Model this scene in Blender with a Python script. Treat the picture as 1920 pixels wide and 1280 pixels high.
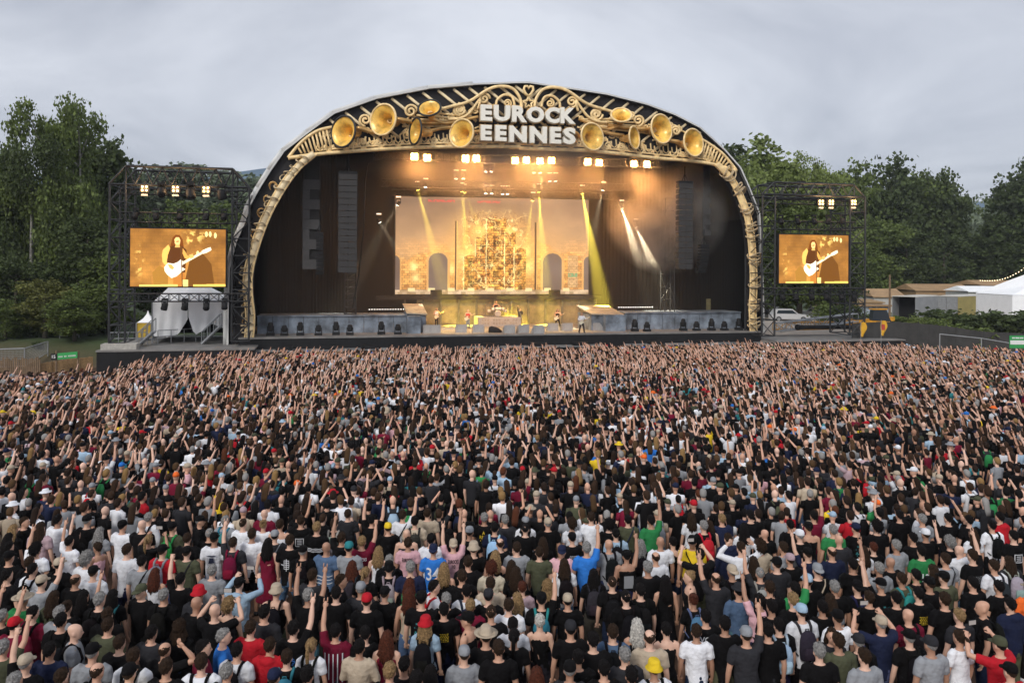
import bpy, bmesh, math, random
import numpy as np
from mathutils import Vector, Matrix, noise as mnoise
R = math.radians
rnd = random.Random(7)
for o in list(bpy.data.objects): bpy.data.objects.remove(o)
sc = bpy.context.scene
COL = sc.collection

# ---------------------------------------------------------------- camera, sky, sun, exposure
FPX, CZ, YH, ROLL = 1500.0, 9.0, 500.0, 0.006     # focal length in photo pixels, camera height, horizon row, roll
cam = bpy.data.cameras.new('camera'); camo = bpy.data.objects.new('camera', cam); COL.objects.link(camo)
cam.sensor_width = 36; cam.lens = FPX/1920*36; cam.shift_y = -(640-YH)/1920
cam.clip_start = .1; cam.clip_end = 6000
camo.matrix_world = Matrix.Translation((0, 0, CZ)) @ Matrix.Rotation(R(90), 4, 'X') @ Matrix.Rotation(ROLL, 4, 'Z')
sc.camera = camo
sc.view_settings.view_transform = 'Standard'; sc.view_settings.look = 'None'
sc.view_settings.exposure = 0.36; sc.view_settings.gamma = 1
sc.cycles.max_bounces = 5; sc.cycles.diffuse_bounces = 2; sc.cycles.volume_bounces = 0
sc.cycles.transparent_max_bounces = 12
sc.cycles.volume_step_rate = 4; sc.cycles.volume_max_steps = 64
SUN_EL, SUN_AZ = R(36), R(203)                      # high veiled sun behind the viewer
W = bpy.data.worlds.new('World'); sc.world = W; W.use_nodes = True
nt = W.node_tree; nt.nodes.clear()
def N(nt, t, **k):
    n = nt.nodes.new(t)
    for a, b in k.items():
        if a == 'inp':
            for i, v in b.items(): n.inputs[i].default_value = v
        else: setattr(n, a, b)
    return n
wo = N(nt, 'ShaderNodeOutputWorld'); bg = N(nt, 'ShaderNodeBackground', inp={'Strength': .1})
sky = N(nt, 'ShaderNodeTexSky', sky_type='NISHITA', sun_disc=False, sun_elevation=SUN_EL, sun_rotation=SUN_AZ)
tc = N(nt, 'ShaderNodeTexCoord'); sep = N(nt, 'ShaderNodeSeparateXYZ')
nt.links.new(tc.outputs['Generated'], sep.inputs[0])
az = N(nt, 'ShaderNodeMath', operation='ADD', inp={1: .22}); nt.links.new(sep.outputs[2], az.inputs[0])
mx = N(nt, 'ShaderNodeMath', operation='MAXIMUM', inp={1: .12}); nt.links.new(az.outputs[0], mx.inputs[0])
dx = N(nt, 'ShaderNodeMath', operation='DIVIDE'); dy = N(nt, 'ShaderNodeMath', operation='DIVIDE')
nt.links.new(sep.outputs[0], dx.inputs[0]); nt.links.new(mx.outputs[0], dx.inputs[1])
nt.links.new(sep.outputs[1], dy.inputs[0]); nt.links.new(mx.outputs[0], dy.inputs[1])
cmb = N(nt, 'ShaderNodeCombineXYZ'); nt.links.new(dx.outputs[0], cmb.inputs[0]); nt.links.new(dy.outputs[0], cmb.inputs[1])
n1 = N(nt, 'ShaderNodeTexNoise', inp={'Scale': .62, 'Detail': 6, 'Roughness': .55, 'Distortion': .8}); nt.links.new(cmb.outputs[0], n1.inputs['Vector'])
cr = N(nt, 'ShaderNodeValToRGB'); nt.links.new(n1.outputs[0], cr.inputs[0])
cr.color_ramp.elements[0].position = .36; cr.color_ramp.elements[0].color = (3.6, 3.85, 4.5, 1)
cr.color_ramp.elements[1].position = .6; cr.color_ramp.elements[1].color = (6.1, 6.35, 6.95, 1)
mixs = N(nt, 'ShaderNodeMixRGB', blend_type='MIX', inp={'Fac': .93}); nt.links.new(sky.outputs[0], mixs.inputs[1]); nt.links.new(cr.outputs[0], mixs.inputs[2])
nt.links.new(mixs.outputs[0], bg.inputs[0]); nt.links.new(bg.outputs[0], wo.inputs[0])
sl = bpy.data.lights.new('sun', 'SUN'); sl.energy = 1.5; sl.angle = R(16); sl.color = (1, .96, .9)
so = bpy.data.objects.new('sun', sl); COL.objects.link(so)
d = Vector((math.sin(SUN_AZ)*math.cos(SUN_EL), math.cos(SUN_AZ)*math.cos(SUN_EL), math.sin(SUN_EL)))
so.rotation_euler = (-d).to_track_quat('-Z', 'Y').to_euler()

# ---------------------------------------------------------------- picking points along a view ray
def ray(px, py):
    dx, dy = px-960, py-YH
    c, s = math.cos(ROLL), math.sin(ROLL)
    x = dx*c+dy*s; y = -dx*s+dy*c
    return x/FPX, -y/FPX                            # X and Z per metre of depth
def at(px, py, D):
    a, b = ray(px, py); return Vector((a*D, D, CZ+b*D))
TH = R(12.4); UH = Vector((math.cos(TH), math.sin(TH), 0)); VH = Vector((-math.sin(TH), math.cos(TH), 0))
S0 = Vector((-.7, 70, 0))
def st(u, v, z=0): return S0+UH*u+VH*v+Vector((0, 0, z))
def SP(px, py, v=0):                                # stage plane at depth v: (u, z)
    a, b = ray(px, py); dr = Vector((a, 1, 0))
    t = (v+S0.dot(VH))/dr.dot(VH); p = dr*t
    return (p-S0).dot(UH), CZ+b*t
def P3(px, py, v=0):
    u, z = SP(px, py, v); return (u, v, z)
FLOOR = 3.15
def onz(px, py, z):                                 # ray meets height z: world point
    a, b = ray(px, py); t = (z-CZ)/b; return Vector((a*t, t, z))
def uv_of(p): q = Vector(p)-S0; return q.dot(UH), q.dot(VH)

# ---------------------------------------------------------------- mesh helpers
class MB:
    def __init__(s): s.v = []; s.f = []; s.m = []
    def add(s, vs, fs, m=0):
        k = len(s.v); s.v += [tuple(x) for x in vs]; s.f += [tuple(i+k for i in f) for f in fs]; s.m += [m]*len(fs); return s
    def box(s, c, sz, m=0, rz=0, M=None):
        x, y, z = sz[0]/2, sz[1]/2, sz[2]/2
        vs = [Vector((a*x, b*y, d*z)) for a in (-1, 1) for b in (-1, 1) for d in (-1, 1)]
        if M is None: M = Matrix.Rotation(rz, 3, 'Z')
        vs = [M @ q+Vector(c) for q in vs]
        return s.add(vs, [(0, 1, 3, 2), (4, 6, 7, 5), (0, 4, 5, 1), (2, 3, 7, 6), (0, 2, 6, 4), (1, 5, 7, 3)], m)
    def bx(s, a, b, m=0): return s.box([(p+q)/2 for p, q in zip(a, b)], [abs(q-p) for p, q in zip(a, b)], m)
    def tube(s, pts, r, n=8, m=0, caps=True, closed=False, ry=None):
        pts = [Vector(p) for p in pts]; L = len(pts)
        rs = r if hasattr(r, '__len__') else [r]*L
        vs = []; prev = None
        for i, p in enumerate(pts):
            if closed: t = pts[(i+1) % L]-pts[i-1]
            else: t = pts[min(i+1, L-1)]-pts[max(i-1, 0)]
            t = t.normalized() if t.length > 1e-9 else Vector((0, 0, 1))
            if prev is None:
                a = Vector((0, 0, 1)) if abs(t.z) < .9 else Vector((1, 0, 0))
                x = t.cross(a).normalized()
            else:
                x = prev-t*prev.dot(t); x = x.normalized() if x.length > 1e-6 else t.orthogonal().normalized()
            prev = x; y = t.cross(x)
            for k in range(n):
                a = 2*math.pi*k/n; vs.append(p+(x*math.cos(a)+y*math.sin(a))*rs[i])
        fs = []
        for i in range(L if closed else L-1):
            j = (i+1) % L
            for k in range(n): fs.append((i*n+k, i*n+(k+1) % n, j*n+(k+1) % n, j*n+k))
        if caps and not closed: fs.append(tuple(range(n))[::-1]); fs.append(tuple(range((L-1)*n, L*n)))
        return s.add(vs, fs, m)
    def bar(s, a, b, r, n=4, m=0): return s.tube([a, b], r, n, m)
    def prism(s, poly, v0, v1, m=0):                # outline of (u, z) points given thickness along v
        n = len(poly); vs = [(u, v0, z) for u, z in poly]+[(u, v1, z) for u, z in poly]
        return s.add(vs, [tuple(range(n)), tuple(range(n, 2*n))[::-1]]+[((i+1) % n, i, i+n, (i+1) % n+n) for i in range(n)], m)
    def ell(s, c, r, nu=10, nv=7, m=0, M=None):
        vs = []; fs = []
        for j in range(nv+1):
            ph = math.pi*j/nv
            for i in range(nu):
                th = 2*math.pi*i/nu
                q = Vector((r[0]*math.sin(ph)*math.cos(th), r[1]*math.sin(ph)*math.sin(th), r[2]*math.cos(ph)))
                vs.append((M @ q if M is not None else q)+Vector(c))
        for j in range(nv):
            for i in range(nu): fs.append((j*nu+i, (j+1)*nu+i, (j+1)*nu+(i+1) % nu, j*nu+(i+1) % nu))
        return s.add(vs, fs, m)
    def rings(s, rs, n=12, m=0):                    # stacked ellipses (cx, cy, cz, rx, ry)
        vs = []; fs = []
        for (cx, cy, cz, rx, ry) in rs:
            for k in range(n):
                a = 2*math.pi*k/n; vs.append((cx+rx*math.cos(a), cy+ry*math.sin(a), cz))
        for i in range(len(rs)-1):
            for k in range(n): fs.append((i*n+k, i*n+(k+1) % n, (i+1)*n+(k+1) % n, (i+1)*n+k))
        fs.append(tuple(range(n))[::-1]); fs.append(tuple(range((len(rs)-1)*n, len(rs)*n)))
        return s.add(vs, fs, m)
    def truss(s, a, b, w=.5, n=8, r=.04, up=(0, 0, 1), m=0, rd=None, h=None):
        a, b = Vector(a), Vector(b); t = (b-a).normalized(); up = Vector(up); x = t.cross(up).normalized(); y = x.cross(t)
        h = w if h is None else h
        cs = [(x*i*w+y*j*h)/2 for i, j in ((-1, -1), (1, -1), (1, 1), (-1, 1))]
        for c in cs: s.bar(a+c, b+c, r, 4, m)
        rd = rd or r*.6
        for k in range(n+1):
            p = a.lerp(b, k/n)
            for i in range(4): s.bar(p+cs[i], p+cs[(i+1) % 4], rd, 3, m)
            if k < n:
                q = a.lerp(b, (k+1)/n)
                for i in range(4):
                    e, f = (i, (i+1) % 4) if (k+i) % 2 else ((i+1) % 4, i)
                    s.bar(p+cs[e], q+cs[f], rd, 3, m)
        return s
    def mesh(s, name, mats, smooth=False):
        me = bpy.data.meshes.new(name); me.from_pydata(s.v, [], s.f)
        for q in mats: me.materials.append(q)
        if len(mats) > 1: me.polygons.foreach_set('material_index', s.m)
        if smooth: me.polygons.foreach_set('use_smooth', [True]*len(s.f))
        me.validate(); me.update(); return me
def setp(o, label=None, cat=None, group=None, kind=None):
    for k, v in (('label', label), ('category', cat), ('group', group), ('kind', kind)):
        if v: o[k] = v
    return o
def thing(name, label, cat, loc=(0, 0, 0), rz=0, group=None):
    o = bpy.data.objects.new(name, None); COL.objects.link(o); o.empty_display_size = .3
    o.location = loc; o.rotation_euler = (0, 0, rz); return setp(o, label, cat, group)
def part(name, mb, mats, parent=None, smooth=False, label=None):
    me = mb if isinstance(mb, bpy.types.Mesh) else mb.mesh(name, mats if isinstance(mats, (list, tuple)) else [mats], smooth)
    o = bpy.data.objects.new(name, me); COL.objects.link(o)
    if parent: o.parent = parent
    if label: o['label'] = label
    return o
def solo(name, mb, mats, label, cat, loc=(0, 0, 0), rz=0, group=None, smooth=False):
    o = part(name, mb, mats, None, smooth); o.location = loc; o.rotation_euler = (0, 0, rz); return setp(o, label, cat, group)
def struct(name, mb, mats, smooth=False, kind='structure'):
    o = part(name, mb, mats, None, smooth); return setp(o, kind=kind)
def kids(o): return [c for c in bpy.data.objects if c.parent == o]
def copy_tree(o, loc, rz=None, label=None, ks=None, scale=None):
    c = o.copy(); COL.objects.link(c); c.location = loc
    if rz is not None: c.rotation_euler = (0, 0, rz)
    if scale is not None: c.scale = scale
    if label: c['label'] = label
    for k in (ks if ks is not None else kids(o)):
        q = k.copy(); COL.objects.link(q); q.parent = c
        for g in (kids(k) if ks is None else []):
            h = g.copy(); COL.objects.link(h); h.parent = q
    return c

# ---------------------------------------------------------------- materials
def mat(name, col, rough=.7, metal=0, var=.15, scale=4, bump=0, emit=0, ecol=None, objcol=False, attr=None, island=0, bscale=None, spec=.5, sub=0, trans=0):
    m = bpy.data.materials.new(name); m.use_nodes = True; t = m.node_tree; b = t.nodes['Principled BSDF']
    b.inputs['Roughness'].default_value = rough; b.inputs['Metallic'].default_value = metal; b.inputs['Specular IOR Level'].default_value = spec
    L = t.links.new
    if objcol: src = N(t, 'ShaderNodeObjectInfo').outputs['Color']
    elif attr: src = N(t, 'ShaderNodeVertexColor', layer_name=attr).outputs['Color']
    else:
        rg = N(t, 'ShaderNodeRGB'); rg.outputs[0].default_value = (*col, 1); src = rg.outputs[0]
    co = N(t, 'ShaderNodeTexCoord')
    if var:
        nz = N(t, 'ShaderNodeTexNoise', inp={'Scale': scale, 'Detail': 5, 'Roughness': .6}); L(co.outputs['Object'], nz.inputs['Vector'])
        mr = N(t, 'ShaderNodeMapRange', inp={'From Min': .3, 'From Max': .7, 'To Min': 1-var, 'To Max': 1+var}); L(nz.outputs[0], mr.inputs[0])
        mm = N(t, 'ShaderNodeVectorMath', operation='SCALE'); L(src, mm.inputs[0]); L(mr.outputs[0], mm.inputs['Scale']); src = mm.outputs[0]
    if island:
        ge = N(t, 'ShaderNodeNewGeometry'); m2 = N(t, 'ShaderNodeMapRange', inp={'To Min': 1-island, 'To Max': 1+island}); L(ge.outputs['Random Per Island'], m2.inputs[0])
        mm = N(t, 'ShaderNodeVectorMath', operation='SCALE'); L(src, mm.inputs[0]); L(m2.outputs[0], mm.inputs['Scale']); src = mm.outputs[0]
    L(src, b.inputs['Base Color'])
    if bump:
        nb = N(t, 'ShaderNodeTexNoise', inp={'Scale': bscale or scale*2, 'Detail': 3}); L(co.outputs['Object'], nb.inputs['Vector'])
        bp = N(t, 'ShaderNodeBump', inp={'Strength': bump, 'Distance': .05}); L(nb.outputs[0], bp.inputs['Height']); L(bp.outputs[0], b.inputs['Normal'])
    if emit:
        b.inputs['Emission Strength'].default_value = emit
        if attr: L(src, b.inputs['Emission Color']); b.inputs['Base Color'].default_value = (0, 0, 0, 1); t.links.remove(b.inputs['Base Color'].links[0])
        else: b.inputs['Emission Color'].default_value = (*(ecol or col), 1)
    if trans:
        tr = N(t, 'ShaderNodeBsdfTranslucent'); L(src, tr.inputs[0]); ms = N(t, 'ShaderNodeMixShader', inp={'Fac': trans})
        L(b.outputs[0], ms.inputs[1]); L(tr.outputs[0], ms.inputs[2]); L(ms.outputs[0], t.nodes['Material Output'].inputs[0])
    m.diffuse_color = (*col, 1)
    return m
M_black = mat('black_membrane', (.02, .018, .02), .7, var=.35, scale=.7, bump=.4, spec=.3)
M_white_mem = mat('white_membrane', (.62, .62, .6), .55, var=.1, scale=.8)
M_gold = mat('pale_gold_paint', (.84, .68, .42), .45, var=.25, scale=1.3)
M_goldd = mat('deep_gold', (.62, .37, .13), .3, metal=.5, var=.5, scale=.9)
M_bell = mat('bright_bell_gold', (.95, .58, .12), .3, metal=.1, var=.5, scale=1.2)
M_cream = mat('cream_letter_face', (.93, .89, .78), .5, var=.06)
M_steel = mat('dark_truss_steel', (.028, .029, .031), .55, metal=.2, var=.2)
M_alu = mat('grey_aluminium', (.38, .39, .40), .4, metal=.5, var=.15)
M_rubber = mat('matt_black', (.013, .013, .014), .75, var=.2, spec=.25)
M_drape = mat('black_drape', (.004, .0036, .0036), .95, var=.3, scale=.5, spec=.03)
M_deck = mat('worn_stage_deck', (.20, .19, .18), .6, var=.3, scale=.9)
M_slate = mat('weathered_blue_grey_panel', (.16, .19, .23), .6, var=.8, scale=.8, bump=.3)
M_wedge = mat('grey_monitor_cloth', (.34, .33, .32), .8, var=.15)
M_bulb = mat('warm_lamp_lens', (1, .75, .45), .3, emit=5, ecol=(1, .52, .14), var=0)
M_blind = mat('blinder_lens', (1, .8, .5), .3, emit=9, ecol=(1, .52, .15), var=0)
M_wlens = mat('white_lamp_lens', (1, 1, .95), .3, emit=6, ecol=(1, .95, .8), var=0)
M_plate = mat('pale_glowing_plate', (.7, .7, .66), .5, var=0, emit=.5, ecol=(1, .9, .8))  # weak glow put into the plates so they look lit; no lamp behind
M_ylens = mat('yellow_lamp_lens', (1, .9, .3), .3, emit=12, ecol=(1, .85, .15), var=0)
# ---------------------------------------------------------------- ground
def smooth(a, b, x): t = min(1, max(0, (x-a)/(b-a))); return t*t*(3-2*t)
def gz(x, y):
    z = .6+(66-y)/54 if y < 66 else .6
    if y < 0: z = .6+66/54
    e = y-x*math.tan(TH)                            # distance measured square to the stage line
    if x > 25: e += min(4, (x-25)*.12)
    z += 1.9*smooth(71.5, 78, e)-1.8*smooth(44, 54, x)*smooth(82, 92, y)
    return z
M_ground = mat('trodden_earth_and_grass', (.115, .062, .038), .95, var=.35, scale=1.4, bump=.6, bscale=6)
t = M_ground.node_tree; b = t.nodes['Principled BSDF']
lk = b.inputs['Base Color'].links[0].from_socket
co = N(t, 'ShaderNodeTexCoord'); sx = N(t, 'ShaderNodeSeparateXYZ'); t.links.new(co.outputs['Object'], sx.inputs[0])
mr = N(t, 'ShaderNodeMapRange', inp={'From Min': 63, 'From Max': 69}); t.links.new(sx.outputs[1], mr.inputs[0])
mg = N(t, 'ShaderNodeMixRGB', inp={'Color2': (.045, .07, .022, 1)}); t.links.new(mr.outputs[0], mg.inputs[0]); t.links.new(lk, mg.inputs[1]); t.links.new(mg.outputs[0], b.inputs['Base Color'])
mb = MB()
xs = [-2500, -900, -300]+[i*4 for i in range(-40, 41)]+[300, 900, 2500]
ys = [-60, -20, -4]+[i*2 for i in range(0, 56)]+[130, 170, 240, 400, 900, 2000, 4500]
for y in ys:
    for x in xs: mb.v.append((x, y, gz(x, y)))
nx = len(xs)
for j in range(len(ys)-1):
    for i in range(nx-1): mb.f.append((j*nx+i, j*nx+i+1, (j+1)*nx+i+1, (j+1)*nx+i)); mb.m.append(0)
struct('ground', mb, M_ground, True)
M_hill = mat('haze_tinted_forest_hill', (.13, .19, .26), 1, var=.1, scale=.004)  # distance haze is put into the blue-grey hill colour
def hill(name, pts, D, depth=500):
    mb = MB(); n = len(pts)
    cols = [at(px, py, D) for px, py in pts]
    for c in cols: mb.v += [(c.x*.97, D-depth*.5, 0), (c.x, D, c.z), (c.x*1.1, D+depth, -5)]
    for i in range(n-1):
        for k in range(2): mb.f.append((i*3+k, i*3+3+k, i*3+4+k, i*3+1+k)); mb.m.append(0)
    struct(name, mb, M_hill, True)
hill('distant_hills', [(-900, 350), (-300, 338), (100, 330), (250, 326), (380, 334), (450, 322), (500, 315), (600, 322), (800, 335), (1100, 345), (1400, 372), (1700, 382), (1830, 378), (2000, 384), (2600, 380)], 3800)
M_lot = mat('pale_gravel_yard', (.42, .36, .30), .95, var=.2, scale=.8, bump=.3)
mb = MB(); g = [(26, 84), (46, 84), (60, 92), (60, 118), (28, 118), (22, 100)]
for i in range(25):
    for j in range(37):
        x = 21+i*2; y = 70.5+j*1.5; mb.v.append((x, y, gz(x, y)+.10))
for i in range(24):
    for j in range(36): mb.f.append((i*37+j, i*37+37+j, i*37+38+j, i*37+j+1)); mb.m.append(0)
struct('gravel_yard', mb, M_lot)

# ---------------------------------------------------------------- the main stage
Z1 = lambda x, y: (420+x/2.4145, 130+y/2.4151)
Z2 = lambda x, y: (940+x/2.4145, 130+y/2.4151)
Z3 = lambda x, y: (700+x/3.878, 330+y/3.879)
Z4 = lambda x, y: (160+x/3.047, 280+y/3.048)
Z5 = lambda x, y: (1400+x/3.369, 300+y/3.368)
Z7 = lambda x, y: (860+x/7.111, 160+y/7.113)
stage = thing('festival_stage', 'huge arched open air stage with golden horn fascia and black interior', 'stage', st(0, 0, 0), TH)
outer = [Z1(22, 1250), Z1(24, 1080), Z1(30, 900), Z1(60, 780), Z1(100, 690), Z1(120, 620), Z1(165, 540), Z1(215, 460), Z1(275, 375), Z1(385, 290), Z1(500, 205), Z1(690, 138), Z1(930, 92), Z1(1130, 75),
         Z1(1320, 68), Z2(120, 68), Z2(330, 98), Z2(470, 120), Z2(650, 165), Z2(780, 213), Z2(890, 270), Z2(1000, 370), Z2(1070, 450), Z2(1110, 540), Z2(1155, 655), Z2(1165, 850), Z2(1172, 1020), Z2(1175, 1190)]
OUT = [SP(x, y) for x, y in outer]
lowpx = [Z1(290, 402), Z1(430, 384), Z1(650, 366), Z1(830, 356), Z1(1000, 351), Z1(1160, 350), Z1(1330, 351), Z2(100, 358), Z2(350, 366), Z2(520, 381), Z2(700, 402), Z2(830, 412), Z2(950, 428), Z2(1065, 460)]
LOW = [SP(x, y) for x, y in lowpx]
legL = [Z1(430, 386), Z1(365, 440), Z1(300, 520), Z1(230, 640), Z1(180, 760), Z1(140, 900), Z1(134, 1000), Z1(145, 1110), Z1(140, 1215)]
legR = [Z2(945, 430), Z2(1010, 500), Z2(1060, 600), Z2(1090, 700), Z2(1106, 850), Z2(1110, 980), Z2(1105, 1090), Z2(1110, 1190)]
LL = [SP(*p) for p in legL]; LR = [SP(*p) for p in legR]
# roof shell: inside black, outside pale membrane, running back 15 m
def shell(mb, pts, v0, v1, m):
    n = len(pts)
    for (u, z) in pts: mb.v += [(u, v0, z), (u, v1, z)]
    base = len(mb.v)-2*n
    for i in range(n-1): mb.f.append((base+2*i, base+2*i+2, base+2*i+3, base+2*i+1)); mb.m.append(m)
def offset(pts, d):
    r = []
    for i, p in enumerate(pts):
        a, b = pts[max(i-1, 0)], pts[min(i+1, len(pts)-1)]
        tx, tz = b[0]-a[0], b[1]-a[1]; l = math.hypot(tx, tz) or 1
        r.append((p[0]-tz/l*d, p[1]+tx/l*d))
    return r
mb = MB(); shell(mb, offset(OUT, -.1), -.25, 16, 0); part('roof_lining', mb, M_black, stage)
mb = MB()
rim = offset(OUT, .12); rim2 = offset(OUT, -.02)
shell(mb, rim, -.5, 16.2, 0)
for i in range(len(rim)-1):
    for vv in (-.5,):
        k = len(mb.v); mb.v += [(rim[i][0], vv, rim[i][1]), (rim[i+1][0], vv, rim[i+1][1]), (rim2[i+1][0], vv, rim2[i+1][1]), (rim2[i][0], vv, rim2[i][1])]
        mb.f.append((k, k+1, k+2, k+3)); mb.m.append(0)
part('roof_membrane', mb, M_white_mem, stage)
mb = MB()
for i in range(0, 13): mb.tube([(rim[i][0]-.12, -.25, rim[i][1]), (rim[i+1][0]-.12, -.25, rim[i+1][1])], .2, 6)
part('edge_roll', mb, M_white_mem, stage, True)
# black band of the front face
mb = MB()
band = OUT[:]; inner = LL[::-1]+LOW[2:-2]+LR
def strip(mb, A, B, v, m=0):
    n = max(len(A), len(B))*4
    def samp(P, t):
        L = [0]
        for i in range(len(P)-1): L.append(L[-1]+math.hypot(P[i+1][0]-P[i][0], P[i+1][1]-P[i][1]))
        s = t*L[-1]
        for i in range(len(P)-1):
            if s <= L[i+1] or i == len(P)-2:
                k = (s-L[i])/((L[i+1]-L[i]) or 1); return (P[i][0]+(P[i+1][0]-P[i][0])*k, P[i][1]+(P[i+1][1]-P[i][1])*k)
    k0 = len(mb.v)
    for i in range(n+1):
        a, b = samp(A, i/n), samp(B, i/n); mb.v += [(a[0], v, a[1]), (b[0], v, b[1])]
    for i in range(n): mb.f.append((k0+2*i, k0+2*i+1, k0+2*i+3, k0+2*i+2)); mb.m.append(m)
strip(mb, OUT, inner, -.02)
part('front_band', mb, M_black, stage)
# interior: back wall, side drapes, ceiling, floor, front skirt
UL, UR = LL[-1][0]-1.2, LR[-1][0]+1.0
mb = MB()
def drape(mb, a, b, z0, z1, n, amp=.05):
    ou = [q[0] for q in OUT]; oz = [q[1] for q in OUT]
    a, b = Vector((*a, 0)), Vector((*b, 0)); t = (b-a); nrm = Vector((-t.y, t.x, 0)).normalized(); k0 = len(mb.v)
    for i in range(n+1):
        p = a.lerp(b, i/n)+nrm*(amp*math.sin(i*1.9)*(.6+.4*math.sin(i*.37)))
        mb.v += [(p.x, p.y, z0), (p.x, p.y, min(z1, float(np.interp(p.x, ou, oz))-.7))]
    for i in range(n): mb.f.append((k0+2*i, k0+2*i+2, k0+2*i+3, k0+2*i+1)); mb.m.append(0)
bk = offset(OUT, -.3); mb.prism([(u, max(z, FLOOR)) for u, z in bk], 15.2, 15.4)
part('back_drape', mb, M_drape, stage)
mb = MB(); drape(mb, (UL+.2, .2), (UL+.2, 15.2), FLOOR, 14, 90); part('side_drape', mb, M_drape, stage, True)
mb = MB(); drape(mb, (UR-.2, .2), (UR-.2, 15.2), FLOOR, 14, 90); part('side_drape', mb, M_drape, stage, True)
mb = MB(); drape(mb, (UL+1, 9.5), (-13.2, 9.5), FLOOR, 20, 90, .12); part('masking_drape', mb, M_drape, stage, True)
mb = MB(); drape(mb, (12.2, 9.5), (UR-1, 9.5), FLOOR, 20, 90, .12); part('masking_drape', mb, M_drape, stage, True)
mb = MB().bx((UL, -1.0, FLOOR-.12), (UR, 15.6, FLOOR)); part('stage_floor', mb, M_deck, stage)
mb = MB().bx((UL+.02, -.92, -.3), (UR-.02, -.8, FLOOR-.12)); 
for i in range(46): mb.bx((UL+.5+i*(UR-UL)/46, -.935, 0), (UL+.53+i*(UR-UL)/46, -.92, FLOOR-.13))
part('front_skirt', mb, M_rubber, stage)
# low ledges with treads in front of the stage
for (a, b, y) in ((478, 728, 644), (868, 1130, 641), (1180, 1440, 634)):
    ua = SP(a, y, -2.2)[0]; ub = SP(b, y, -2.2)[0]
    mb = MB().bx((ua, -2.6, 0), (ub, -.95, 2.15)).bx((ua, -2.65, 2.154), (ub, -1.1, 2.21), 1)
    for k in range(3):
        q = ua+(ub-ua)*(.15+.32*k); mb.bx((q, -2.3, 2.21), (q+1.3, -1.4, 2.5), 0)
    part('camera_track_ledge', mb, [M_rubber, M_alu], stage)

# fascia ornament, all of it standing off the black band
M_gold2 = mat('gold_scrollwork_paint', (.95, .70, .35), .4, var=.3, scale=2)
def poly(pts, v=-.3): return [P3(x, y, v) for x, y in pts]
def dense(pts, k=5):
    out = []; P = [pts[0]]+list(pts)+[pts[-1]]
    for i in range(1, len(P)-2):
        for j in range(k):
            t = j/k; p0, p1, p2, p3 = P[i-1:i+3]
            out.append(tuple(.5*((2*b)+(-a+c)*t+(2*a-5*b+4*c-d)*t*t+(-a+3*b-3*c+d)*t**3) for a, b, c, d in zip(p0, p1, p2, p3)))
    out.append(pts[-1]); return out
fas = part('fascia', MB(), [M_gold], stage)
mb = MB()                                           # lower rails and end pieces
mb.tube(dense(poly(lowpx, -.4)), .16, 8); mb.tube(dense(poly([(x, y-7) for x, y in lowpx[1:-1]], -.35)), .07, 6)
topL = [Z1(290, 400), Z1(350, 330), Z1(420, 280), Z1(490, 262)]; topR = [Z2(1065, 458), Z2(1010, 390), Z2(960, 350), Z2(905, 315)]
for q in (topL, topR): mb.tube(dense(poly(q, -.4)), .13, 8)
for i in range(9):
    a = i/9
    for (tp, s) in ((topL, 1), (topR, -1)):
        p = tp[-1]; x = tp[0][0]+(tp[-1][0]-tp[0][0])*(.25+.75*a)
        ks = sorted(tp); yt = np.interp(x, [k[0] for k in ks], [k[1] for k in ks]); yb = np.interp(x, [k[0] for k in sorted(lowpx)], [k[1] for k in sorted(lowpx)])-6
        mb.bar(P3(x-s*4, yt+2, -.35), P3(x+s*5, yb, -.35), .09, 6)
part('rail', mb, M_gold2, fas, True)
mb = MB()                                           # slanting bars behind
oxs = [p[0] for p in outer[7:-5]]; oys = [p[1] for p in outer[7:-5]]
for x in list(range(560, 985, 29)):
    y = np.interp(x, oxs, oys)+3; L = 58 if x > 620 else 34
    L = min(L, 270-y); mb.bar(P3(x, y, -.1), P3(x+L*1.25, y+L, -.1), .13, 6)
for x in list(range(1016, 1345, 27)):
    y = np.interp(x, oxs, oys)+3; L = min(52, 270-y+(x-1000)*.08)
    if L > 8: mb.bar(P3(x, y, -.1), P3(x-L*1.2, y+L, -.1), .13, 6)
part('slanted_bar_row', mb, M_gold, fas, True)
def spiral(c, r, turns=1.6, a0=0, sg=1, n=26):
    return [(c[0]+sg*r*(1-.85*i/n)*math.cos(a0+turns*2*math.pi*i/n), c[1]+r*(1-.85*i/n)*math.sin(a0+turns*2*math.pi*i/n)) for i in range(n+1)]
mb = MB()
cxm = 990
SPR = [(Z7(340, 180), 11, 2), (Z7(20, 330), 9.5, 0), (Z7(650, 240), 8, 1), (Z1(1060, 185), 13, 3), (Z1(845, 190), 13, 2), (Z1(640, 230), 12, 1), (Z1(880, 325), 7, 0), (Z1(700, 330), 6, 2),
       (Z7(1510, 220), 11, 1), (Z7(1220, 240), 8, 3), (Z7(1820, 390), 10, 2), (Z2(430, 205), 12, 0), (Z2(620, 232), 11, 1), (Z2(790, 280), 9, 2), (Z2(545, 350), 7, 1), (Z2(820, 385), 6, 0), (Z2(480, 345), 8, 0), (Z1(1150, 320), 8, 2), (Z1(950, 325), 7, 1), (Z1(590, 345), 7, 1), (Z2(350, 335), 7, 3)]
for i, (c, r, a) in enumerate(SPR): mb.tube(poly(spiral(c, r, 1.7, a*1.57, 1 if i % 2 else -1), -.32-.03*(i % 3)), .11 if r > 8 else .085, 6)
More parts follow.
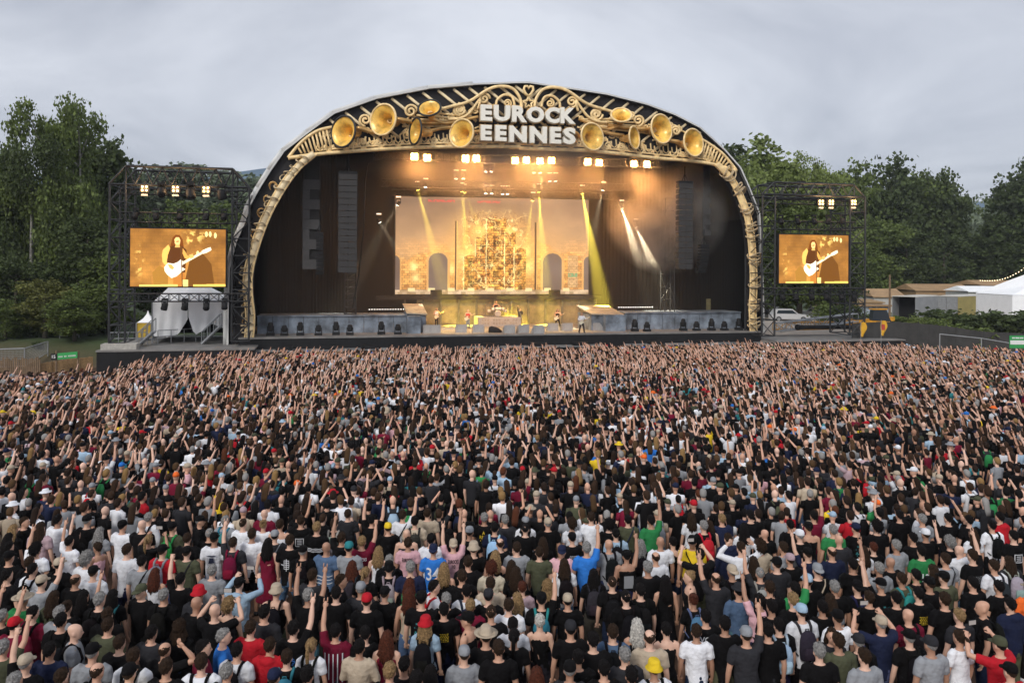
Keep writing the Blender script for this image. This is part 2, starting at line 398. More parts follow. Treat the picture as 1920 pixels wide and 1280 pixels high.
for sx in (1, -1):                                   # mirrored sweeps of the crest
    m = lambda *P: [(cxm+sx*(x-cxm), y+(0.045*(x-cxm)*(-1 if sx > 0 else 1)*0 + (0 if sx > 0 else (cxm-x)*.04))) for x, y in P]
    mb.tube(dense(poly(m((978, 205), (975, 185), (962, 167), (940, 162), (915, 168), (880, 190), (845, 200), (800, 212)), -.5)), .14, 6)
    mb.tube(dense(poly(m((930, 200), (932, 188), (945, 178), (960, 182), (965, 200)), -.4)), .12, 6)
    mb.tube(dense(poly(m((896, 205), (900, 186), (880, 212), (862, 222), (840, 224)), -.4)), .12, 6)
    mb.tube(dense(poly(m((975, 222), (950, 240), (930, 250), (905, 240)), -.12)), .1, 6)
    for k in range(8): mb.bar(P3(cxm+sx*(8+12*k), 232+6*(k % 2), -.1), P3(cxm+sx*(16+12*k), 246-5*(k % 2), -.1), .09, 5)
    for k in range(5): mb.bar(P3(cxm+sx*(100+9*k), 222+4*k+sx*2, -.22), P3(cxm+sx*(200+9*k), 216+7*k+sx*7, -.22), .1, 5)
mb.tube(poly([(990, 180), (985, 175), (982, 168), (984, 162), (989, 162), (991, 166), (994, 162), (999, 163), (1000, 169), (996, 176), (990, 181)], -.5), .12, 6)
star = []
for k in range(11):
    a = -math.pi/2+k*math.pi/5; r = 11 if k % 2 == 0 else 5; star.append((991+r*math.cos(a), 193+r*math.sin(a)))
mb.tube(poly(star, -.5), .11, 6)
for i in range(46):                                  # scallops along the lower rail
    x = 600+i*16.2
    if x > 1335: break
    y = np.interp(x, [k[0] for k in lowpx], [k[1] for k in lowpx])-13
    mb.tube(poly([(x+7.5*math.cos(a), y+9*math.sin(a)*(1 if i % 2 else .7)) for a in [math.pi*j/7*1.15-.2 for j in range(8)]], -.33), .085, 5)
    if abs(x-990) > 95: mb.tube(poly([(x-5, y-10), (x-4, y-1), (x+1, y+3), (x+5, y-1), (x+4, y-13)], -.25), .07, 5)
r5 = random.Random(4)
for i in range(64):                                  # smaller curls filling the gaps
    x = 610+i*11.4+r5.uniform(-4, 4); yl = np.interp(x, [k[0] for k in lowpx], [k[1] for k in lowpx]); yt = np.interp(x, (560, 620, 700, 800, 900, 990, 1080, 1180, 1270, 1340), (280, 240, 218, 205, 190, 180, 186, 208, 232, 268))
    if 893 < x < 1082: yt = yl-28
    y = yt+(yl-10-yt)*r5.random(); rr = r5.uniform(4.5, 8)
    mb.tube(poly(spiral((x, y), rr, 1.4, r5.uniform(0, 6), r5.choice((-1, 1)), 18)+[], -.2), .085, 5)
    a = r5.uniform(-.5, .5)+(.5 if x < 990 else -.5); mb.tube(dense(poly([(x-14, y+10*a), (x-4, y-5), (x+6, y+4), (x+16, y-9*a)], -.14), 3), .08, 5)
part('scrollwork', mb, M_gold2, fas, True)
# horns: bell facing the crowd, tube running back along the fascia
HORNS = [(Z1(540, 282), 48, 65, [(610, 268), (680, 285), (760, 275)], 0), (Z1(720, 228), 52, 65, [(790, 228), (870, 240), (980, 245)], 0), (Z1(930, 175), 48, 38, [(945, 225), (1010, 245), (1150, 215)], 1),
         (Z1(866, 280), 25, 56, [(920, 285), (980, 268), (1060, 262)], 0), (Z1(1075, 290), 50, 60, [(1130, 285), (1180, 280)], 0)]
HR = [(Z2(412, 305), 48, 60, [(340, 290), (320, 285)], 0), (Z2(543, 207), 45, 35, [(530, 255), (470, 270), (350, 225)], 1), (Z2(602, 310), 22, 50, [(550, 300), (490, 290), (420, 270)], 0),
      (Z2(725, 270), 45, 65, [(650, 272), (590, 268), (480, 255)], 0), (Z2(870, 332), 42, 62, [(800, 330), (750, 320), (690, 300)], 0)]
for zf, hs in ((Z1, HORNS), (Z2, HR)):
    for (c, rx, ry, path, up) in hs:
        C = Vector(P3(c[0], c[1], -1.3)); k = 1/2.414/21.6; ryy = max(rx, ry)*k*1.04
        pth = [Vector(P3(*zf(x, y), -.6+.06*i)) for i, (x, y) in enumerate(path)]
        sg = 1 if pth[0].x > C.x else -1
        ratio = min(rx, ry)/max(rx, ry); tilt = math.acos(min(.97, ratio))
        # bell axis: faces viewers, leaning away from its tube
        inc = math.atan((c[0]-960)/FPX)+TH; tilt = tilt if up else max(.1, tilt+sg*inc)
        if up: ax = Vector((-.15*sg-math.sin(inc), -math.cos(tilt), math.sin(tilt)))
        else: ax = Vector((-sg*math.sin(tilt), -math.cos(tilt), .05))
        ax.normalize(); ctrl = [C, C-ax*ryy*.5, C-ax*ryy*.95+(pth[0]-C)*.3]+pth
        pp = dense([tuple(q) for q in ctrl], 6); n = len(pp)
        rs = [ryy*max(.14, (1/(1+8.5*(i/(n-1))**1.15)))*(1 if i else 1) for i in range(n)]
        h = part('horn', MB().tube(pp, rs, 20, 0, caps=False), [M_goldd], fas, True)
        t1 = ax.orthogonal().normalized(); t2 = ax.cross(t1)
        part('bell_rim', MB().tube([C+(t1*math.cos(a)+t2*math.sin(a))*ryy for a in [2*math.pi*i/28 for i in range(28)]], .09, 6, closed=True), [M_gold2 if zf is Z2 or rx > 49 else M_steel], h, True)
        mbb = MB().tube(pp[:n*2//3], [q*.965 for q in rs[:n*2//3]], 24, 0, caps=False); prof = [(1.0, .0), (.965, .01)]
        vs = []
        for (q, dd) in prof:
            for i in range(24): a = 2*math.pi*i/24; vs.append(C-ax*dd*ryy+(t1*math.cos(a)+t2*math.sin(a))*q*ryy*.985)
        mbb.add(vs, [(j*24+i, j*24+(i+1) % 24, (j+1)*24+(i+1) % 24, (j+1)*24+i) for j in range(1) for i in range(24)])
        part('bell_inside', mbb, [M_bell], h, True)
# lettering
def text_mesh(txt, depth=.2, off=0.0, bold=0):
    cu = bpy.data.curves.new('t', 'FONT'); cu.body = txt; cu.extrude = depth/2; cu.offset = off; cu.align_x = 'CENTER'; cu.resolution_u = 3
    o = bpy.data.objects.new('t', cu); COL.objects.link(o)
    me = bpy.data.meshes.new_from_object(o.evaluated_get(bpy.context.evaluated_depsgraph_get()))
    v = np.array([q.co[:] for q in me.vertices]); f = [tuple(p.vertices) for p in me.polygons]
    bpy.data.objects.remove(o); bpy.data.curves.remove(cu); bpy.data.meshes.remove(me); return v, f
def letter(mb, ch, a, b, v, dep, off, m=0):          # fit the letter into the photo box a..b
    q, f = text_mesh(ch, dep, off)
    u0, z1 = SP(a[0], a[1], v); u1, z0 = SP(b[0], b[1], v)
    lo, hi = q.min(0), q.max(0)
    mb.add([(u0+(p[0]-lo[0])/(hi[0]-lo[0])*(u1-u0), v-p[2], z0+(p[1]-lo[1])/(hi[1]-lo[1])*(z1-z0)) for p in q], f, m)
row1 = [('E', 290, 440, 262, 482), ('U', 465, 682, 266, 488), ('R', 706, 903, 275, 500), ('O', 903, 1132, 285, 508), ('C', 1150, 1338, 295, 515), ('K', 1350, 1550, 300, 522)]
row2 = [('E', 290, 436, 532, 745), ('E', 485, 632, 535, 752), ('N', 672, 900, 542, 770), ('N', 945, 1168, 550, 780), ('E', 1214, 1358, 560, 785), ('S', 1388, 1552, 565, 795)]
for row, nm in ((row1, 'upper_lettering'), (row2, 'lower_lettering')):
    mb = MB()
    for ch, a, b, c, d in row:
        letter(mb, ch, Z7(a, c), Z7(b, d), -1.0, .5, .05, 0); letter(mb, ch, Z7(a-14, c-10), Z7(b+8, d+16), -.6, .3, .07, 1)
    part(nm, mb, [M_cream, M_goldd], fas)
# rope bound legs
M_rope = mat('thick_ochre_rope', (.52, .40, .24), .7, var=.4, scale=3)
for P, sg, m in ((LL, -1, M_gold), (LR, 1, M_gold2)):
    pts = dense([(u+sg*.38, -.5, z) for u, z in P], 5); n = len(pts)
    leg = part('arch_leg', MB().tube(pts, [.28+.03*math.sin(i*.7) for i in range(n)], 10), [m], stage, True)
    mb = MB().tube([(p[0]-sg*.3, p[1]-.12, p[2]) for p in pts], .09, 6).tube([(p[0]+sg*.35, p[1]-.1, p[2]) for p in pts], .07, 6)
    part('leg_piping', mb, M_gold2, leg, True)
    mb = MB(); i = 3; k = 0
    while i < n-2:
        p = Vector(pts[int(i)]); q = Vector(pts[min(int(i)+1, n-1)]); tdir = (q-p).normalized(); x = Vector((0, -1, 0)); y = tdir.cross(x).normalized()
        big = (.48+.2*rnd.random()) if sg > 0 else .38+.12*rnd.random(); tl = rnd.uniform(-.35, .35)
        mb.tube([p+tdir*(tl*math.cos(a)+.1*math.sin(2*a))+x*math.cos(a)*.5+y*math.sin(a)*big+Vector((sg*.22, 0, 0)) for a in [2*math.pi*j/16 for j in range(16)]], .05+.03*rnd.random(), 5, closed=True)
        k += 1; i += (.55 if k % 4 else 2.6) if sg > 0 else 1.7
    part('rope_wrap', mb, M_rope, leg, True)
mb = MB()                                            # tangled rope and scrolls beside the left leg
for (x, y) in ((500, 350), (490, 375), (478, 400), (466, 440), (462, 478), (455, 510), (452, 545), (451, 575), (450, 605)):
    c = P3(x, y, -.3)
    for j in range(2):
        a0 = rnd.uniform(0, 6); mb.tube([(c[0]+.5+(.3+.2*j/4)*math.cos(a0+a)*.9, c[1]-.1*j, c[2]+.35*math.sin(a0+a)+.06*j) for a in [k*.55 for k in range(9)]], .055, 5)
part('tangled_rope', mb, M_goldd, stage, True)

# ---------------------------------------------------------------- roof trusses and lamps
def trussthing(label, a, b, w=.55, n=24, r=.04, cat='truss', group=None, h=None, mt=None):
    a, b = Vector(a), Vector(b); c = (a+b)/2
    mb = MB().truss(a-c, b-c, w, n, r, h=h)
    return solo('lighting_truss', mb, mt or M_steel, label, cat, c, 0, group)
VT = 1.5
def rowz(x0, y0, x1, y1, v): a = P3(x0, y0, v); b = P3(x1, y1, v); return st(*a), st(*b)
a, b = rowz(700, 291, 1240, 308, VT+.2); trussthing('front roof truss carrying the row of blazing square blinders', a, b, .7, 44)
a, b = rowz(715, 343, 1180, 352, 5); trussthing('second roof truss carrying small moving heads behind the blinder row', a, b, .6, 40)
a, b = rowz(735, 361, 1150, 368, 8.2); trussthing('rear roof truss hanging just above the big video wall', a, b, .6, 36)
for (x, y0, y1, w) in ((706, 290, 470, 'bright small lamp by the drape'), (1135, 305, 370, 'two white beams')):
    pass
BL = [(777, 293.6), (801, 295.7), (873, 297), (893, 297), (966, 301), (987, 300), (1012.5, 302), (1034, 301), (1102, 303), (1123.5, 305), (1188.5, 307), (1213, 308)]
blab = ['far left one of the twelve', 'second from the left of the twelve', 'third from the left of the twelve', 'fourth from the left of the twelve', 'fifth from the left of the twelve', 'sixth from the left of the twelve',
        'sixth from the right of the twelve', 'fifth from the right of the twelve', 'fourth from the right of the twelve', 'third from the right of the twelve', 'second from the right of the twelve', 'far right one of the twelve']
hmb = MB().bx((-.36, 0, -.34), (.36, .25, .34)).bar((-.42, .1, 0), (-.42, .1, .55), .03).bar((.42, .1, 0), (.42, .1, .55), .03).bar((-.42, .1, .55), (.42, .1, .55), .03)
lmb = MB()
for i in (-1, 1):
    for j in (-1, 1): lmb.tube([(i*.17, -.001, j*.16), (i*.17, -.04, j*.16)], [.13, .115], 12)
hm = hmb.mesh('housing', [M_rubber]); lm = lmb.mesh('lens', [M_blind])
for (x, y), lb in zip(BL, blab):
    u, z = SP(x, y, VT-.4)
    t = thing('blinder_lamp', lb+' blazing square blinders on the front roof truss', 'stage light', st(u, VT-.4, z), TH, 'blinders on the front roof truss')
    part('housing', hm, None, t); part('lens', lm, None, t)
    l = bpy.data.lights.new('blinder_light', 'SPOT'); l.energy = 9500; l.color = (1, .45, .13); l.spot_size = R(165); l.spot_blend = 1; l.shadow_soft_size = .3
    lo = bpy.data.objects.new('blinder_light', l); COL.objects.link(lo); lo.parent = t; lo.location = (0, -.12, 0); lo.rotation_euler = (R(70), 0, 0)
# moving heads: (px, py, v, aim px, py, kind, power)
def head_mesh():
    mb = MB().bx((-.2, -.14, .34), (.2, .14, .5)).bx((-.22, -.06, -.05), (-.17, .06, .36)).bx((.17, -.06, -.05), (.22, .06, .36))
    return mb.mesh('yoke', [M_rubber])
YK = head_mesh(); HB = MB().tube([(0, 0, .2), (0, 0, -.2)], [.12, .16], 10).mesh('head', [M_rubber]); BR = MB().bx((-.22, -.18, .5), (.22, -.12, .62)).mesh('label_plate', [M_plate])
LN = {k: MB().tube([(0, 0, -.201), (0, 0, -.23)], [.15, .13], 10).mesh('lens', [m]) for k, m in (('y', M_ylens), ('w', M_wlens), ('n', M_rubber))}
MH = [(782.5, 352, 6, 806, 440, 'y', 9), (866, 355, 6, 873, 440, 'y', 8), (870, 357, 6.3, 895, 420, 'y', 3), (999, 372, 7, 987, 460, 'y', 5), (1010, 356, 6, 1016, 450, 'y', 14), (1091, 359, 5, 1121, 520, 'y', 30), (747, 381, 4, 722, 425, 'w', 5), (710, 413, 4, 733, 450, 'w', 5), (1131, 353, 4, 1111, 440, 'w', 10), (1165, 387, 4, 1201, 495, 'w', 22), (1191, 422, 4, 1226, 500, 'w', 18),
      (855, 331, 4, 850, 380, 'w', 3), (869, 331, 4, 868, 380, 'w', 3), (911, 318, 4, 909, 370, 'w', 3), (922, 318, 4, 922, 370, 'w', 3), (911, 359, 6, 911, 400, 'w', 2), (922, 359, 6, 922, 400, 'w', 2), (942, 360, 6, 944, 400, 'w', 2), (951, 360, 6, 953, 400, 'w', 2), (1001, 320, 4, 1005, 375, 'w', 4), (1012, 320, 4, 1012, 375, 'w', 4), (1030, 336, 4, 1028, 375, 'w', 2), (1041, 336, 4, 1040, 375, 'w', 2), (798, 347, 4, 790, 370, 'w', 2)]
mlab = ['yellow beam lamp shining steeply down over the left part of the video wall', 'yellow beam lamp whose beam falls straight down left of screen centre', 'yellow beam lamp leaning right, beside the straight yellow beam', 'yellow beam lamp at a low point leaning left near screen centre',
        'yellow beam lamp throwing the broad straight beam right of screen centre', 'yellow beam lamp throwing the longest beam past the right screen edge', 'white beam lamp hung at the upper left corner of the video wall', 'lowest white beam lamp left of the video wall, pointing right',
        'white beam lamp right of the longest yellow beam, pointing left', 'white beam lamp throwing the upper of two parallel beams at the right', 'white beam lamp throwing the lower of two parallel beams at the right']
pl = ['first', 'second', 'third', 'fourth', 'fifth', 'sixth', 'seventh', 'eighth', 'ninth', 'tenth', 'eleventh', 'twelfth', 'thirteenth', 'fourteenth']
for i, (x, y, v, ax, ay, kd, pw) in enumerate(MH):
    u, z = SP(x, y, v); p = st(u, v, z); ua, za = SP(ax, ay, v+1.2 if kd == 'y' else v+.4)
    lb = mlab[i] if i < len(mlab) else f'{pl[i-len(mlab)]} of the small white lamps glowing under the roof, counted from the list of pairs'
    t = thing('moving_head_lamp', lb, 'stage light', p, TH, 'moving head lamps under the stage roof')
    part('yoke', YK, None, t); part('label_plate', BR, None, t)
    d = (Vector((ua-u, (1.2 if kd == 'y' else .4), za-z)) if pw > 4 or kd == 'y' else Vector((rnd.uniform(-2, 2), -1.0, -12))).normalized(); q = (-d).to_track_quat('Z', 'Y')
    h = part('lamp_head', HB, None, t); h.rotation_mode = 'QUATERNION'; h.rotation_quaternion = q
    part('lens', LN[kd], None, h)
    l = bpy.data.lights.new('beam', 'SPOT'); l.energy = pw*(15000 if kd == 'y' else 1900 if pw > 4 else 1400); l.color = (1, .80, .08) if kd == 'y' else ((1, .88, .62) if pw > 4 else (1, .68, .3)); l.spot_size = R(11 if kd == 'y' else 16 if pw > 4 else 24); l.spot_blend = .6; l.shadow_soft_size = .05
    lo = bpy.data.objects.new('beam', l); COL.objects.link(lo); lo.parent = h; lo.location = (0, 0, -.26)
# fix the wording of the paired small lamps
SMALL = ['left lamp of the pair under the fourth blinder', 'right lamp of the pair under the fourth blinder', 'left lamp of the higher pair over screen centre', 'right lamp of the higher pair over screen centre', 'first of four lamps just above the screen edge', 'second of four lamps just above the screen edge',
         'third of four lamps just above the screen edge', 'fourth of four lamps just above the screen edge', 'left lamp of the pair under the middle blinders', 'right lamp of the pair under the middle blinders', 'left lamp of the lower pair right of centre', 'right lamp of the lower pair right of centre', 'lone lamp near the upper left screen corner']
sm = [o for o in bpy.data.objects if o.name.startswith('moving_head_lamp') and 'small white lamps' in o.get('label', '')]
for o, s in zip(sm, SMALL): o['label'] = 'small white '+s

# ---------------------------------------------------------------- smoke and haze inside the stage
def volume_mat(name, dens, col=(1, .93, .85), aniso=.2, nz=None):
    m = bpy.data.materials.new(name); m.use_nodes = True; t = m.node_tree; t.nodes.clear()
    o = N(t, 'ShaderNodeOutputMaterial'); v = N(t, 'ShaderNodeVolumePrincipled', inp={'Color': (*col, 1), 'Density': dens, 'Anisotropy': aniso})
    t.links.new(v.outputs[0], o.inputs['Volume'])
    if nz:
        c = N(t, 'ShaderNodeTexCoord'); a = N(t, 'ShaderNodeTexNoise', inp={'Scale': nz, 'Detail': 3, 'Roughness': .5}); t.links.new(c.outputs['Object'], a.inputs['Vector'])
        ln = N(t, 'ShaderNodeVectorMath', operation='LENGTH'); t.links.new(c.outputs['Object'], ln.inputs[0])
        fall = N(t, 'ShaderNodeMapRange', inp={'From Min': .25, 'From Max': 1, 'To Min': 1, 'To Max': 0}); t.links.new(ln.outputs['Value'], fall.inputs[0])
        r = N(t, 'ShaderNodeMapRange', inp={'From Min': .42, 'From Max': .7, 'To Min': 0, 'To Max': dens}); t.links.new(a.outputs[0], r.inputs[0])
        mu = N(t, 'ShaderNodeMath', operation='MULTIPLY'); t.links.new(r.outputs[0], mu.inputs[0]); t.links.new(fall.outputs[0], mu.inputs[1]); t.links.new(mu.outputs[0], v.inputs['Density'])
    return m
mb = MB().bx((UL+1.5, -1.0, FLOOR+.03), (UR-1.5, 11.9, 18.5))
sm_ = solo('stage_haze', mb, volume_mat('thin_stage_smoke', .0088), 'thin warm smoke filling the stage under the lamps', 'smoke', st(0, 0, 0), TH); sm_['kind'] = 'stuff'
u, z = SP(985, 300, 1.0); s3 = solo('lamp_halo_smoke', MB().ell((0, 0, 0), (1, 1, 1), 24, 12), volume_mat('blinder_halo_smoke', .4, nz=.9), 'smoke added to give the row of square blinders a halo', 'smoke', st(u, 1.0, z), TH); s3['kind'] = 'stuff'; s3.scale = (15.5, 3.6, 4.2)  # denser smoke added round the blinders to make their orange halo
u, z = SP(1250, 400, 3); mb = MB().ell((0, 0, 0), (1, 1, 1), 20, 12)
s2 = solo('smoke_plume', mb, volume_mat('drifting_smoke', 2.2, nz=1.6), 'drifting grey smoke cloud at the right of the stage', 'smoke', st(u, 3, z), TH); s2['kind'] = 'stuff'; s2.scale = (6.5, 2.5, 6)

# ---------------------------------------------------------------- video walls (painted pixel grids)
def hsh(a, b, s=0): v = np.sin(a*127.1+b*311.7+s*74.7)*43758.5453; return v-np.floor(v)
def vnoise(x, y, s=0):
    xi, yi = np.floor(x), np.floor(y); fx, fy = x-xi, y-yi; fx = fx*fx*(3-2*fx); fy = fy*fy*(3-2*fy)
    return (hsh(xi, yi, s)*(1-fx)+hsh(xi+1, yi, s)*fx)*(1-fy)+(hsh(xi, yi+1, s)*(1-fx)+hsh(xi+1, yi+1, s)*fx)*fy
def fbm(x, y, s=0, o=4): return sum(vnoise(x*2**k, y*2**k, s+k)*.5**(k+1) for k in range(o))/(1-.5**o)
def inpoly(X, Y, P):
    r = np.zeros(X.shape, bool); n = len(P); j = n-1
    for i in range(n):
        (xi, yi), (xj, yj) = P[i], P[j]
        c = ((yi > Y) != (yj > Y)) & (X < (xj-xi)*(Y-yi)/((yj-yi) or 1e-9)+xi); r ^= c; j = i
    return r
def lin(c): c = np.clip(np.asarray(c, float), 0, 255)/255; return np.where(c < .04, c/12.92, ((c+.055)/1.055)**2.4)
def paint_main(nx=400, ny=205):
    X, Y = np.meshgrid((np.arange(nx)+.5)/nx, (np.arange(ny)+.5)/ny)      # Y downwards
    C = np.zeros((ny, nx, 3)); C[:] = (146, 116, 92)
    sm = fbm(X*6, Y*4, 3)
    C += (sm[..., None]-.5)*np.array([60, 45, 30])
    wall = Y > (.62-.35*np.exp(-((X-.5)/.22)**2)+(fbm(X*14, Y*3, 9)-.5)*.35)
    bx, by = np.floor(X*44+.5*(np.floor(Y*42) % 2)), np.floor(Y*42); edge = ((X*44+.5*(by % 2)) % 1 < .12) | ((Y*42) % 1 < .16)
    br = hsh(bx, by, 5)
    W = np.stack([188+60*(br-.5), 132+60*(br-.5), 72+40*(br-.5)], -1); W[edge] *= .72
    k = np.clip((Y-.38)/.3+(sm-.5)*1.2, 0, 1)[..., None]; k = np.where(wall[..., None], np.maximum(k, .55), k*.55)
    C = C*(1-k)+W*k
    def disk(cx, cy, rx, ry, col, p=1.0, a=1.0):
        nonlocal C
        g = np.exp(-(((X-cx)/rx)**2+((Y-cy)/ry)**2)*p)[..., None]*a; C = C+(np.array(col)-C)*np.clip(g, 0, 1)
    disk(.5, .62, .26, .42, (225, 160, 80), 1, .6)
    for cx, cy, r in ((.34, .62, .035), (.36, .72, .04), (.66, .55, .035), (.68, .72, .04), (.28, .75, .03), (.6, .8, .05), (.42, .5, .03), (.63, .42, .025), (.09, .72, .03), (.1, .84, .03), (.45, .85, .05), (.55, .66, .04), (.37, .3, .012)):
        disk(cx, cy, r*.7, r*1.5, (255, 236, 160), 1, .7)
    # a tall ruined tower of glowing masonry fills the middle
    a_ = np.exp(-((X-.5)/.2)**4); C = C+(np.array([205, 150, 82])-C)*(np.clip((Y-.12)/.25, 0, 1)*a_*.75)[..., None]; C += (np.clip(1-np.abs(Y-.55)/.5, 0, 1)*55)[..., None]*np.array([1, .72, .35])
    for (x0, x1, y0) in ((.40, .47, .42), (.455, .56, .22), (.55, .61, .36), (.34, .41, .6), (.6, .665, .52)):
        m = (X > x0+.012*(fbm(Y*30, X*0+1, 3)-.5)) & (X < x1) & (Y > y0+.05*(fbm(X*60, X*0, 7, 2)-.5)); sh = .2+1.6*fbm(X*50+x0*90, Y*34, 13, 3); ln = ((Y*38) % 1 < .2) | ((X*60+.5*(np.floor(Y*38) % 2)) % 1 < .16)
        C[m] = (np.array([214, 142, 66])*sh[m][:, None]); C[m & ln] *= .58; ed = m & (X < x0+.006); C[ed] = (255, 226, 150)
        w_ = m & (np.abs((X-x0)/(x1-x0)-.5) < .14) & (((Y-y0) % .16) > .06) & (((Y-y0) % .16) < .13); C[w_] *= .62
    fl = fbm(X*26, Y*9-2, 21, 3); mid = np.exp(-((X-.5)/.17)**4)*(Y > .3)
    C += ((fl-.5)*mid)[..., None]*np.array([150, 120, 60])
    tower = Y < -1 if True else inpoly(X, Y, [(.43, 1), (.45, .62), (.44, .45), (.47, .3), (.53, .28), (.56, .42), (.555, .6), (.58, 1)]); C[tower] = C[tower]*.8+np.array([60, 34, 12]); stp = tower & ((Y*34+X*9) % 1 < .35); C[stp] = C[stp]*.4+np.array([150, 118, 66])
    wx = X+.03*(fbm(X*9, Y*7, 51, 3)-.5); wy = Y+.05*(fbm(X*8, Y*9, 61, 3)-.5); reg = np.exp(-((wx-.5)/.17)**4)*np.clip((Y-.1)/.12, 0, 1)
    for sc_, th, col in ((11, .018, (255, 232, 160)), (19, .016, (120, 66, 26)), (15, .012, (250, 206, 120))):
        l_ = np.abs(fbm(wx*sc_*1.8, wy*sc_, 70+sc_, 3)-.5) < th; C += (l_*reg*.8)[..., None]*(np.array(col)-C)
    for cx, w in ((.213, .047), (.806, .05), (-.01, .032), (1.01, .035)):
        for gw, col in ((1.25, (214, 160, 96)), (1, (112, 94, 84))):
            w2 = w*gw; m = (np.abs(X-cx) < w2) & (Y > .66) & (Y < .97) | ((((X-cx)/w2)**2+((Y-.66)/(w2*1.75))**2) < 1); C[m] = np.array(col)+(sm[m]-.5)[:, None]*30
    for cx in (.302, .715): m = np.abs(X-cx) < .0045; C[m & (Y > .25)] = (96, 66, 44); m2 = np.abs(X-cx-.006) < .002; C[m2 & (Y > .25)] = (240, 190, 110)
    m = (Y > .955); C[m] = np.array([190, 160, 125])+(br[m]-.5)[:, None]*60
    for k in range(9): x0 = .08+k*.1; m = (np.abs(X-x0) < .018) & (Y > .935) & (Y < .97); C[m] = (232, 206, 150)
    for x0, w in ((.21, .1), (.27, .05), (.47, .12)): m = (np.abs(X-x0) < w/2) & (np.abs(Y-.045) < .012) & (fbm(X*60, Y*30, 2, 2) > .45); C[m] = (200, 90, 80)
    m = (np.abs(X-.915) < .024) & (np.abs(Y-.80) < .02) & (fbm(X*90, Y*50, 8, 2) > .45); C[m] = (70, 150, 90)
    m = (np.abs(X-.915) < .028) & (np.abs(Y-.76) < .17) & ~edge; C[m] = C[m]*.5+np.array([95, 85, 72])
    return lin(C)
def paint_player(nx=320, ny=193):
    X, Y = np.meshgrid((np.arange(nx)+.5)/nx, (np.arange(ny)+.5)/ny); x = 255+X*548; y = 450+Y*330
    C = np.zeros((ny, nx, 3)); C[:] = (152, 102, 46); n = fbm(X*7, Y*5, 1); C += (n[..., None]-.5)*np.array([90, 66, 30])
    by = np.floor(Y*16); C *= np.where(((X*12+.5*(by % 2)) % 1 < .04) | ((Y*16) % 1 < .08), .9, 1)[..., None]
    g = np.exp(-((x-480)/140)**2-((y-700)/160)**2)[..., None]; C += g*np.array([60, 46, 24])
    spark_area = np.exp(-(((x-610)/60)**2+((y-500)/42)**2)**2)+.8*np.exp(-(((x-305)/26)**2+((y-640)/85)**2)**2)+.5*np.exp(-(((x-700)/50)**2+((y-480)/18)**2)**2); C = C+(np.array([250, 205, 110])-C)*(np.clip((fbm(X*30, Y*20, 4, 3)-.5)*7, 0, 1)*(spark_area))[..., None]
    for q in ((690, 478), (712, 478), (742, 485), (640, 590), (645, 640)): m = ((x-q[0])/8)**2+((y-q[1])/16)**2 < 1; C[m] = (255, 230, 150)
    def pg(P, col): C[inpoly(x, y, P)] = col
    pg([(600, 600), (670, 590), (720, 650), (740, 780), (560, 780)], (112, 70, 26))
    pg([(380, 700), (420, 660), (470, 690), (470, 780), (390, 780)], (168, 118, 48))
    pg([(500, 780), (498, 700), (560, 690), (580, 780)], (190, 120, 50)); pg([(555, 740), (585, 740), (585, 780), (555, 780)], (255, 220, 130))
    pg([(495, 500), (512, 483), (535, 485), (552, 510), (560, 560), (548, 575), (500, 572), (478, 560), (490, 520)], (120, 62, 18))        # long hair
    pg([(470, 560), (500, 545), (550, 548), (575, 570), (572, 640), (568, 700), (470, 700), (462, 620)], (92, 52, 22))                  # vest
    pg([(440, 570), (470, 540), (482, 560), (468, 600), (462, 640), (478, 655), (462, 668), (438, 640), (434, 600)], (250, 190, 96))    # near arm
    pg([(553, 560), (568, 580), (578, 600), (600, 612), (590, 625), (565, 618), (552, 590)], (235, 165, 80))
    pg([(505, 510), (515, 497), (532, 498), (540, 515), (536, 538), (522, 548), (508, 535)], (255, 205, 130)); pg([(515, 520), (533, 518), (531, 524), (516, 525)], (150, 80, 30))
    pg([(512, 540), (534, 540), (538, 556), (508, 556)], (240, 175, 95))
    pg([(448, 668), (470, 645), (500, 650), (525, 640), (545, 622), (556, 640), (548, 668), (570, 680), (548, 695), (520, 722), (490, 732), (465, 712), (450, 692)], (255, 246, 216))   # instrument body
    pg([(548, 640), (668, 576), (674, 588), (554, 655)], (255, 238, 190)); pg([(662, 574), (690, 560), (715, 552), (720, 570), (695, 584), (672, 592)], (255, 240, 200))
    pg([(468, 652), (490, 655), (505, 672), (495, 685), (478, 674)], (240, 170, 90)); pg([(590, 598), (612, 592), (618, 612), (598, 620)], (245, 180, 95))
    pg([(540, 545), (545, 545), (556, 780), (550, 780)], (110, 70, 34))
    pg([(307, 770), (525, 768), (525, 780), (307, 780)], (255, 214, 110)); pg([(615, 768), (803, 766), (803, 780), (615, 780)], (255, 206, 96))
    return lin(C)
def screen_mesh(name, C, w, h, emit):
    ny, nx, _ = C.shape
    vx, vy = np.meshgrid(np.linspace(-w/2, w/2, nx+1), np.linspace(h/2, -h/2, ny+1)); v = np.stack([vx, np.zeros_like(vx), vy], -1).reshape(-1, 3)
    i, j = np.meshgrid(np.arange(nx), np.arange(ny)); a = (j*(nx+1)+i).ravel(); f = np.stack([a, a+nx+1, a+nx+2, a+1], 1)
    me = bpy.data.meshes.new(name); me.from_pydata(v.tolist(), [], f.tolist())
    ca = me.color_attributes.new('pixels', 'FLOAT_COLOR', 'CORNER'); d = np.ones((len(f)*4, 4), np.float32); d[:, :3] = np.repeat(C.reshape(-1, 3), 4, 0); ca.data.foreach_set('color', d.ravel())
    me.materials.append(mat(name+'_leds', (.5, .4, .2), .6, var=0, emit=emit, attr='pixels', spec=.1)); return me
MAINPIC = paint_main(); PLAYER = paint_player()
VW = 12.3
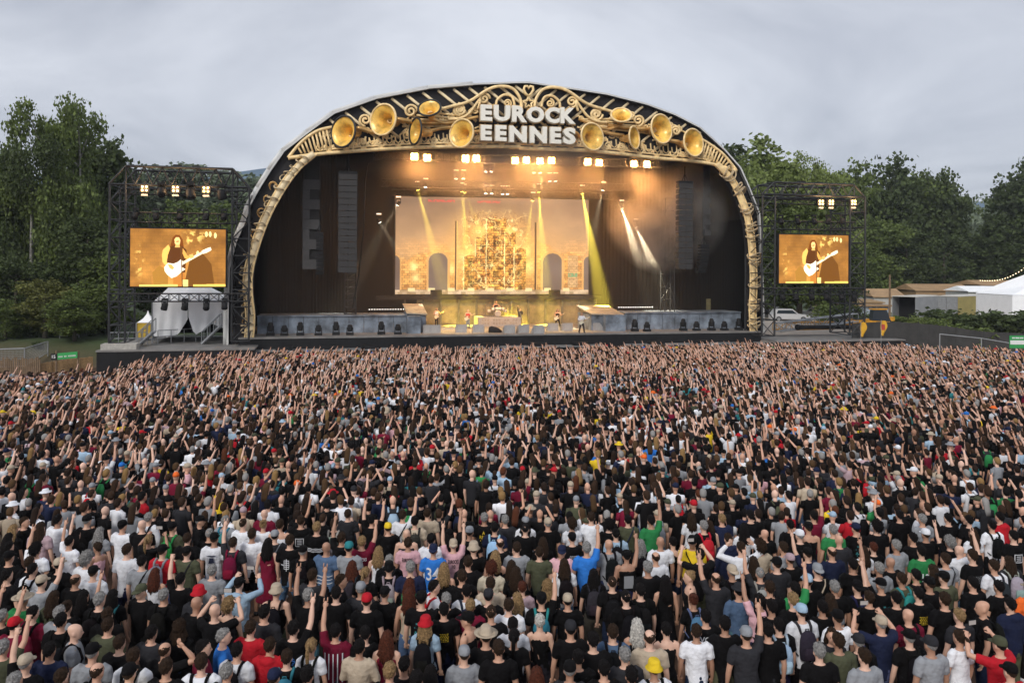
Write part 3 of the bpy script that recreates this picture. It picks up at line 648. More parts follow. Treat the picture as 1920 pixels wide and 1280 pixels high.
u0, z1 = SP(742, 366, VW); u1, z0 = SP(1103, 551, VW)
scr = thing('video_wall', 'giant video wall glowing gold with brick arches behind the band', 'video wall', st((u0+u1)/2, VW, z0), TH)
part('frame', MB().bx((-(u1-u0)/2-.12, .02, -.12), ((u1-u0)/2+.12, .3, z1-z0+.12)), M_rubber, scr)
p = part('screen', screen_mesh('screen', MAINPIC, u1-u0, z1-z0, 1.15), None, scr); p.location = (0, 0, (z1-z0)/2)
# ---------------------------------------------------------------- people
def bake(me, mods, name):
    o = bpy.data.objects.new('tmp', me); COL.objects.link(o)
    for ty, kw in mods:
        q = o.modifiers.new('m', ty)
        for a, b in kw.items(): setattr(q, a, b)
    r = bpy.data.meshes.new_from_object(o.evaluated_get(bpy.context.evaluated_depsgraph_get())); r.name = name
    bpy.data.objects.remove(o); bpy.data.meshes.remove(me)
    r.polygons.foreach_set('use_smooth', [True]*len(r.polygons)); return r
M_skin = mat('skin', (.5, .3, .2), .55, var=.06, scale=9, objcol=True)
M_hair = mat('hair', (.05, .03, .02), .7, var=.6, scale=34, objcol=True, bump=.9, bscale=70, spec=.15)
M_cloth = mat('woven_cloth', (.1, .1, .1), .9, var=.09, scale=7, objcol=True, bump=.8, bscale=9, spec=.12)
M_denim = M_cloth
M_eye = mat('dark_eye', (.02, .015, .012), .3, var=0)
M_print = mat('shirt_print', (.8, .8, .8), .8, var=.08, scale=30, objcol=True)
# arm poses in body space (x out from the body, y ahead, z up): upper arm, forearm, hand kind
ARM = {'D': ((.22, .02, -1), (.06, .28, -1), 'relax'), 'U': ((.22, .42, .92), (-.02, .35, 1), 'horn'), 'V': ((.62, .45, .45), (-.12, .3, 1), 'horn'), 'W': ((.12, .8, .75), (-.05, .65, .85), 'horn'), 'A': ((.5, .6, .62), (.22, .4, .9), 'horn'), 'B': ((.08, .5, .9), (-.3, .45, .9), 'point'), 'C': ((.35, .9, .35), (.05, .8, .6), 'horn'), 'J': ((.7, .3, .3), (-.5, .35, .8), 'fist'), 'I': ((.3, .4, .85), (0, .25, 1), 'point'), 'K': ((.3, .38, .86), (.02, .3, 1), 'fist'),
       'P': ((.5, .75, .1), (-.45, .55, .75), 'grip'), 'F': ((.28, .18, -1), (-.85, .55, .12), 'fist'), 'H': ((.6, -.12, -.85), (-.45, .45, -.75), 'relax'), 'X': ((.85, .3, .3), (-.8, -.1, .85), 'relax'),
       'E': ((.35, .15, -.9), (-.15, 1, .25), 'grip'), 'O': ((.9, .25, -.35), (.6, .6, .1), 'relax'), 'S': ((.95, .1, .02), (.5, .1, .9), 'fist'),
       'G': ((.42, -.12, -.85), (-.55, .75, -.18), 'grip'), 'N': ((.5, .35, -.72), (.35, .75, .35), 'grip'), 'R': ((.55, .5, -.5), (.1, 1, .1), 'fist')}
def arm_pts(code, sx, fem):
    a, b, hk = ARM[code]; sh = Vector((sx*(.168 if fem else .188), -.005, 1.415)); A = Vector((a[0]*sx, a[1], a[2])).normalized(); B = Vector((b[0]*sx, b[1], b[2])).normalized()
    if A.z > .4: sh = sh+Vector((-.02*sx, .01, .035))
    e = sh+A*.285; w = e+B*.25
    return sh, e, w, B, hk
def hand(mb, w, B, hk, sx):
    # palm with five separate fingers; fd = finger direction, side = across the palm, pn = palm normal
    side = Vector((sx, 0, 0)); side = (side-B*side.dot(B)).normalized(); pn = B.cross(side).normalized()
    if pn.y < 0: pn = -pn
    palm = w+B*.05; Mx = Matrix((side, pn, B)).transposed()
    mb.ell(w+B*.048, (.041, .019, .056), 8, 6, 0, Mx)
    curl = {'relax': [.35]*4, 'horn': [0, 1, 1, 0], 'fist': [1]*4, 'point': [0, 1, 1, 1], 'grip': [.7]*4}[hk]
    for i, c in enumerate(curl):
        off = (1.5-i)*.0205*(-1); L = (.066, .076, .071, .056)[i]
        p = w+B*.092-side*off*-1; sp = side*(-off)*(.9 if c == 0 else .1)*5
        d0 = (B+sp*.35).normalized()
        if c == 0: pts = [p, p+d0*L*.55, p+d0*L*1.1]
        else: pts = [p, p+(d0*(1-c*.75)+pn*c).normalized()*L*.45, p+(d0*(1-c*.75)+pn*c).normalized()*L*.45+(-B*c+pn*.35+B*(1-c)*1.2).normalized()*L*.5]
        mb.tube(pts, [.0105, .0095, .007], 6)
    p = w+B*.03-side*.034*1
    if hk in ('horn', 'fist', 'point'): pts = [p, p+B*.035+pn*.028, p+B*.05+pn*.045+side*.03]
    else: pts = [p, p+B*.03-side*.022, p+B*.06-side*.03+pn*.015]
    mb.tube(pts, [.013, .011, .008], 6)
def torso_rings(fem, g=0.0):
    if fem: r = [(0, .0, .80, .13, .11), (0, 0, .86, .165, .125), (0, 0, .94, .168, .125), (0, .0, 1.06, .13, .1), (0, .0, 1.14, .128, .1), (0, .01, 1.24, .145, .118), (0, 0, 1.34, .152, .108), (0, -.005, 1.42, .14, .09), (0, -.01, 1.47, .085, .07)]
    else: r = [(0, 0, .80, .13, .11), (0, 0, .86, .16, .12), (0, 0, .94, .163, .122), (0, .01, 1.06, .155, .118), (0, .01, 1.16, .16, .118), (0, .01, 1.27, .178, .125), (0, 0, 1.36, .185, .115), (0, -.005, 1.43, .165, .095), (0, -.01, 1.48, .095, .072)]
    return [(a, b, c, d+g, e+g) for a, b, c, d, e in r]
HX, HZ = .02, 1.635                                   # head centre
def legs(stance):
    return {'n': [((.085, 0, .9), (.1, .01, .5), (.105, -.02, .08))], 'w': [((.085, 0, .9), (.17, .04, .5), (.24, -.03, .08))], 'k': [((.085, 0, .9), (.11, .1, .5), (.12, -.1, .1))]}[stance][0]
def leg_pts(stance, sx):
    h, k, a = legs(stance)
    if stance == 'k' and sx < 0: k = (.1, .02, .5); a = (.12, .14, .08)
    return [Vector((p[0]*sx, p[1], p[2])) for p in (h, k, a)]
PCACHE = {}
def body_mesh(L, Rr, fem, stance='n'):
    key = ('b', L, Rr, fem, stance)
    if key in PCACHE: return PCACHE[key]
    mb = MB(); mb.rings(torso_rings(fem), 14)
    mb.rings([(0, -.01, 1.44, .07, .062), (0, 0, 1.5, .054, .056), (0, .01, 1.58, .053, .058)], 10)
    mb.rings([(0, .05, 1.525, .03, .03), (0, .045, 1.545, .048, .056), (0, .03, 1.58, .064, .083), (0, .022, 1.62, .073, .094), (0, .015, 1.66, .077, .1), (0, .01, 1.70, .075, .099), (0, .005, 1.73, .06, .08), (0, 0, 1.752, .03, .04)], 12)
    mb.ell((0, .118, 1.615), (.014, .02, .024), 8, 6)                            # nose
    mb.ell((0, .1, 1.575), (.026, .012, .012), 8, 5)                             # lips
    for s in (-1, 1): mb.ell((s*.079, .005, 1.625), (.012, .022, .032), 8, 6); mb.ell((s*.03, .095, 1.665), (.026, .016, .009), 8, 5)
    for sx, cd in ((-1, L), (1, Rr)):
        sh, e, w, B, hk = arm_pts(cd, sx, fem); f = .86 if fem else 1
        mb.tube([sh-(e-sh)*.12+Vector((-sx*.05, 0, 0)), sh, sh.lerp(e, .4), e, e.lerp(w, .35), w, w+B*.03], [.05*f, .06*f, .052*f, .042*f, .044*f, .028*f, .027*f], 10)
        h, k, a = leg_pts(stance, sx)
        mb.tube([h+Vector((0, 0, .05)), h-Vector((0, 0, .1)), k, k.lerp(a, .3), a], [.085, .088, .058, .06, .038], 10)
        mb.tube([a+Vector((0, -.03, -.02)), a+Vector((0, .06, -.045)), a+Vector((sx*.01, .16, -.055))], [.04, .038, .026], 8)
    me = mb.mesh('b', [M_skin])
    me = bake(me, [('REMESH', dict(mode='VOXEL', voxel_size=.0135)), ('SMOOTH', dict(iterations=2, factor=.5)), ('DECIMATE', dict(ratio=.16))], 'person_body')
    hb = MB(); 
    for sx, cd in ((-1, L), (1, Rr)):
        sh, e, w, B, hk = arm_pts(cd, sx, fem); hand(hb, w, B, hk, sx)
    k = len(me.vertices)
    for s in (-1, 1): hb.ell((s*.031, .112, 1.645), (.011, .006, .007), 6, 4, 1)
    bm = bmesh.new(); bm.from_mesh(me); t = hb.mesh('h', [M_skin, M_eye], True); bm.from_mesh(t); bm.to_mesh(me); bm.free(); bpy.data.meshes.remove(t)
    if len(me.materials) < 1: me.materials.append(M_skin)
    me.materials.append(M_eye); PCACHE[key] = me; return me
def top_mesh(kind, L, Rr, fem):
    """kind: tee, vest, long, hood, dress"""
    key = ('t', kind, L, Rr, fem)
    if key in PCACHE: return PCACHE[key]
    mb = MB(); g = {'tee': .017, 'vest': .008, 'long': .02, 'hood': .035, 'dress': .014}[kind]
    rr = torso_rings(fem, g)[1 if kind != 'hood' else 1:]
    if kind == 'vest': rr = [(a, b, c, d, e) for a, b, c, d, e in rr[:-2]]+[(0, 0, 1.40, .12, .1), (0, -.01, 1.45, .085, .07)]
    if kind == 'dress': rr = [(0, 0, .45, .25, .2), (0, 0, .6, .22, .18), (0, 0, .75, .2, .16)]+rr
    if kind in ('tee', 'hood') and not fem: rr = [(0, .0, .80, .175, .14)]+rr[1:]
    mb.rings(rr, 16)
    if kind == 'hood': mb.ell((0, -.085, 1.45), (.13, .07, .075), 12, 8)
    if kind != 'vest' and kind != 'dress':
        for sx, cd in ((-1, L), (1, Rr)):
            sh, e, w, B, hk = arm_pts(cd, sx, fem); f = .9 if fem else 1
            if kind == 'tee':
                q = sh.lerp(e, .66); mb.tube([sh-(e-sh)*.2+Vector((-sx*.05, 0, 0)), sh, q], [.06*f, .078*f, .068*f], 12)
            else: mb.tube([sh-(e-sh)*.2+Vector((-sx*.05, 0, 0)), sh, e, e.lerp(w, .4), w], [.06*f, .076*f, .058*f, .055*f, .04*f], 12)
    elif True:
        for sx in (-1, 1): mb.tube([(sx*.1, .05, 1.4), (sx*.105, 0, 1.475), (sx*.1, -.05, 1.4)], .018, 6)
    me = mb.mesh('t', [M_cloth])
    me = bake(me, [('REMESH', dict(mode='VOXEL', voxel_size=.016)), ('SMOOTH', dict(iterations=2, factor=.5)), ('DECIMATE', dict(ratio=.2))], 'top')
    v = np.empty(len(me.vertices)*3); me.vertices.foreach_get('co', v); v = v.reshape(-1, 3)
    for i, p in enumerate(v):
        q = mnoise.noise(Vector((p[0]*9, p[1]*9, p[2]*6+len(kind))))*.02*(1.2 if p[2] < 1.25 else .6); n = Vector((p[0], p[1], 0)); n = n.normalized() if n.length > .01 else n
        v[i, 0] += n.x*q; v[i, 1] += n.y*q
    me.vertices.foreach_set('co', v.ravel()); me.update(); PCACHE[key] = me
    if not me.materials: me.materials.append(M_cloth)
    return me
def bottom_mesh(kind, fem, stance='n'):
    key = ('l', kind, fem, stance)
    if key in PCACHE: return PCACHE[key]
    mb = MB(); mb.rings([(0, 0, .78, .15, .13), (0, 0, .84, .18, .14), (0, 0, .92, .178, .138), (0, 0, 1.0, .16, .125)], 14)
    if kind == 'skirt': mb.rings([(0, 0, .52, .23, .18), (0, 0, .7, .21, .17), (0, 0, .9, .18, .14)], 14)
    else:
        for sx in (-1, 1):
            h, k, a = leg_pts(stance, sx)
            if kind == 'shorts': mb.tube([h, h-Vector((0, 0, .12)), k+Vector((0, 0, .02))], [.095, .112, .1], 12)
            else: mb.tube([h, h-Vector((0, 0, .12)), k, a+Vector((0, 0, .02))], [.09, .103, .076, .066], 12)
    me = mb.mesh('l', [M_cloth]); me = bake(me, [('REMESH', dict(mode='VOXEL', voxel_size=.018)), ('SMOOTH', dict(iterations=1, factor=.5)), ('DECIMATE', dict(ratio=.22))], 'bottom'); PCACHE[key] = me
    if not me.materials: me.materials.append(M_cloth)
    return me
def shoe_mesh(stance, sx):
    key = ('s', stance, sx)
    if key not in PCACHE:
        h, k, a = leg_pts(stance, sx)
        PCACHE[key] = MB().tube([a+Vector((0, -.06, -.03)), a+Vector((0, 0, -.025)), a+Vector((0, .1, -.04)), a+Vector((sx*.01, .2, -.05))], [.035, .052, .047, .03], 10).mesh('shoe', [M_cloth], True)
    return PCACHE[key]
def hair_mesh(kind):
    key = ('h', kind)
    if key in PCACHE: return PCACHE[key]
    bm = bmesh.new(); bmesh.ops.create_icosphere(bm, subdivisions=5 if kind in ('short', 'curly', 'longcurly') else 4, radius=1)
    g = {'short': 1.09, 'buzz': 1.03, 'bald': 1.05, 'curly': 1.42, 'long': 1.12, 'pony': 1.09, 'bun': 1.09, 'longcurly': 1.3, 'mohawk': 1.05}.get(kind, 1.09)
    kill = []
    for v in bm.verts:
        p = v.co.copy(); ax = math.atan2(p.x, p.y)                    # 0 = face
        lowest = -.05+.75*max(0, math.cos(ax))**.7 if math.cos(ax) > 0 else -.05-.75*(-math.cos(ax))**.8
        if kind in ('buzz', 'bald'): lowest += .05
        if kind == 'bald' and p.z > .5+.12*math.sin(ax*3): kill.append(v); continue
        lowest += .16*mnoise.noise(p*5)
        if p.z < lowest-.08: kill.append(v); continue
        amp = {'curly': .16, 'longcurly': .14, 'buzz': .02}.get(kind, .075); q = 1+amp*mnoise.noise(p*(6 if amp > .1 else 4)+Vector((len(kind), 0, 0)))+(amp*.7*mnoise.noise(p*13))+(amp*.5*mnoise.noise(p*27))
        if p.z < lowest: q *= .93
        v.co = Vector((p.x*.079*g*q, p.y*.101*g*q+.012-(.012 if g > 1.2 else 0), p.z*.099*g*q+1.668))
        if kind == 'mohawk' and abs(p.x) > .35: v.co = v.co*.985+Vector((0, 0, 1.668*.015))
    bmesh.ops.delete(bm, geom=kill, context='VERTS')
    me = bpy.data.meshes.new('hair'); bm.to_mesh(me); bm.free()
    me.polygons.foreach_set('use_smooth', [True]*len(me.polygons))
    ex = MB()
    if kind in ('short', 'curly', 'long', 'longcurly', 'pony', 'bun'):
        r9 = random.Random(len(kind)); nv = len(me.vertices); nt_ = 90 if 'curly' in kind else 40
        for q in range(nt_ if nv else 0):
            v = me.vertices[r9.randrange(nv)].co; nrm = Vector((v.x/.0064, (v.y-.01)/.0102, (v.z-1.668)/.0098)).normalized(); dn = Vector((r9.uniform(-.6, .6), -.35+r9.uniform(-.5, .5), -.75)); dn = (dn-nrm*dn.dot(nrm)).normalized()
            L_ = r9.uniform(.02, .045) if 'curly' in kind else r9.uniform(.012, .026); b_ = Vector(v)-nrm*.004; ex.tube([b_, b_+nrm*(.012 if 'curly' in kind else .006)+dn*L_*.5, b_+nrm*(.004 if kind != 'curly' else .025)+dn*L_], [.011, .009, .002], 4)
    if kind in ('long', 'longcurly'):
        L = 1.33 if kind == 'long' else 1.42; n = 17
        for j in range(n):                                            # locks falling down the back
            a = (j/(n-1)-.5)*2.5; x = .088*math.sin(a); y = -.095*math.cos(a)+.01; e = L+rnd.uniform(-.06, .06)+.05*abs(a)
            w = rnd.uniform(-.02, .02)*(2.2 if kind == 'longcurly' else 1)
            ex.tube([(x*.75, y*.7, 1.70), (x*1.02, y*1.05, 1.64), (x*1.12+w, y*1.08-.005, 1.53), (x*1.25-w, y*.9-.055, (1.5+e)/2), (x*1.1+w, y*.7-.075, e)], [.018, .026, .027 if kind == 'long' else .035, .026, .007], 7)
    if kind == 'pony': ex.tube([(0, -.1, 1.7), (0, -.135, 1.69), (.005, -.16, 1.6), (0, -.15, 1.48), (.01, -.14, 1.38)], [.02, .024, .034, .03, .008], 8)
    if kind == 'bun': ex.ell((0, -.09, 1.75), (.045, .045, .04), 10, 7)
    if kind == 'mohawk': ex.ell((0, 0, 1.735), (.025, .1, .04), 10, 7)
    if ex.v:
        bm = bmesh.new(); bm.from_mesh(me); t = ex.mesh('x', [M_hair], True); bm.from_mesh(t); bm.to_mesh(me); bm.free(); bpy.data.meshes.remove(t)
    if not me.materials: me.materials.append(M_hair)
    me.polygons.foreach_set('use_smooth', [True]*len(me.polygons)); PCACHE[key] = me; return me
def hat_mesh(kind):
    key = ('hat', kind)
    if key in PCACHE: return PCACHE[key]
    mb = MB(); c = (0, .008)
    def dome(z0, h, rx, ry, top=.35):
        mb.rings([(0, .008, z0-.005, rx, ry), (0, .008, z0, rx*1.02, ry*1.02), (0, .008, z0+h*.45, rx*.99, ry*.99), (0, .006, z0+h*.8, rx*.8, ry*.8), (0, .004, z0+h*.97, rx*top, ry*top), (0, .004, z0+h, .01, .01)], 18)
    if kind in ('cap', 'capback'):
        dome(1.675, .108, .088, .11); s = 1 if kind == 'cap' else -1; n = 9; vs = []
        for i in range(n):
            a = math.pi*(.12+.76*i/(n-1)); vs += [(.086*math.cos(a), .008+s*.108*math.sin(a), 1.69), (.092*math.cos(a), .01+s*(.108+.085*math.sin(a)**.6)*math.sin(a)**.5, 1.678-.012*math.sin(a))]
        k = len(vs); vs += [(x, y, z-.007) for x, y, z in vs]
        mb.add(vs, [(2*i, 2*i+1, 2*i+3, 2*i+2) for i in range(n-1)]+[(k+2*i+2, k+2*i+3, k+2*i+1, k+2*i) for i in range(n-1)]+[(2*i+1, k+2*i+1, k+2*i+3, 2*i+3) for i in range(n-1)])
        mb.ell((0, .004, 1.785), (.01, .01, .006), 6, 4)
    elif kind == 'bucket':
        mb.rings([(0, .008, 1.655, .128, .148), (0, .008, 1.66, .13, .15), (0, .008, 1.69, .095, .117), (0, .008, 1.76, .086, .108), (0, .008, 1.785, .07, .09), (0, .008, 1.79, .02, .02)], 20)
    elif kind == 'straw':
        mb.rings([(0, .008, 1.705, .175, .195), (0, .008, 1.712, .178, .198), (0, .008, 1.70, .1, .12), (0, .008, 1.71, .09, .112), (0, .008, 1.79, .08, .098), (0, .008, 1.815, .055, .075), (0, .008, 1.808, .02, .03)], 22)
    elif kind == 'fedora':
        mb.rings([(0, .008, 1.70, .13, .15), (0, .008, 1.706, .133, .153), (0, .008, 1.70, .092, .113), (0, .008, 1.78, .08, .1), (0, .008, 1.80, .04, .07), (0, .008, 1.79, .01, .03)], 20)
    me = mb.mesh('hat', [M_cloth], True); PCACHE[key] = me; return me
def pack_meshes():
    if 'pack' in PCACHE: return PCACHE['pack']
    b = MB(); b.rings([(0, -.215, .98, .10, .05), (0, -.215, 1.0, .135, .08), (0, -.22, 1.12, .148, .09), (0, -.215, 1.28, .14, .085), (0, -.2, 1.38, .11, .065), (0, -.19, 1.42, .05, .035)], 14)
    p = MB(); p.rings([(0, -.3, 1.01, .08, .02), (0, -.3, 1.03, .105, .035), (0, -.305, 1.14, .108, .035), (0, -.3, 1.2, .09, .02)], 12)
    s = MB()
    for x in (-1, 1): s.tube([(x*.085, -.15, 1.36), (x*.1, -.1, 1.46), (x*.11, -.02, 1.5), (x*.115, .09, 1.42), (x*.12, .135, 1.28), (x*.16, .05, 1.08), (x*.13, -.14, 1.02)], [.018, .024, .024, .022, .02, .012, .012], 6)
    s.tube([(-.03, -.17, 1.41), (-.025, -.17, 1.45), (.025, -.17, 1.45), (.03, -.17, 1.41)], .008, 5)
    PCACHE['pack'] = (b.mesh('bag', [M_cloth], True), p.mesh('front_pocket', [M_cloth], True), s.mesh('shoulder_strap', [M_cloth], True)); return PCACHE['pack']
def strap_mesh():
    if 'strap' not in PCACHE: PCACHE['strap'] = MB().tube([(.13, -.02, 1.49), (.09, -.12, 1.42), (0, -.15, 1.25), (-.12, -.14, 1.05), (-.2, -.03, .95), (-.16, .13, 1.02), (0, .16, 1.22), (.11, .12, 1.42)], .014, 5, closed=True).mesh('bag_strap', [M_cloth], True)
    return PCACHE['strap']
def glued_text(lines, z0, size, w=None):
    mb = MB()
    for i, tx in enumerate(lines):
        if not tx: continue
        q, f = text_mesh(tx, .001, .012); wd = q[:, 0].max()-q[:, 0].min(); s = size if not w else min(size, w/max(wd, .01)*1.0)
        sy = size
        vs = []
        for p in q:
            x = p[0]*(s if not w else w/wd if len(tx) > 2 else s); z = z0-i*size*1.15+p[1]*sy*1.25; y = .01-math.sqrt(max(.04, 1-(x/.2)**2))*.152-(.0 if p[2] < 0 else .004); vs.append((x, y, z))
        mb.add(vs, f)
    return mb
SK = [(.60, .34, .235), (.54, .30, .20), (.64, .39, .28), (.40, .215, .14), (.68, .42, .31)]
CL = {'K': (.0055, .005, .0055), 'D': (.026, .026, .03), 'G': (.26, .27, .29), 'W': (.74, .75, .79), 'R': (.45, .015, .025), 'M': (.16, .01, .03), 'N': (.015, .02, .05), 'B': (.03, .17, .55), 'L': (.34, .47, .60), 'O': (.07, .075, .045),
      'T': (.44, .36, .27), 'P': (.65, .38, .42), 'Y': (.75, .52, .03), 'E': (.03, .22, .07), 't': (.03, .2, .22), 'V': (.18, .12, .4), 'C': (.62, .55, .42), 'A': (.8, .15, .03), 'J': (.08, .13, .22), 'm': (.42, .30, .33)}
CN = {'K': 'black', 'D': 'charcoal', 'G': 'grey', 'W': 'white', 'R': 'red', 'M': 'maroon', 'N': 'navy', 'B': 'blue', 'L': 'light blue', 'O': 'dark olive', 'T': 'beige', 'P': 'pink', 'Y': 'yellow', 'E': 'green', 't': 'teal', 'V': 'violet', 'C': 'cream', 'A': 'orange', 'J': 'denim blue', 'm': 'mauve'}
HC = {'b': (.034, .019, .011), 'k': (.008, .006, .006), 'y': (.30, .19, .09), 'g': (.28, .27, .26), 'r': (.09, .026, .014), 'w': (.6, .57, .52)}
def make_person(loc, rz, L='D', Rr='D', fem=False, scale=1, top=('tee', 'K'), bottom=('jeans', 'N'), hair=('short', 'b'), hat=None, skin=None, stance='n', strap=None, pr=None, group=None):
    o = bpy.data.objects.new('person', body_mesh(L, Rr, fem, stance)); COL.objects.link(o)
    o.location = loc; o.rotation_euler = (0, 0, rz); o.scale = (scale,)*3; sk = skin or rnd.choice(SK); o.color = (*sk, 1); o['category'] = 'person'
    if group: o['group'] = group
    def ch(n, me, c):
        k = bpy.data.objects.new(n, me); COL.objects.link(k); k.parent = o; k.color = (*c, 1); return k
    j = rnd.uniform(.85, 1.15); c = tuple(q*j for q in CL[top[1]])
    nm = {'tee': 't_shirt', 'vest': 'vest_top', 'long': 'long_sleeved_top', 'hood': 'jacket', 'dress': 'dress'}[top[0]]
    t = ch(nm, top_mesh(top[0], L, Rr, fem), c)
    ch({'jeans': 'trousers', 'shorts': 'shorts', 'skirt': 'skirt'}[bottom[0]], bottom_mesh(bottom[0], fem, stance), tuple(q*rnd.uniform(.8, 1.2) for q in CL[bottom[1]]))
    for sx in (-1, 1): ch('shoe', shoe_mesh(stance, sx), CL[rnd.choice('KKDWD')])
    if hair[0] != 'x':
        hk = hair[0]
        if hat and hk == 'short': hk = 'buzz'
        if hat and hk in ('curly', 'longcurly'): hk = 'long'
        ch('hair', hair_mesh(hk), HC[hair[1]])
    if hat: ch({'cap': 'cap', 'capback': 'cap', 'bucket': 'bucket_hat', 'straw': 'brimmed_hat', 'fedora': 'brimmed_hat'}[hat[0]], hat_mesh(hat[0]), CL[hat[1]])
    if strap: ch('bag_strap', strap_mesh(), CL[strap])
    if pr:
        key = ('pr', pr[0])
        if key not in PCACHE: PCACHE[key] = pr[2]().mesh('print', [M_print])
        k = bpy.data.objects.new('shirt_print', PCACHE[key]); COL.objects.link(k); k.parent = t; k.color = (*CL[pr[1]], 1)
    return o
def bpart_colour(o, c): o.color = (*c, 1); return o
# ---------------------------------------------------------------- things on the stage
def sthing(name, label, cat, px, py, v=None, z=FLOOR, group=None, rz=0):
    """a thing standing on height z where the photo shows its foot"""
    if v is None: p = onz(px, py, z)
    else: u = SP(px, py, v)[0]; p = st(u, v, z)
    return thing(name, label, cat, p, TH+rz, group)
M_set = mat('stage_set_stone', (.15, .14, .10), .8, var=.6, scale=1.6, bump=.5)
M_setb = mat('painted_brick_set', (.24, .20, .11), .8, var=.5, scale=1.2, bump=.5)
vb = 11.7
uL, zt = SP(705, 551, vb); uR, zb = SP(1130, 560, vb)
cw = thing('raised_walkway', 'dark raised walkway along the foot of the video wall', 'walkway', st((uL+uR)/2, vb, FLOOR), TH)
h = zb-FLOOR
wW = uR-uL
part('deck', MB().bx((-wW/2, -1.0, h), (wW/2, .25, h+.32)), M_rubber, cw)
mb = MB()
for x in np.linspace(-wW/2+2.8, wW/2-1, 12): mb.bx((x-.09, -.75, .01), (x+.09, -.55, h-.002))
part('post_row', mb, M_set, cw)
mb = MB(); mb.bx((-wW/2+4.0, -.5, .01), (wW/2-.8, -.35, h-.01))
part('painted_backing', mb, M_setb, cw)
mb = MB()
for i in range(6): q = -wW/2+2.5+i*(wW-5)/5; mb.bar((q, -.95, h+.05), (q+2.4, -.95, h+.05), .04)
part('edge_rail', mb, M_alu, cw)
for px, lb in ((818, 'left'), (1040, 'right')):
    u = SP(px, 551, vb-.5)[0]; solo('speaker_box', MB().bx((-.55, -.3, 0), (.55, .3, .62)).bx((-.4, -.33, .08), (.4, -.3, .5)), M_rubber, f'black box on the raised walkway, {lb} one of the two under the screen', 'speaker', st(u, vb-.45, FLOOR+h+.325), TH)
# wing walls with ledges, ramps
def wing(x0, x1, y0, v, label):
    a = SP(x0, y0, v)[0]; b = SP(x1, y0, v)[0]; z = SP((x0+x1)/2, y0, v)[1]; w = b-a
    t = thing('wing_riser', label, 'stage riser', st((a+b)/2, v, FLOOR), TH); hh = z-FLOOR; n = max(5, int(w/1.25))
    for i in range(n):
        q = -w/2+i*w/n; part('panel', MB().bx((q+.02, 0, .01), (q+w/n-.02, .12+.02*(i % 2), hh-.1)), M_slate, t)
    part('top_ledge', MB().bx((-w/2, -.12, hh-.098), (w/2, 3.4, hh)), M_slate, t)
    return t, hh, a, b
wl, hl, la, lb_ = wing(482, 765, 591, 2.6, 'long weathered blue grey riser across the left wing of the stage')
wr, hr, ra, rb = wing(1172, 1401, 585, 2.6, 'long weathered blue grey riser across the right wing of the stage')
M_pale = mat('pale_worn_ramp', (.27, .25, .21), .7, var=.3, scale=1.5)
for (x0, x1, yt, yb, lb, sg) in ((765, 800, 577, 627, 'pale topped ramp block at the inner end of the left riser', 1), (1112, 1172, 580, 622, 'pale topped ramp block at the inner end of the right riser', -1)):
    a = SP(x0, yb, 1.4)[0]; b = SP(x1, yb, 1.4)[0]; zt = SP((x0+x1)/2, yt, 4)[1]; t = thing('ramp_block', lb, 'stage riser', st((a+b)/2, 1.4, FLOOR), TH); w = b-a; hh = zt-FLOOR
    part('side_wall', MB().prism([(-w/2, .01), (w/2, .01), (w/2, hh*.72 if sg > 0 else hh*.8), (-w/2, hh*.8)], .5, 4.8), M_slate, t)
    mbx = MB(); mbx.add([(-w/2-.1, .35, hh*.8), (w/2+.1, .35, hh*.74), (w/2+.1, 5, hh+.15), (-w/2-.1, 5, hh+.2), (-w/2-.1, .35, hh*.8+.1), (w/2+.1, .35, hh*.74+.1), (w/2+.1, 5, hh+.25), (-w/2-.1, 5, hh+.3)], [(0, 3, 2, 1), (4, 5, 6, 7), (0, 1, 5, 4), (1, 2, 6, 5), (2, 3, 7, 6), (3, 0, 4, 7)])
    part('top', mbx, M_pale, t); part('foot_block', MB().bx((-w/2*sg-.1, -.4, .01), (w/2*.3*sg, .45, 1.5)), M_slate, t)
# footlight rows on the risers
M_plate2 = mat('footlight_lens', (1, 1, .95), .3, emit=2.2, ecol=(1, .95, .85), var=0)
for (x0, x1, y, v, lb) in ((690, 764, 580, 5, 'row of tiny white footlights above the left riser'), (1158, 1225, 576, 5, 'row of tiny white footlights above the right riser')):
    a = SP(x0, y, v); b = SP(x1, y, v); w = b[0]-a[0]; t = thing('footlight_bar', lb, 'light bar', st(a[0], v, a[1]), TH)
    n = 15; part('bar', MB().bx((0, 0, -.1), (w, .15, .08)).bx((0, .03, FLOOR+hl-a[1] if x0 < 900 else FLOOR+hr-a[1]), (.1, .1, -.1)).bx((w-.1, .03, FLOOR+hl-a[1]), (w, .1, -.1)), M_rubber, t)
    lm2 = MB().tube([(0, -.002, 0), (0, -.03, 0)], .042, 8).mesh('bulb', [M_plate2])
    for i in range(n): q = part('bulb', lm2, None, t); q.location = ((i+.5)*w/n, -.01, 0)
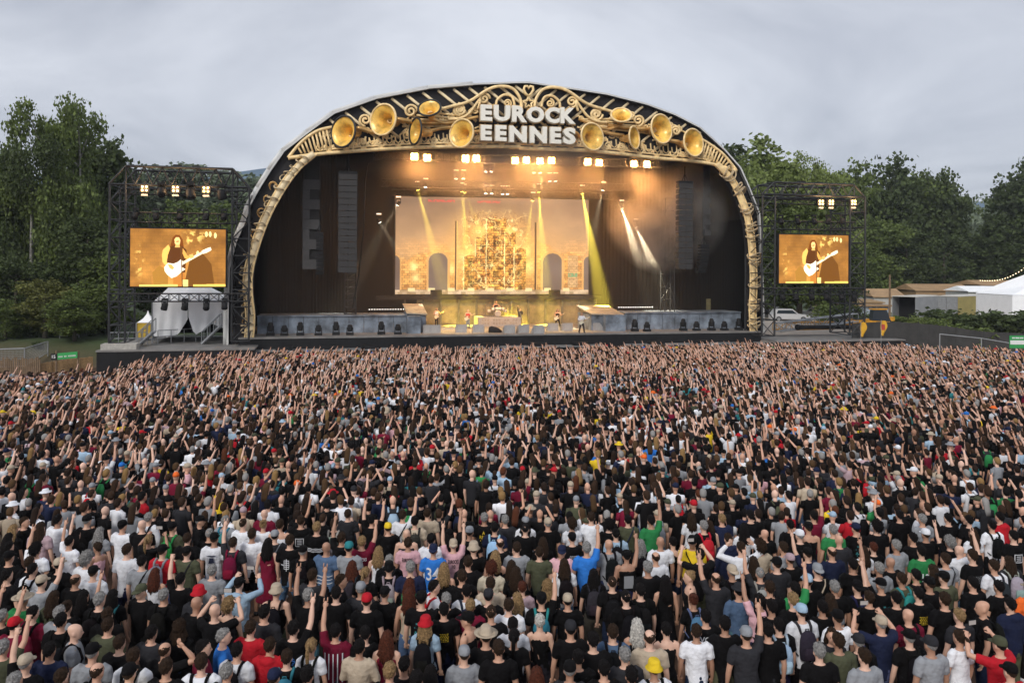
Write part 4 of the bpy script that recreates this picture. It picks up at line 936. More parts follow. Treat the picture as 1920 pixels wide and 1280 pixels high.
# black uplight pairs standing before the risers
FM = MB().bx((-.3, -.25, 0), (.3, .25, .22)).bx((-.27, -.06, .22), (-.2, .06, .75)).bx((.2, -.06, .22), (.27, .06, .75)); FH = MB().rings([(0, 0, .35, .17, .2), (0, 0, .55, .2, .22), (0, 0, .9, .2, .18), (0, 0, 1.02, .13, .12)], 12)
FMm = FM.mesh('base', [M_rubber]); FHm = FH.mesh('lamp_head', [M_rubber], True)
fl = [(507, 632), (533, 632), (563, 632), (597, 631), (630, 631), (656, 631), (715, 628), (746, 628), (1190, 622), (1213, 622), (1281, 622), (1306, 622), (1334, 622), (1358, 622), (1385, 622)]
for i, (x, y) in enumerate(fl):
    lb = f'black floor lamp before the {"left" if i < 8 else "right"} riser, {pl[i if i < 8 else i-8]} from the {"left" if i < 8 else "left of that row"}'
    t = sthing('floor_lamp', lb, 'stage light', x, y, .6, group='floor lamps before the risers'); part('base', FMm, None, t); part('lamp_head', FHm, None, t); t.scale = (1.05, 1.05, 1.1 if i % 2 == 0 else .85)
# wedges
WM = MB(); WM.add([(-.5, -.35, 0), (.5, -.35, 0), (.5, .4, 0), (-.5, .4, 0), (-.5, -.28, .35), (.5, -.28, .35), (.5, .35, .72), (-.5, .35, .72)], [(0, 3, 2, 1), (4, 5, 6, 7), (0, 1, 5, 4), (1, 2, 6, 5), (2, 3, 7, 6), (3, 0, 4, 7)])
WMm = WM.mesh('cabinet', [M_wedge]); WGm = MB().add([(-.44, -.26, .375), (.44, -.26, .375), (.44, .3, .70), (-.44, .3, .70)], [(0, 1, 2, 3)]).mesh('grille', [M_rubber])
wp = [(401, 1140), (446, 1140), (637, 1136), (762, 1136), (985, 1140), (1085, 1138), (1195, 1143), (1300, 1124), (1403, 1124), (1625, 1122)]
wl_ = ['beside the ramp block, outer one of a pair', 'beside the ramp block, inner one of a pair', 'left of the guitarist with the red top', 'right of the guitarist with the red top', 'left of the microphone stand, paler one', 'under the leaning microphone stand', 'between the two right hand players and the drums', 'left of the standing player in black', 'right of the standing player in black', 'to the right of the striding player']
for (x, y), lb in zip(wp, wl_):
    px, py = Z3(x, y); t = sthing('monitor_wedge', 'grey floor monitor '+lb, 'monitor speaker', px, py, group='floor monitors at the stage front'); part('cabinet', WMm, None, t); part('grille', WGm, None, t); t.rotation_euler.z = TH+math.pi+rnd.uniform(-.15, .15)
    t.location = onz(px, py, FLOOR)
px, py = Z3(885, 1136); t = solo('covered_monitor', MB().rings([(0, 0, 0, .62, .35), (0, 0, .2, .6, .33), (-.2, 0, .45, .35, .25), (-.3, 0, .55, .1, .1)], 12), M_rubber, 'dark covered heap on the stage edge in front of the drums', 'cover', onz(px, py, FLOOR), TH, None, True)
# drum riser and kit
px, py = Z3(920, 1095); dp = onz(px, py, FLOOR); du, dv = uv_of(dp)
drs = thing('drum_riser', 'grey drum riser with two lines of pale lettering on its front', 'drum riser', dp, TH)
zz = 9-(Z3(920, 1040)[1]-503)/(FPX/(dp.y)) ; hh = max(.6, zz-FLOOR)
part('platform', MB().bx((-2.1, 0, .01), (2.1, 3, hh)), M_wedge, drs)
mb = MB()
for i, r in enumerate(('HHH NNN HI HN', 'NHI HINHI HNI')):
    for k, chh in enumerate(r):
        if chh != ' ': x = -1.8+k*.28; mb.bx((x, -.02, hh*(.62-.35*i)), (x+.17, -.004, hh*(.82-.35*i)))
part('front_lettering', mb, M_pale, drs)
kit = thing('drum_kit', 'drum kit with pale drums and a ring of cymbals', 'drum kit', dp+VH*1.2+Vector((0, 0, hh+.003)), TH)
M_shell = mat('pearl_drum_shell', (.75, .7, .6), .25, var=.1); M_cym = mat('brass_cymbal', (.8, .6, .25), .25, metal=.8, var=.1)
part('bass_drum', MB().tube([(0, -.3, .32), (0, .2, .32)], .31, 18), M_shell, kit, True)
part('drum_head', MB().tube([(0, -.305, .32), (0, -.32, .32)], .27, 18), M_wedge, kit)
for x, y, z in ((-.45, -.1, .75), (-.12, -.15, .8), (.2, -.15, .8), (.5, -.1, .75), (-.8, .1, .55), (.8, .1, .55)): part('tom', MB().tube([(x, y, z-.13), (x, y+.04, z+.13)], .17, 14), M_shell, kit, True)
for x, y, z in ((-1.2, 0, 1.15), (-.8, -.2, 1.35), (-.3, -.25, 1.45), (.35, -.25, 1.45), (.85, -.2, 1.35), (1.25, 0, 1.1)):
    c = part('cymbal', MB().rings([(x, y, z-.01, .24, .24), (x, y, z+.01, .1, .1), (x, y, z+.04, .03, .03)], 16), M_cym, kit, True); part('cymbal_stand', MB().bar((x, y, 0), (x, y, z), .015).bar((x-.2, y, 0), (x, y, .3), .012).bar((x+.2, y, 0), (x, y, .3), .012), M_steel, c)
p = make_person(dp+VH*1.85+Vector((0, 0, hh-.25)), TH+math.pi, 'N', 'N', False, 1, ('vest', 'K'), ('shorts', 'K'), ('buzz', 'b')); p['label'] = 'drummer seated behind the drum kit, arms over the drums'
# players
M_gbody = mat('white_guitar_body', (.75, .68, .52), .25, var=.05); M_neck = mat('maple_neck', (.4, .25, .1), .4, var=.1)
def guitar(o, flip, label, bodym=None, sc_=1.0):
    rz = o.rotation_euler.z; base = Vector(o.location); Rz = Matrix.Rotation(rz, 4, 'Z')
    g = thing('guitar', label, 'guitar', base+(Rz @ Vector((.06*flip, .2, .98)))*sc_, rz)
    s = flip; a = R(32)
    def T(x, z): return (s*(x*math.cos(a))*-1, z*math.cos(a)+x*math.sin(a)) if False else (-s*(x*math.cos(a)-z*math.sin(a)), x*math.sin(a)+z*math.cos(a))
    out = [(-.26, .1), (-.2, .17), (-.08, .14), (.02, .12), (.12, .18), (.2, .14), (.12, .06), (.1, 0), (.12, -.06), (.2, -.12), (.1, -.16), (0, -.12), (-.1, -.15), (-.22, -.16), (-.28, -.08), (-.29, .02)]
    part('body', MB().prism([T(*q) for q in out], -.02, .025), bodym or M_gbody, g)
    part('neck', MB().prism([T(.08, .028), T(.66, .02), T(.66, -.02), T(.08, -.028)], .026, .045), M_neck, g)
    part('headstock', MB().prism([T(.655, .03), T(.82, .05), T(.84, 0), T(.655, -.03)], .02, .05), bodym or M_gbody, g); return g
PL = [((460, 1092), TH+math.pi+.3, 'N', 'G', ('vest', 'W'), ('jeans', 'K'), ('long', 'y'), 'n', 'player with fair hair in a white vest and dark trousers holding a guitar'),
      ((688, 1108), TH+math.pi-.2, 'N', 'G', ('vest', 'R'), ('jeans', 'G'), ('short', 'g'), 'n', 'player in a red top and grey trousers with a guitar'),
      ((1340, 1104), TH+math.pi-.3, 'N', 'G', ('vest', 'K'), ('jeans', 'K'), ('long', 'b'), 'w', 'player in black vest with a long neck guitar pointing up'),
      ((1515, 1140), TH+math.pi+.1, 'N', 'G', ('long', 'W'), ('jeans', 'D'), ('long', 'y'), 'w', 'player in a pale top and dark trousers striding at the stage edge')]
for (q, rz, L, Rr, tp, bt, hr_, stn, lb) in PL:
    px, py = Z3(*q); o = make_person(onz(px, py, FLOOR), rz, L, Rr, False, 1.02, tp, bt, hr_, None, None, stn); o['label'] = lb
    guitar(o, 1, 'pale guitar held by the '+lb.split(' holding')[0].split(' with a long')[0].split(' and ')[0].split(' in a pale')[0].replace('player', 'stage player')+(' striding' if 'striding' in lb else ''))
px, py = Z3(1066, 1090); o = make_person(onz(px, py, FLOOR), TH+math.pi, 'E', 'K', False, 1, ('hood', 'D'), ('jeans', 'K'), ('short', 'b')); o['label'] = 'singer in dark clothes at a leaning microphone stand, one fist raised'
ms = solo('microphone_stand', MB().bar((0, 0, 0), (0, 0, .02), .16, 12).bar((0, 0, .02), (-.55, 0, 1.5), .02, 6).ell((-.58, 0, 1.56), (.05, .05, .07)), M_alu, 'microphone stand leaning over beside the singer', 'microphone stand', onz(*Z3(1100, 1092), FLOOR), TH)
# speaker hangs
M_dimp = mat('dim_grey_panel', (.05, .049, .05), .7, var=.2)
M_pa = mat('grey_speaker_grille', (.036, .034, .033), .7, var=.2, scale=6)
def hang(x0, x1, y0, y1, n, v, label, curve=0, m=None):
    a = SP(x0, y0, v); b = SP(x1, y1, v); w = b[0]-a[0]; H = a[1]-b[1]; t = thing('line_array', label, 'speakers', st((a[0]+b[0])/2, v, b[1]), TH)
    part('rigging_frame', MB().bx((-w/2, 0, H+.003), (w/2, .7, H+.2)).bar((0, .3, H+.2), (0, .3, H+1.6), .05).bar((-.3, .3, H+.2), (0, .3, H+.9), .03).bar((.3, .3, H+.2), (0, .3, H+.9), .03), M_rubber, t)
    for i in range(n):
        k = i/n; off = curve*k*k; hh = H/n; z = H-(i+1)*hh
        part('speaker_cabinet', MB().add([(-w/2, off*1.0, z+.03), (w/2, off, z+.03), (w/2, .7+off, z+.08), (-w/2, .7+off, z+.08), (-w/2, off-.02, z+hh-.02), (w/2, off-.02, z+hh-.02), (w/2, .7+off, z+hh-.06), (-w/2, .7+off, z+hh-.06)], [(0, 3, 2, 1), (4, 5, 6, 7), (0, 1, 5, 4), (1, 2, 6, 5), (2, 3, 7, 6), (3, 0, 4, 7)]).bx((-.03, off-.05, z+.03), (.03, off-.021, z+hh-.03)), m or M_pa, t)
    return t
hang(635, 669, 325, 512, 16, .8, 'tall grey main speaker hang at the left of the stage')
hang(1273, 1299, 343, 505, 16, 1.0, 'tall grey main speaker hang at the right of the stage, partly in smoke')
hang(593, 606, 440, 516, 10, .2, 'small curved speaker hang beside the left panels', .9, M_rubber)
hang(1315, 1330, 462, 512, 9, .2, 'small curved speaker hang low at the right wing', .9, M_rubber)
for (x0, x1, y0, y1, v, lb) in ((568, 599, 336, 505, 2.2, 'column of alternating pale and dark panels at the left wing'), (1319, 1333, 350, 442, 2.2, 'narrow column of pale and dark panels at the right wing')):
    a = SP(x0, y0, v); b = SP(x1, y1, v); w = b[0]-a[0]; H = a[1]-b[1]; t = thing('sound_panel_column', lb, 'panels', st(a[0], v, b[1]), TH)
    for i in range(9): part('panel', MB().bx((0, 0, H*i/9+.01), (w*(.4 if i % 2 else 1), .2, H*(i+1)/9-.01)), M_dimp, t)
    part('backing', MB().bx((.1, .204, 0), (w-.05, .4, H+2.0)), M_rubber, t)
for px, lb in ((657, 'black lattice tower standing under the left main speaker hang'), (1258, 'black lattice tower near the right wing riser')):
    u = SP(px, 560, 3.4)[0]; zb_ = FLOOR+hl; solo('lattice_tower', MB().truss((0, 0, 0), (0, 0, 4.2 if px < 700 else 11), 1.0, 7 if px < 700 else 9, .05, up=(0, 1, 0)), M_steel, lb, 'truss', st(u, 4.2, zb_+.003), TH)
u, z = SP(685, 300, 2.0); u2, z2 = SP(680, 600, 2.0)
solo('hanging_cable', MB().tube([(1.2, 0, 0), (.2, 0, -.3), (0, 0, -2), (-.1, 0, -6), (-.5, 0, -10), (-1, 0, -12.8)], .06, 6), M_rubber, 'thick dark cable loop hanging left of the video wall', 'cable', st(u, 2, z), TH)
u, z = SP(1323, 577, 9.2); solo('doorway_daylight_panel', MB().bx((0, 0, 0), (1.9, .1, 2.6)), mat('olive_daylight_colour', (.24, .25, .14), .8, var=.3, emit=0), 'olive panel standing in for daylight through a doorway in the right wing', 'panel', st(u, 9.0, FLOOR+hr*0+.01), TH)  # olive colour stands in for daylight seen through the open back door

# ---------------------------------------------------------------- screen towers
def tower(side, xs, ytop, yrow, slope, scrn, v, ybase, lamps, movers, lower, label):
    U = lambda x, y: SP(x, y, v)
    xl0, xl1, xr0, xr1 = xs; zb_ = U(xl0, ybase)[1]
    root = thing('screen_tower', label, 'truss tower', st(U(sum(xs)/4, ybase)[0], v, zb_), TH); ox = U(sum(xs)/4, ybase)[0]
    Q = lambda x, y, dv=0: (SP(x, y, v+dv)[0]-ox, dv, SP(x, y, v+dv)[1]-zb_)
    def L(x, y): u, z = U(x, y); return u-ox, z-zb_
    DEP = 3.0
    ht = L(xl0, yrow)[1]
    for (a, b) in ((xl0, xl1), (xr0, xr1)):
        ua, ub = L(a, ybase)[0], L(b, ybase)[0]; mb = MB()
        for u in (ua, ub):
            for dv in (0, DEP): mb.bar((u, dv, 0), (u, dv, ht), .085, 6)
        n = 9
        for k in range(n+1):
            z = ht*k/n
            mb.bar((ua, 0, z), (ub, 0, z), .05).bar((ua, DEP, z), (ub, DEP, z), .05).bar((ua, 0, z), (ua, DEP, z), .05).bar((ub, 0, z), (ub, DEP, z), .05)
            if k < n:
                z2 = ht*(k+1)/n; f = k % 2
                mb.bar(((ua, ub)[f], 0, z), ((ub, ua)[f], 0, z2), .05); mb.bar(((ua, ub)[f], DEP, z), ((ub, ua)[f], DEP, z2), .05); mb.bar((ua, (0, DEP)[f], z), (ua, (DEP, 0)[f], z2), .045); mb.bar((ub, (0, DEP)[f], z), (ub, (DEP, 0)[f], z2), .045)
        part('lattice_leg', mb, M_steel, root)
    # roof frame
    mb = MB(); tl, tr = slope; zt = L(tl, ytop)[1]; ul, ur = L(tl, ytop)[0], L(tr, ytop)[0]; el, er = L(xl0, yrow)[0], L(xr1, yrow)[0]
    for dv in (0, DEP):
        mb.bar((ul, dv, zt), (ur, dv, zt), .1).bar((ul, dv, ht), (er, dv, ht), .1).bar((el, dv, ht), (ul, dv, zt), .08).bar((ur, dv, zt), (er, dv, ht), .08).bar((el, dv, ht), (er, dv, ht), .09)
        n = 6
        for k in range(n+1):
            x = ul+(ur-ul)*k/n; x2 = ul+(ur-ul)*(k+.5)/n
            if k < n: mb.bar((x, dv, zt), (x2, dv, ht), .06).bar((x2, dv, ht), (ul+(ur-ul)*(k+1)/n, dv, zt), .06)
        mb.bar((ul, dv, zt), (ul, dv, ht), .07).bar((ur, dv, zt), (ur, dv, ht), .07)
    for x in np.linspace(ul, ur, 6): mb.bar((x, 0, zt), (x, DEP, zt), .06).bar((x, 0, ht), (x, DEP, ht), .06)
    part('roof_frame', mb, M_steel, root)
    sx0, sx1, sy0, sy1 = scrn; c0, c1 = L(sx0, sy0), L(sx1, sy1); w = c1[0]-c0[0]; h = c0[1]-c1[1]
    mb = MB().truss((c0[0]-.8, .2, c0[1]+.85), (c1[0]+.8, .2, c0[1]+.85), .5, 12, .05, h=.75)
    for k in range(8): x = c0[0]+w*(k+.5)/8; mb.bar((x, .2, c0[1]+.1), (x, .2, c0[1]+.5), .05)
    part('screen_beam', mb, M_steel, root)
    mb = MB(); ly = L(xl1, lower)[1]; mb.truss((el, 0, ly), (er, 0, ly), .45, 14, .05, h=.6); part('lower_beam', mb, M_steel, root)
    mb = MB(); zl = L(xl0, yrow+12)[1]
    mb.truss((L(xl1, 0)[0]-.5, .6, zl), (L(xr0, 0)[0]+.5, .6, zl), .4, 10, .045); part('lamp_beam', mb, M_steel, root)
    mb = MB(); uu, zz_ = L(tl, ytop); mb.bx((uu+3.2, 1, zt+.1), (uu+3.8, 1.5, zt+.35)).bx((ur-3.2, 1, zt+.1), (ur-2.6, 1.5, zt+.3)); part('roof_box', mb, M_rubber, root)
    s = thing('side_screen', f'{side} side screen showing a player with a white guitar in golden light', 'video screen', st(c0[0]+ox+w/2, v-.1, c1[1]+zb_), TH)
    part('frame', MB().bx((-w/2-.1, .02, -.1), (w/2+.1, .35, h+.1)), M_rubber, s); q = part('screen', screen_mesh('side_picture', PLAYER, w, h, 1.35), None, s); q.location = (0, 0, h/2)
    # lamps with four warm bulbs
    hmx = MB().bx((-.33, 0, -.3), (.33, .3, .3)).bx((-.05, .1, .3), (.05, .2, .55)).mesh('housing', [M_rubber]); lmx = MB()
    for i in (-1, 1):
        for j in (-1, 1): lmx.tube([(i*.15, -.001, j*.14), (i*.15, -.05, j*.14)], .075, 10)
    lmx = lmx.mesh('bulbs', [M_bulb]); plt = MB().bx((-.24, .0, -.56), (.24, .05, -.42)).mesh('label_plate', [M_wedge])
    nm = ('left', 'middle', 'right')
    for i, (x, y) in enumerate(lamps):
        u, z = SP(x, y, v+.1); t = thing('four_bulb_lamp', f'{nm[i]} one of three glowing four bulb lamps on the {side} tower', 'stage light', st(u, v-.1, z), TH, f'glowing lamps on the {side} tower')
        part('housing', hmx, None, t); part('bulbs', lmx, None, t); part('label_plate', plt, None, t)
        l = bpy.data.lights.new('lamp_glow', 'POINT'); l.energy = 110; l.color = (1, .6, .28); l.shadow_soft_size = .25; lo = bpy.data.objects.new('lamp_glow', l); COL.objects.link(lo); lo.parent = t; lo.location = (0, -.3, 0)
    for i, (x, y, sz) in enumerate(movers):
        u, z = SP(x, y, v-.2); t = thing('moving_head_lamp', f'unlit black lamp on the {side} tower, {pl[i]} of {len(movers)} counted row by row', 'stage light', st(u, v-.2, z), TH, f'unlit lamps on the {side} tower'); t.scale = (sz,)*3
        part('yoke', YK, None, t); h_ = part('lamp_head', MVH, None, t); h_.rotation_euler = (R(rnd.uniform(-50, 10)), R(rnd.uniform(-15, 15)), 0)
    return root
MVH = MB().rings([(0, 0, -.38, .2, .2), (0, 0, -.3, .24, .24), (0, 0, 0, .22, .22), (0, 0, .2, .15, .15)], 12).mesh('lamp_head', [M_rubber], True)
tower('left', (204, 234, 434, 466), 311, 345, (236, 437), (245, 423, 428, 537), -2.4, 643, [(272, 354), (330, 355), (387, 356)], [(303, 358, 1.4), (357, 360, 1.5), (415, 362, 1.4), (255, 402, 1), (292, 403, 1), (338, 404, 1), (386, 404, 1), (420, 404, 1), (309, 572, 1.05), (347, 572, 1.05), (387, 572, 1.05), (421, 571, 1.0)], 558, 'black lattice screen tower on the left wing platform, before the trees')
tower('right', (1428, 1452, 1593, 1621), 342, 364, (1452, 1602), (1460, 1589, 439.5, 531), -2.7, 630, [(1537, 380), (1556, 380), (1598, 380)], [(1464, 413, 1), (1495, 413, 1), (1526, 413, 1), (1553, 413, 1), (1580, 413, 1), (1466, 555, 1.1), (1492, 555, 1.1), (1521, 555, 1.1), (1549, 555, 1.1), (1577, 555, 1.1), (1602, 557, 1.1)], 546, 'black lattice screen tower on the right, before the parked cars')

# ---------------------------------------------------------------- left wing: platform, tents, stairs, fences
zp = 2.95
a = SP(181, 657, -3.6)[0]; b = SP(478, 652, -3.6)[0]
pf = thing('side_platform', 'low black skirted platform carrying the left tower', 'platform', st((a+b)/2, -3.6, 0), TH); w = b-a
part('skirt', MB().bx((-w/2, 0, -.3), (w/2, .1, SP(330, 655, -3.6)[1]-.12)), M_rubber, pf); zp = SP(330, 655, -3.6)[1]
part('deck', MB().bx((-w/2-.05, -.05, zp-.117), (w/2, 12, zp)), M_deck, pf)
hb = SP(338, 661, -4.4); solo('speaker_box', MB().bx((-1.0, 0, -1.6), (1.0, 1.0, 0)).bx((-.9, -.04, -1.5), (.9, 0, -.1)), M_pa, 'dark grey box standing in front of the left platform, above the heads', 'speaker', st(hb[0], -4.9, 1.95), TH)
M_tent = mat('white_tent_sheet', (.93, .94, .95), .6, var=.05, scale=1, bump=.2)
tv = 2.0; T = lambda x, y, v=tv: SP(x, y, v)
tu, tz = T(355, 632); tent = thing('stage_tent', 'large white tent with torn front sheets beside the left tower', 'tent', st(tu, tv, zp), TH)
def TL(x, y, dv=0): u, z = SP(x, y, tv+dv); return (u-tu, dv, z-zp)
e0, e1 = TL(287, 566), TL(424, 566); r0, r1 = TL(318, 537, 2), TL(382, 537, 2); b0 = (e0[0], 6, e0[2]); b1 = (e1[0], 6, e1[2])
part('roof', MB().add([e0, e1, r1, r0, b0, b1, (r0[0], 4, r0[2]), (r1[0], 4, r1[2])], [(0, 1, 2, 3), (4, 7, 6, 5)[::-1], (0, 3, 6, 4), (1, 5, 7, 2), (3, 2, 7, 6)]), M_tent, tent)
def sheet(top, bot, n=14):
    mb = MB()
    for i in range(n+1):
        t_ = i/n; x = top[0][0]+(top[1][0]-top[0][0])*t_; zt_ = top[0][2]+(top[1][2]-top[0][2])*t_
        zb2 = np.interp(t_, [q[0] for q in bot], [q[1] for q in bot])
        for j in range(9): s = j/8; mb.v.append((x, -.05+.14*math.sin(i*1.4+s*2)*s+.05*math.sin(i*3.1), zt_+(zb2-zt_)*s))
    for i in range(n):
        for j in range(8): mb.f.append((i*9+j, i*9+j+1, i*9+10+j, i*9+9+j)); mb.m.append(0)
    return mb
zb1 = lambda y: TL(355, y)[2]
part('front_sheet', sheet((e0, TL(352, 566)), [(0, zb1(629)), (.45, zb1(631)), (.75, zb1(626)), (1, zb1(598))]), M_tent, tent, True)
part('front_sheet', sheet((TL(353, 566), e1), [(0, zb1(594)), (.18, zb1(628)), (.45, zb1(618)), (.6, zb1(606)), (1, zb1(618))]), M_tent, tent, True)
part('side_wall', MB().add([b0, e0, (e0[0], 0, .3), (b0[0], 6, .3)], [(0, 1, 2, 3)]), M_tent, tent)
part('back_wall', MB().add([b1, b0, (b0[0], 6, .3), (b1[0], 6, .3)], [(0, 1, 2, 3)]), M_drape, tent)
for x in (e0[0]-.05, e1[0]+.1): part('pole', MB().bar((x, 0, 0), (x, 0, e0[2]), .06, 8), M_alu, tent)
pu, pz = SP(271, 625, 4); pg = thing('pagoda_tent', 'small pointed white tent over a yellow stall, left of the large tent', 'tent', st(pu, 4, zp), TH)
k = lambda x, y: (SP(x, y, 4)[0]-pu, SP(x, y, 4)[1]-zp)
ax_, az_ = k(274, 583); ex, ez = k(256, 605); fx, fz = k(288, 605); w = fx-ex
mb = MB(); mb.rings([((ex+fx)/2, w/2, ez, w*.7, w*.7), (ax_, w/2, ez+(az_-ez)*.35, w*.32, w*.32), (ax_, w/2, ez+(az_-ez)*.7, w*.1, w*.1), (ax_, w/2, az_, .02, .02)], 4); mb.v = [(((x-ax_)*math.cos(.785)-(y-w/2)*math.sin(.785))+ax_, ((x-ax_)*math.sin(.785)+(y-w/2)*math.cos(.785))+w/2, z) for x, y, z in mb.v]
part('roof', mb, M_tent, pg); part('stall_body', MB().bx((ex, 0, .3), (fx, w, ez-.03)), mat('yellow_stall_panel', (.5, .33, .03), .6, var=.3), pg)
for x in (ex, fx): part('pole', MB().bar((x, -.05, 0), (x, -.05, ez), .05), M_alu, pg)
def rail(pts, hgt, label, r=.035, name='handrail', cat='railing', m=None):
    mb = MB(); pts = [Vector(p) for p in pts]; c = pts[0].copy()
    for i, p in enumerate(pts):
        mb.bar(p-c, p-c+Vector((0, 0, hgt)), r)
        if i: 
            for f in (1, .55): mb.bar(pts[i-1]-c+Vector((0, 0, hgt*f)), p-c+Vector((0, 0, hgt*f)), r)
    return solo(name, mb, m or M_alu, label, cat, c)
rail([st(SP(x, 640, 1)[0], 1+.6*i, zp) for i, x in enumerate((296, 318, 340, 360, 378))], 1.1, 'grey handrail across the open front of the large tent')
rail([st(SP(x, 640, 0)[0], 0, zp) for i, x in enumerate((206, 222, 240, 258, 276))], 1.05, 'pale handrail by the foot of the left tower')
def stairs(x0, x1, y0, y1, v, label, n=9):
    a = P3(x0, y0, v); b = P3(x1, y1, v); mb = MB(); c = Vector((a[0], v, a[2]))
    for dv in (0, 1.2):
        mb.bar((0, dv, 0), (b[0]-a[0], dv, b[2]-a[2]), .09); mb.bar((0, dv, 1), (b[0]-a[0], dv, b[2]-a[2]+1), .04)
        for k in range(4): q = Vector((b[0]-a[0], 0, b[2]-a[2]))*k/3; mb.bar((q.x, dv, q.z), (q.x, dv, q.z+1), .035)
    for k in range(n): q = Vector((b[0]-a[0], 0, b[2]-a[2]))*(k+.5)/n; mb.bx((q.x-.16, 0.02, q.z), (q.x+.16, 1.18, q.z+.04))
    return solo('metal_stairs', mb, M_alu, label, 'stairs', st(*c), TH)
stairs(378, 412, 645, 612, .2, 'grey metal stairs climbing beside the tent towards the stage')
stairs(258, 286, 648, 622, -.8, 'narrow metal steps between the pagoda tent and the big tent')
cr_ = SP(226, 656, -2.6); solo('concrete_block', MB().bx((-1.25, 0, 0), (1.25, 1.2, .42)).bx((-1.0, -.02, .1), (-.5, 0, .3)).bx((-.3, -.02, .1), (.3, 0, .3)).bx((.5, -.02, .1), (1.0, 0, .3)), mat('pale_concrete', (.42, .40, .36), .9, var=.2), 'pale ballast block row at the foot of the left tower', 'ballast', st(cr_[0], -3.2, zp+.003), TH)
# reed fence, sign, wire fences
M_reed = mat('reed_screen', (.33, .21, .10), .9, var=.35, scale=12, bump=.6)
def panel_fence(name, pts, thick, m, label, cat, post=None, top=None):
    """pts: (world base point, height)"""
    mb = MB(); c = Vector(pts[0][0]); 
    for i in range(len(pts)-1):
        a, b = Vector(pts[i][0])-c, Vector(pts[i+1][0])-c; n = (b-a).cross(Vector((0, 0, 1))).normalized()*thick; h0, h1 = pts[i][1], pts[i+1][1]; Z = Vector((0, 0, 1)); s = 8
        for k in range(s):
            p, q = a.lerp(b, k/s), a.lerp(b, (k+1)/s); hp = h0+(h1-h0)*k/s+rnd.uniform(-.04, .04); hq = h0+(h1-h0)*(k+1)/s+rnd.uniform(-.04, .04); w_ = n*(.5*math.sin(k*2+i)); 
            mb.add([p+w_-n, q+w_-n, q+w_-n+Z*hq, p+w_-n+Z*hp, p+w_+n, q+w_+n, q+w_+n+Z*hq, p+w_+n+Z*hp], [(0, 1, 2, 3), (5, 4, 7, 6), (3, 2, 6, 7), (1, 5, 6, 2), (4, 0, 3, 7)])
    if post is None: return solo(name, mb, m, label, cat, c)
    t = thing(name, label, cat, c); part('sheet', mb, m, t)
    for (p, h_) in pts: part('post', MB().bar(Vector(p)-c, Vector(p)-c+Vector((0, 0, h_+.15)), .05, 6), post, t)
    return t
def atg(px, py, D, dz=0):
    p = at(px, py, D); return Vector((p.x, D, gz(p.x, D)+dz)), p.z-gz(p.x, D)
panel_fence('reed_fence', [atg(74, 681, 61), atg(110, 676, 62), atg(174, 668, 63.5)], .05, M_reed, 'tan reed screen fence behind the crowd, below the green sign', 'fence')
M_wood = mat('weathered_wood', (.18, .12, .07), .85, var=.3)
tw = thing('picket_fence', 'low dark picket fence at the far left edge of the crowd', 'fence', atg(0, 697, 60)[0])
base, _ = atg(0, 697, 60); mb = MB()
for i in range(30):
    p, h_ = atg(-30+i*3.6, 690-.5*math.sin(i), 60+.03*i); q = p-base; mb.bx((q.x-.05, q.y-.02, 0), (q.x+.05, q.y+.02, max(1.1, h_)+rnd.uniform(-.1, .12)))
part('pickets', mb, M_wood, tw)
M_green = mat('green_sign_board', (.03, .32, .08), .5, var=.05); M_sgw = mat('white_sign_paint', (.8, .8, .78), .5, var=.03)
def flat_text(tx, w, h, m, y=-.02):
    q, f = text_mesh(tx, .006, .01); lo, hi = q.min(0), q.max(0)
    return MB().add([((p[0]-lo[0])/(hi[0]-lo[0])*w-w/2, y-p[2], (p[1]-lo[1])/(hi[1]-lo[1])*h) for p in q], f)
p0, h0 = atg(104, 671, 61); p1, h1 = atg(145, 665, 61); sg = thing('site_sign', 'green sign board numbered 15 on wooden posts above the reed fence', 'sign', p0, math.atan2(p1.y-p0.y, p1.x-p0.x)); w = (p1-p0).length
for x in (0, w): part('post', MB().bx((x-.06, .05, 0), (x+.06, .15, h0+.55)), M_wood, sg)
zc = at(104, 671, 61).z-p0.z
part('board', MB().add([(.15, 0, zc-.12), (w, 0, zc+.02), (w, 0, zc+.5), (.15, 0, zc+.36), (.15, .05, zc-.12), (w, .05, zc+.02), (w, .05, zc+.5), (.15, .05, zc+.36)], [(0, 1, 2, 3), (5, 4, 7, 6), (3, 2, 6, 7), (0, 4, 5, 1), (0, 3, 7, 4), (1, 5, 6, 2)]), M_green, sg)
part('number_plate', MB().bx((-.35, -.01, zc-.15), (.12, .04, zc+.32)), M_rubber, sg)
q = part('number', flat_text('15', .26, .24, M_sgw), M_sgw, sg); q.location = (-.12, -.015, zc-.02)
mbw = MB()
for i, (a_, b_) in enumerate(((.04, .3), (.34, .5), (.54, .95))):
    for k in range(int((b_-a_)*30)): x = .15+(w-.15)*(a_+k/30); mbw.bx((x, -.02, zc+.04+.14*x/w-.12+.1), (x+.02*w*.7, -.004, zc+.04+.14*x/w+.02+.07))
part('sign_words', mbw, M_sgw, sg)
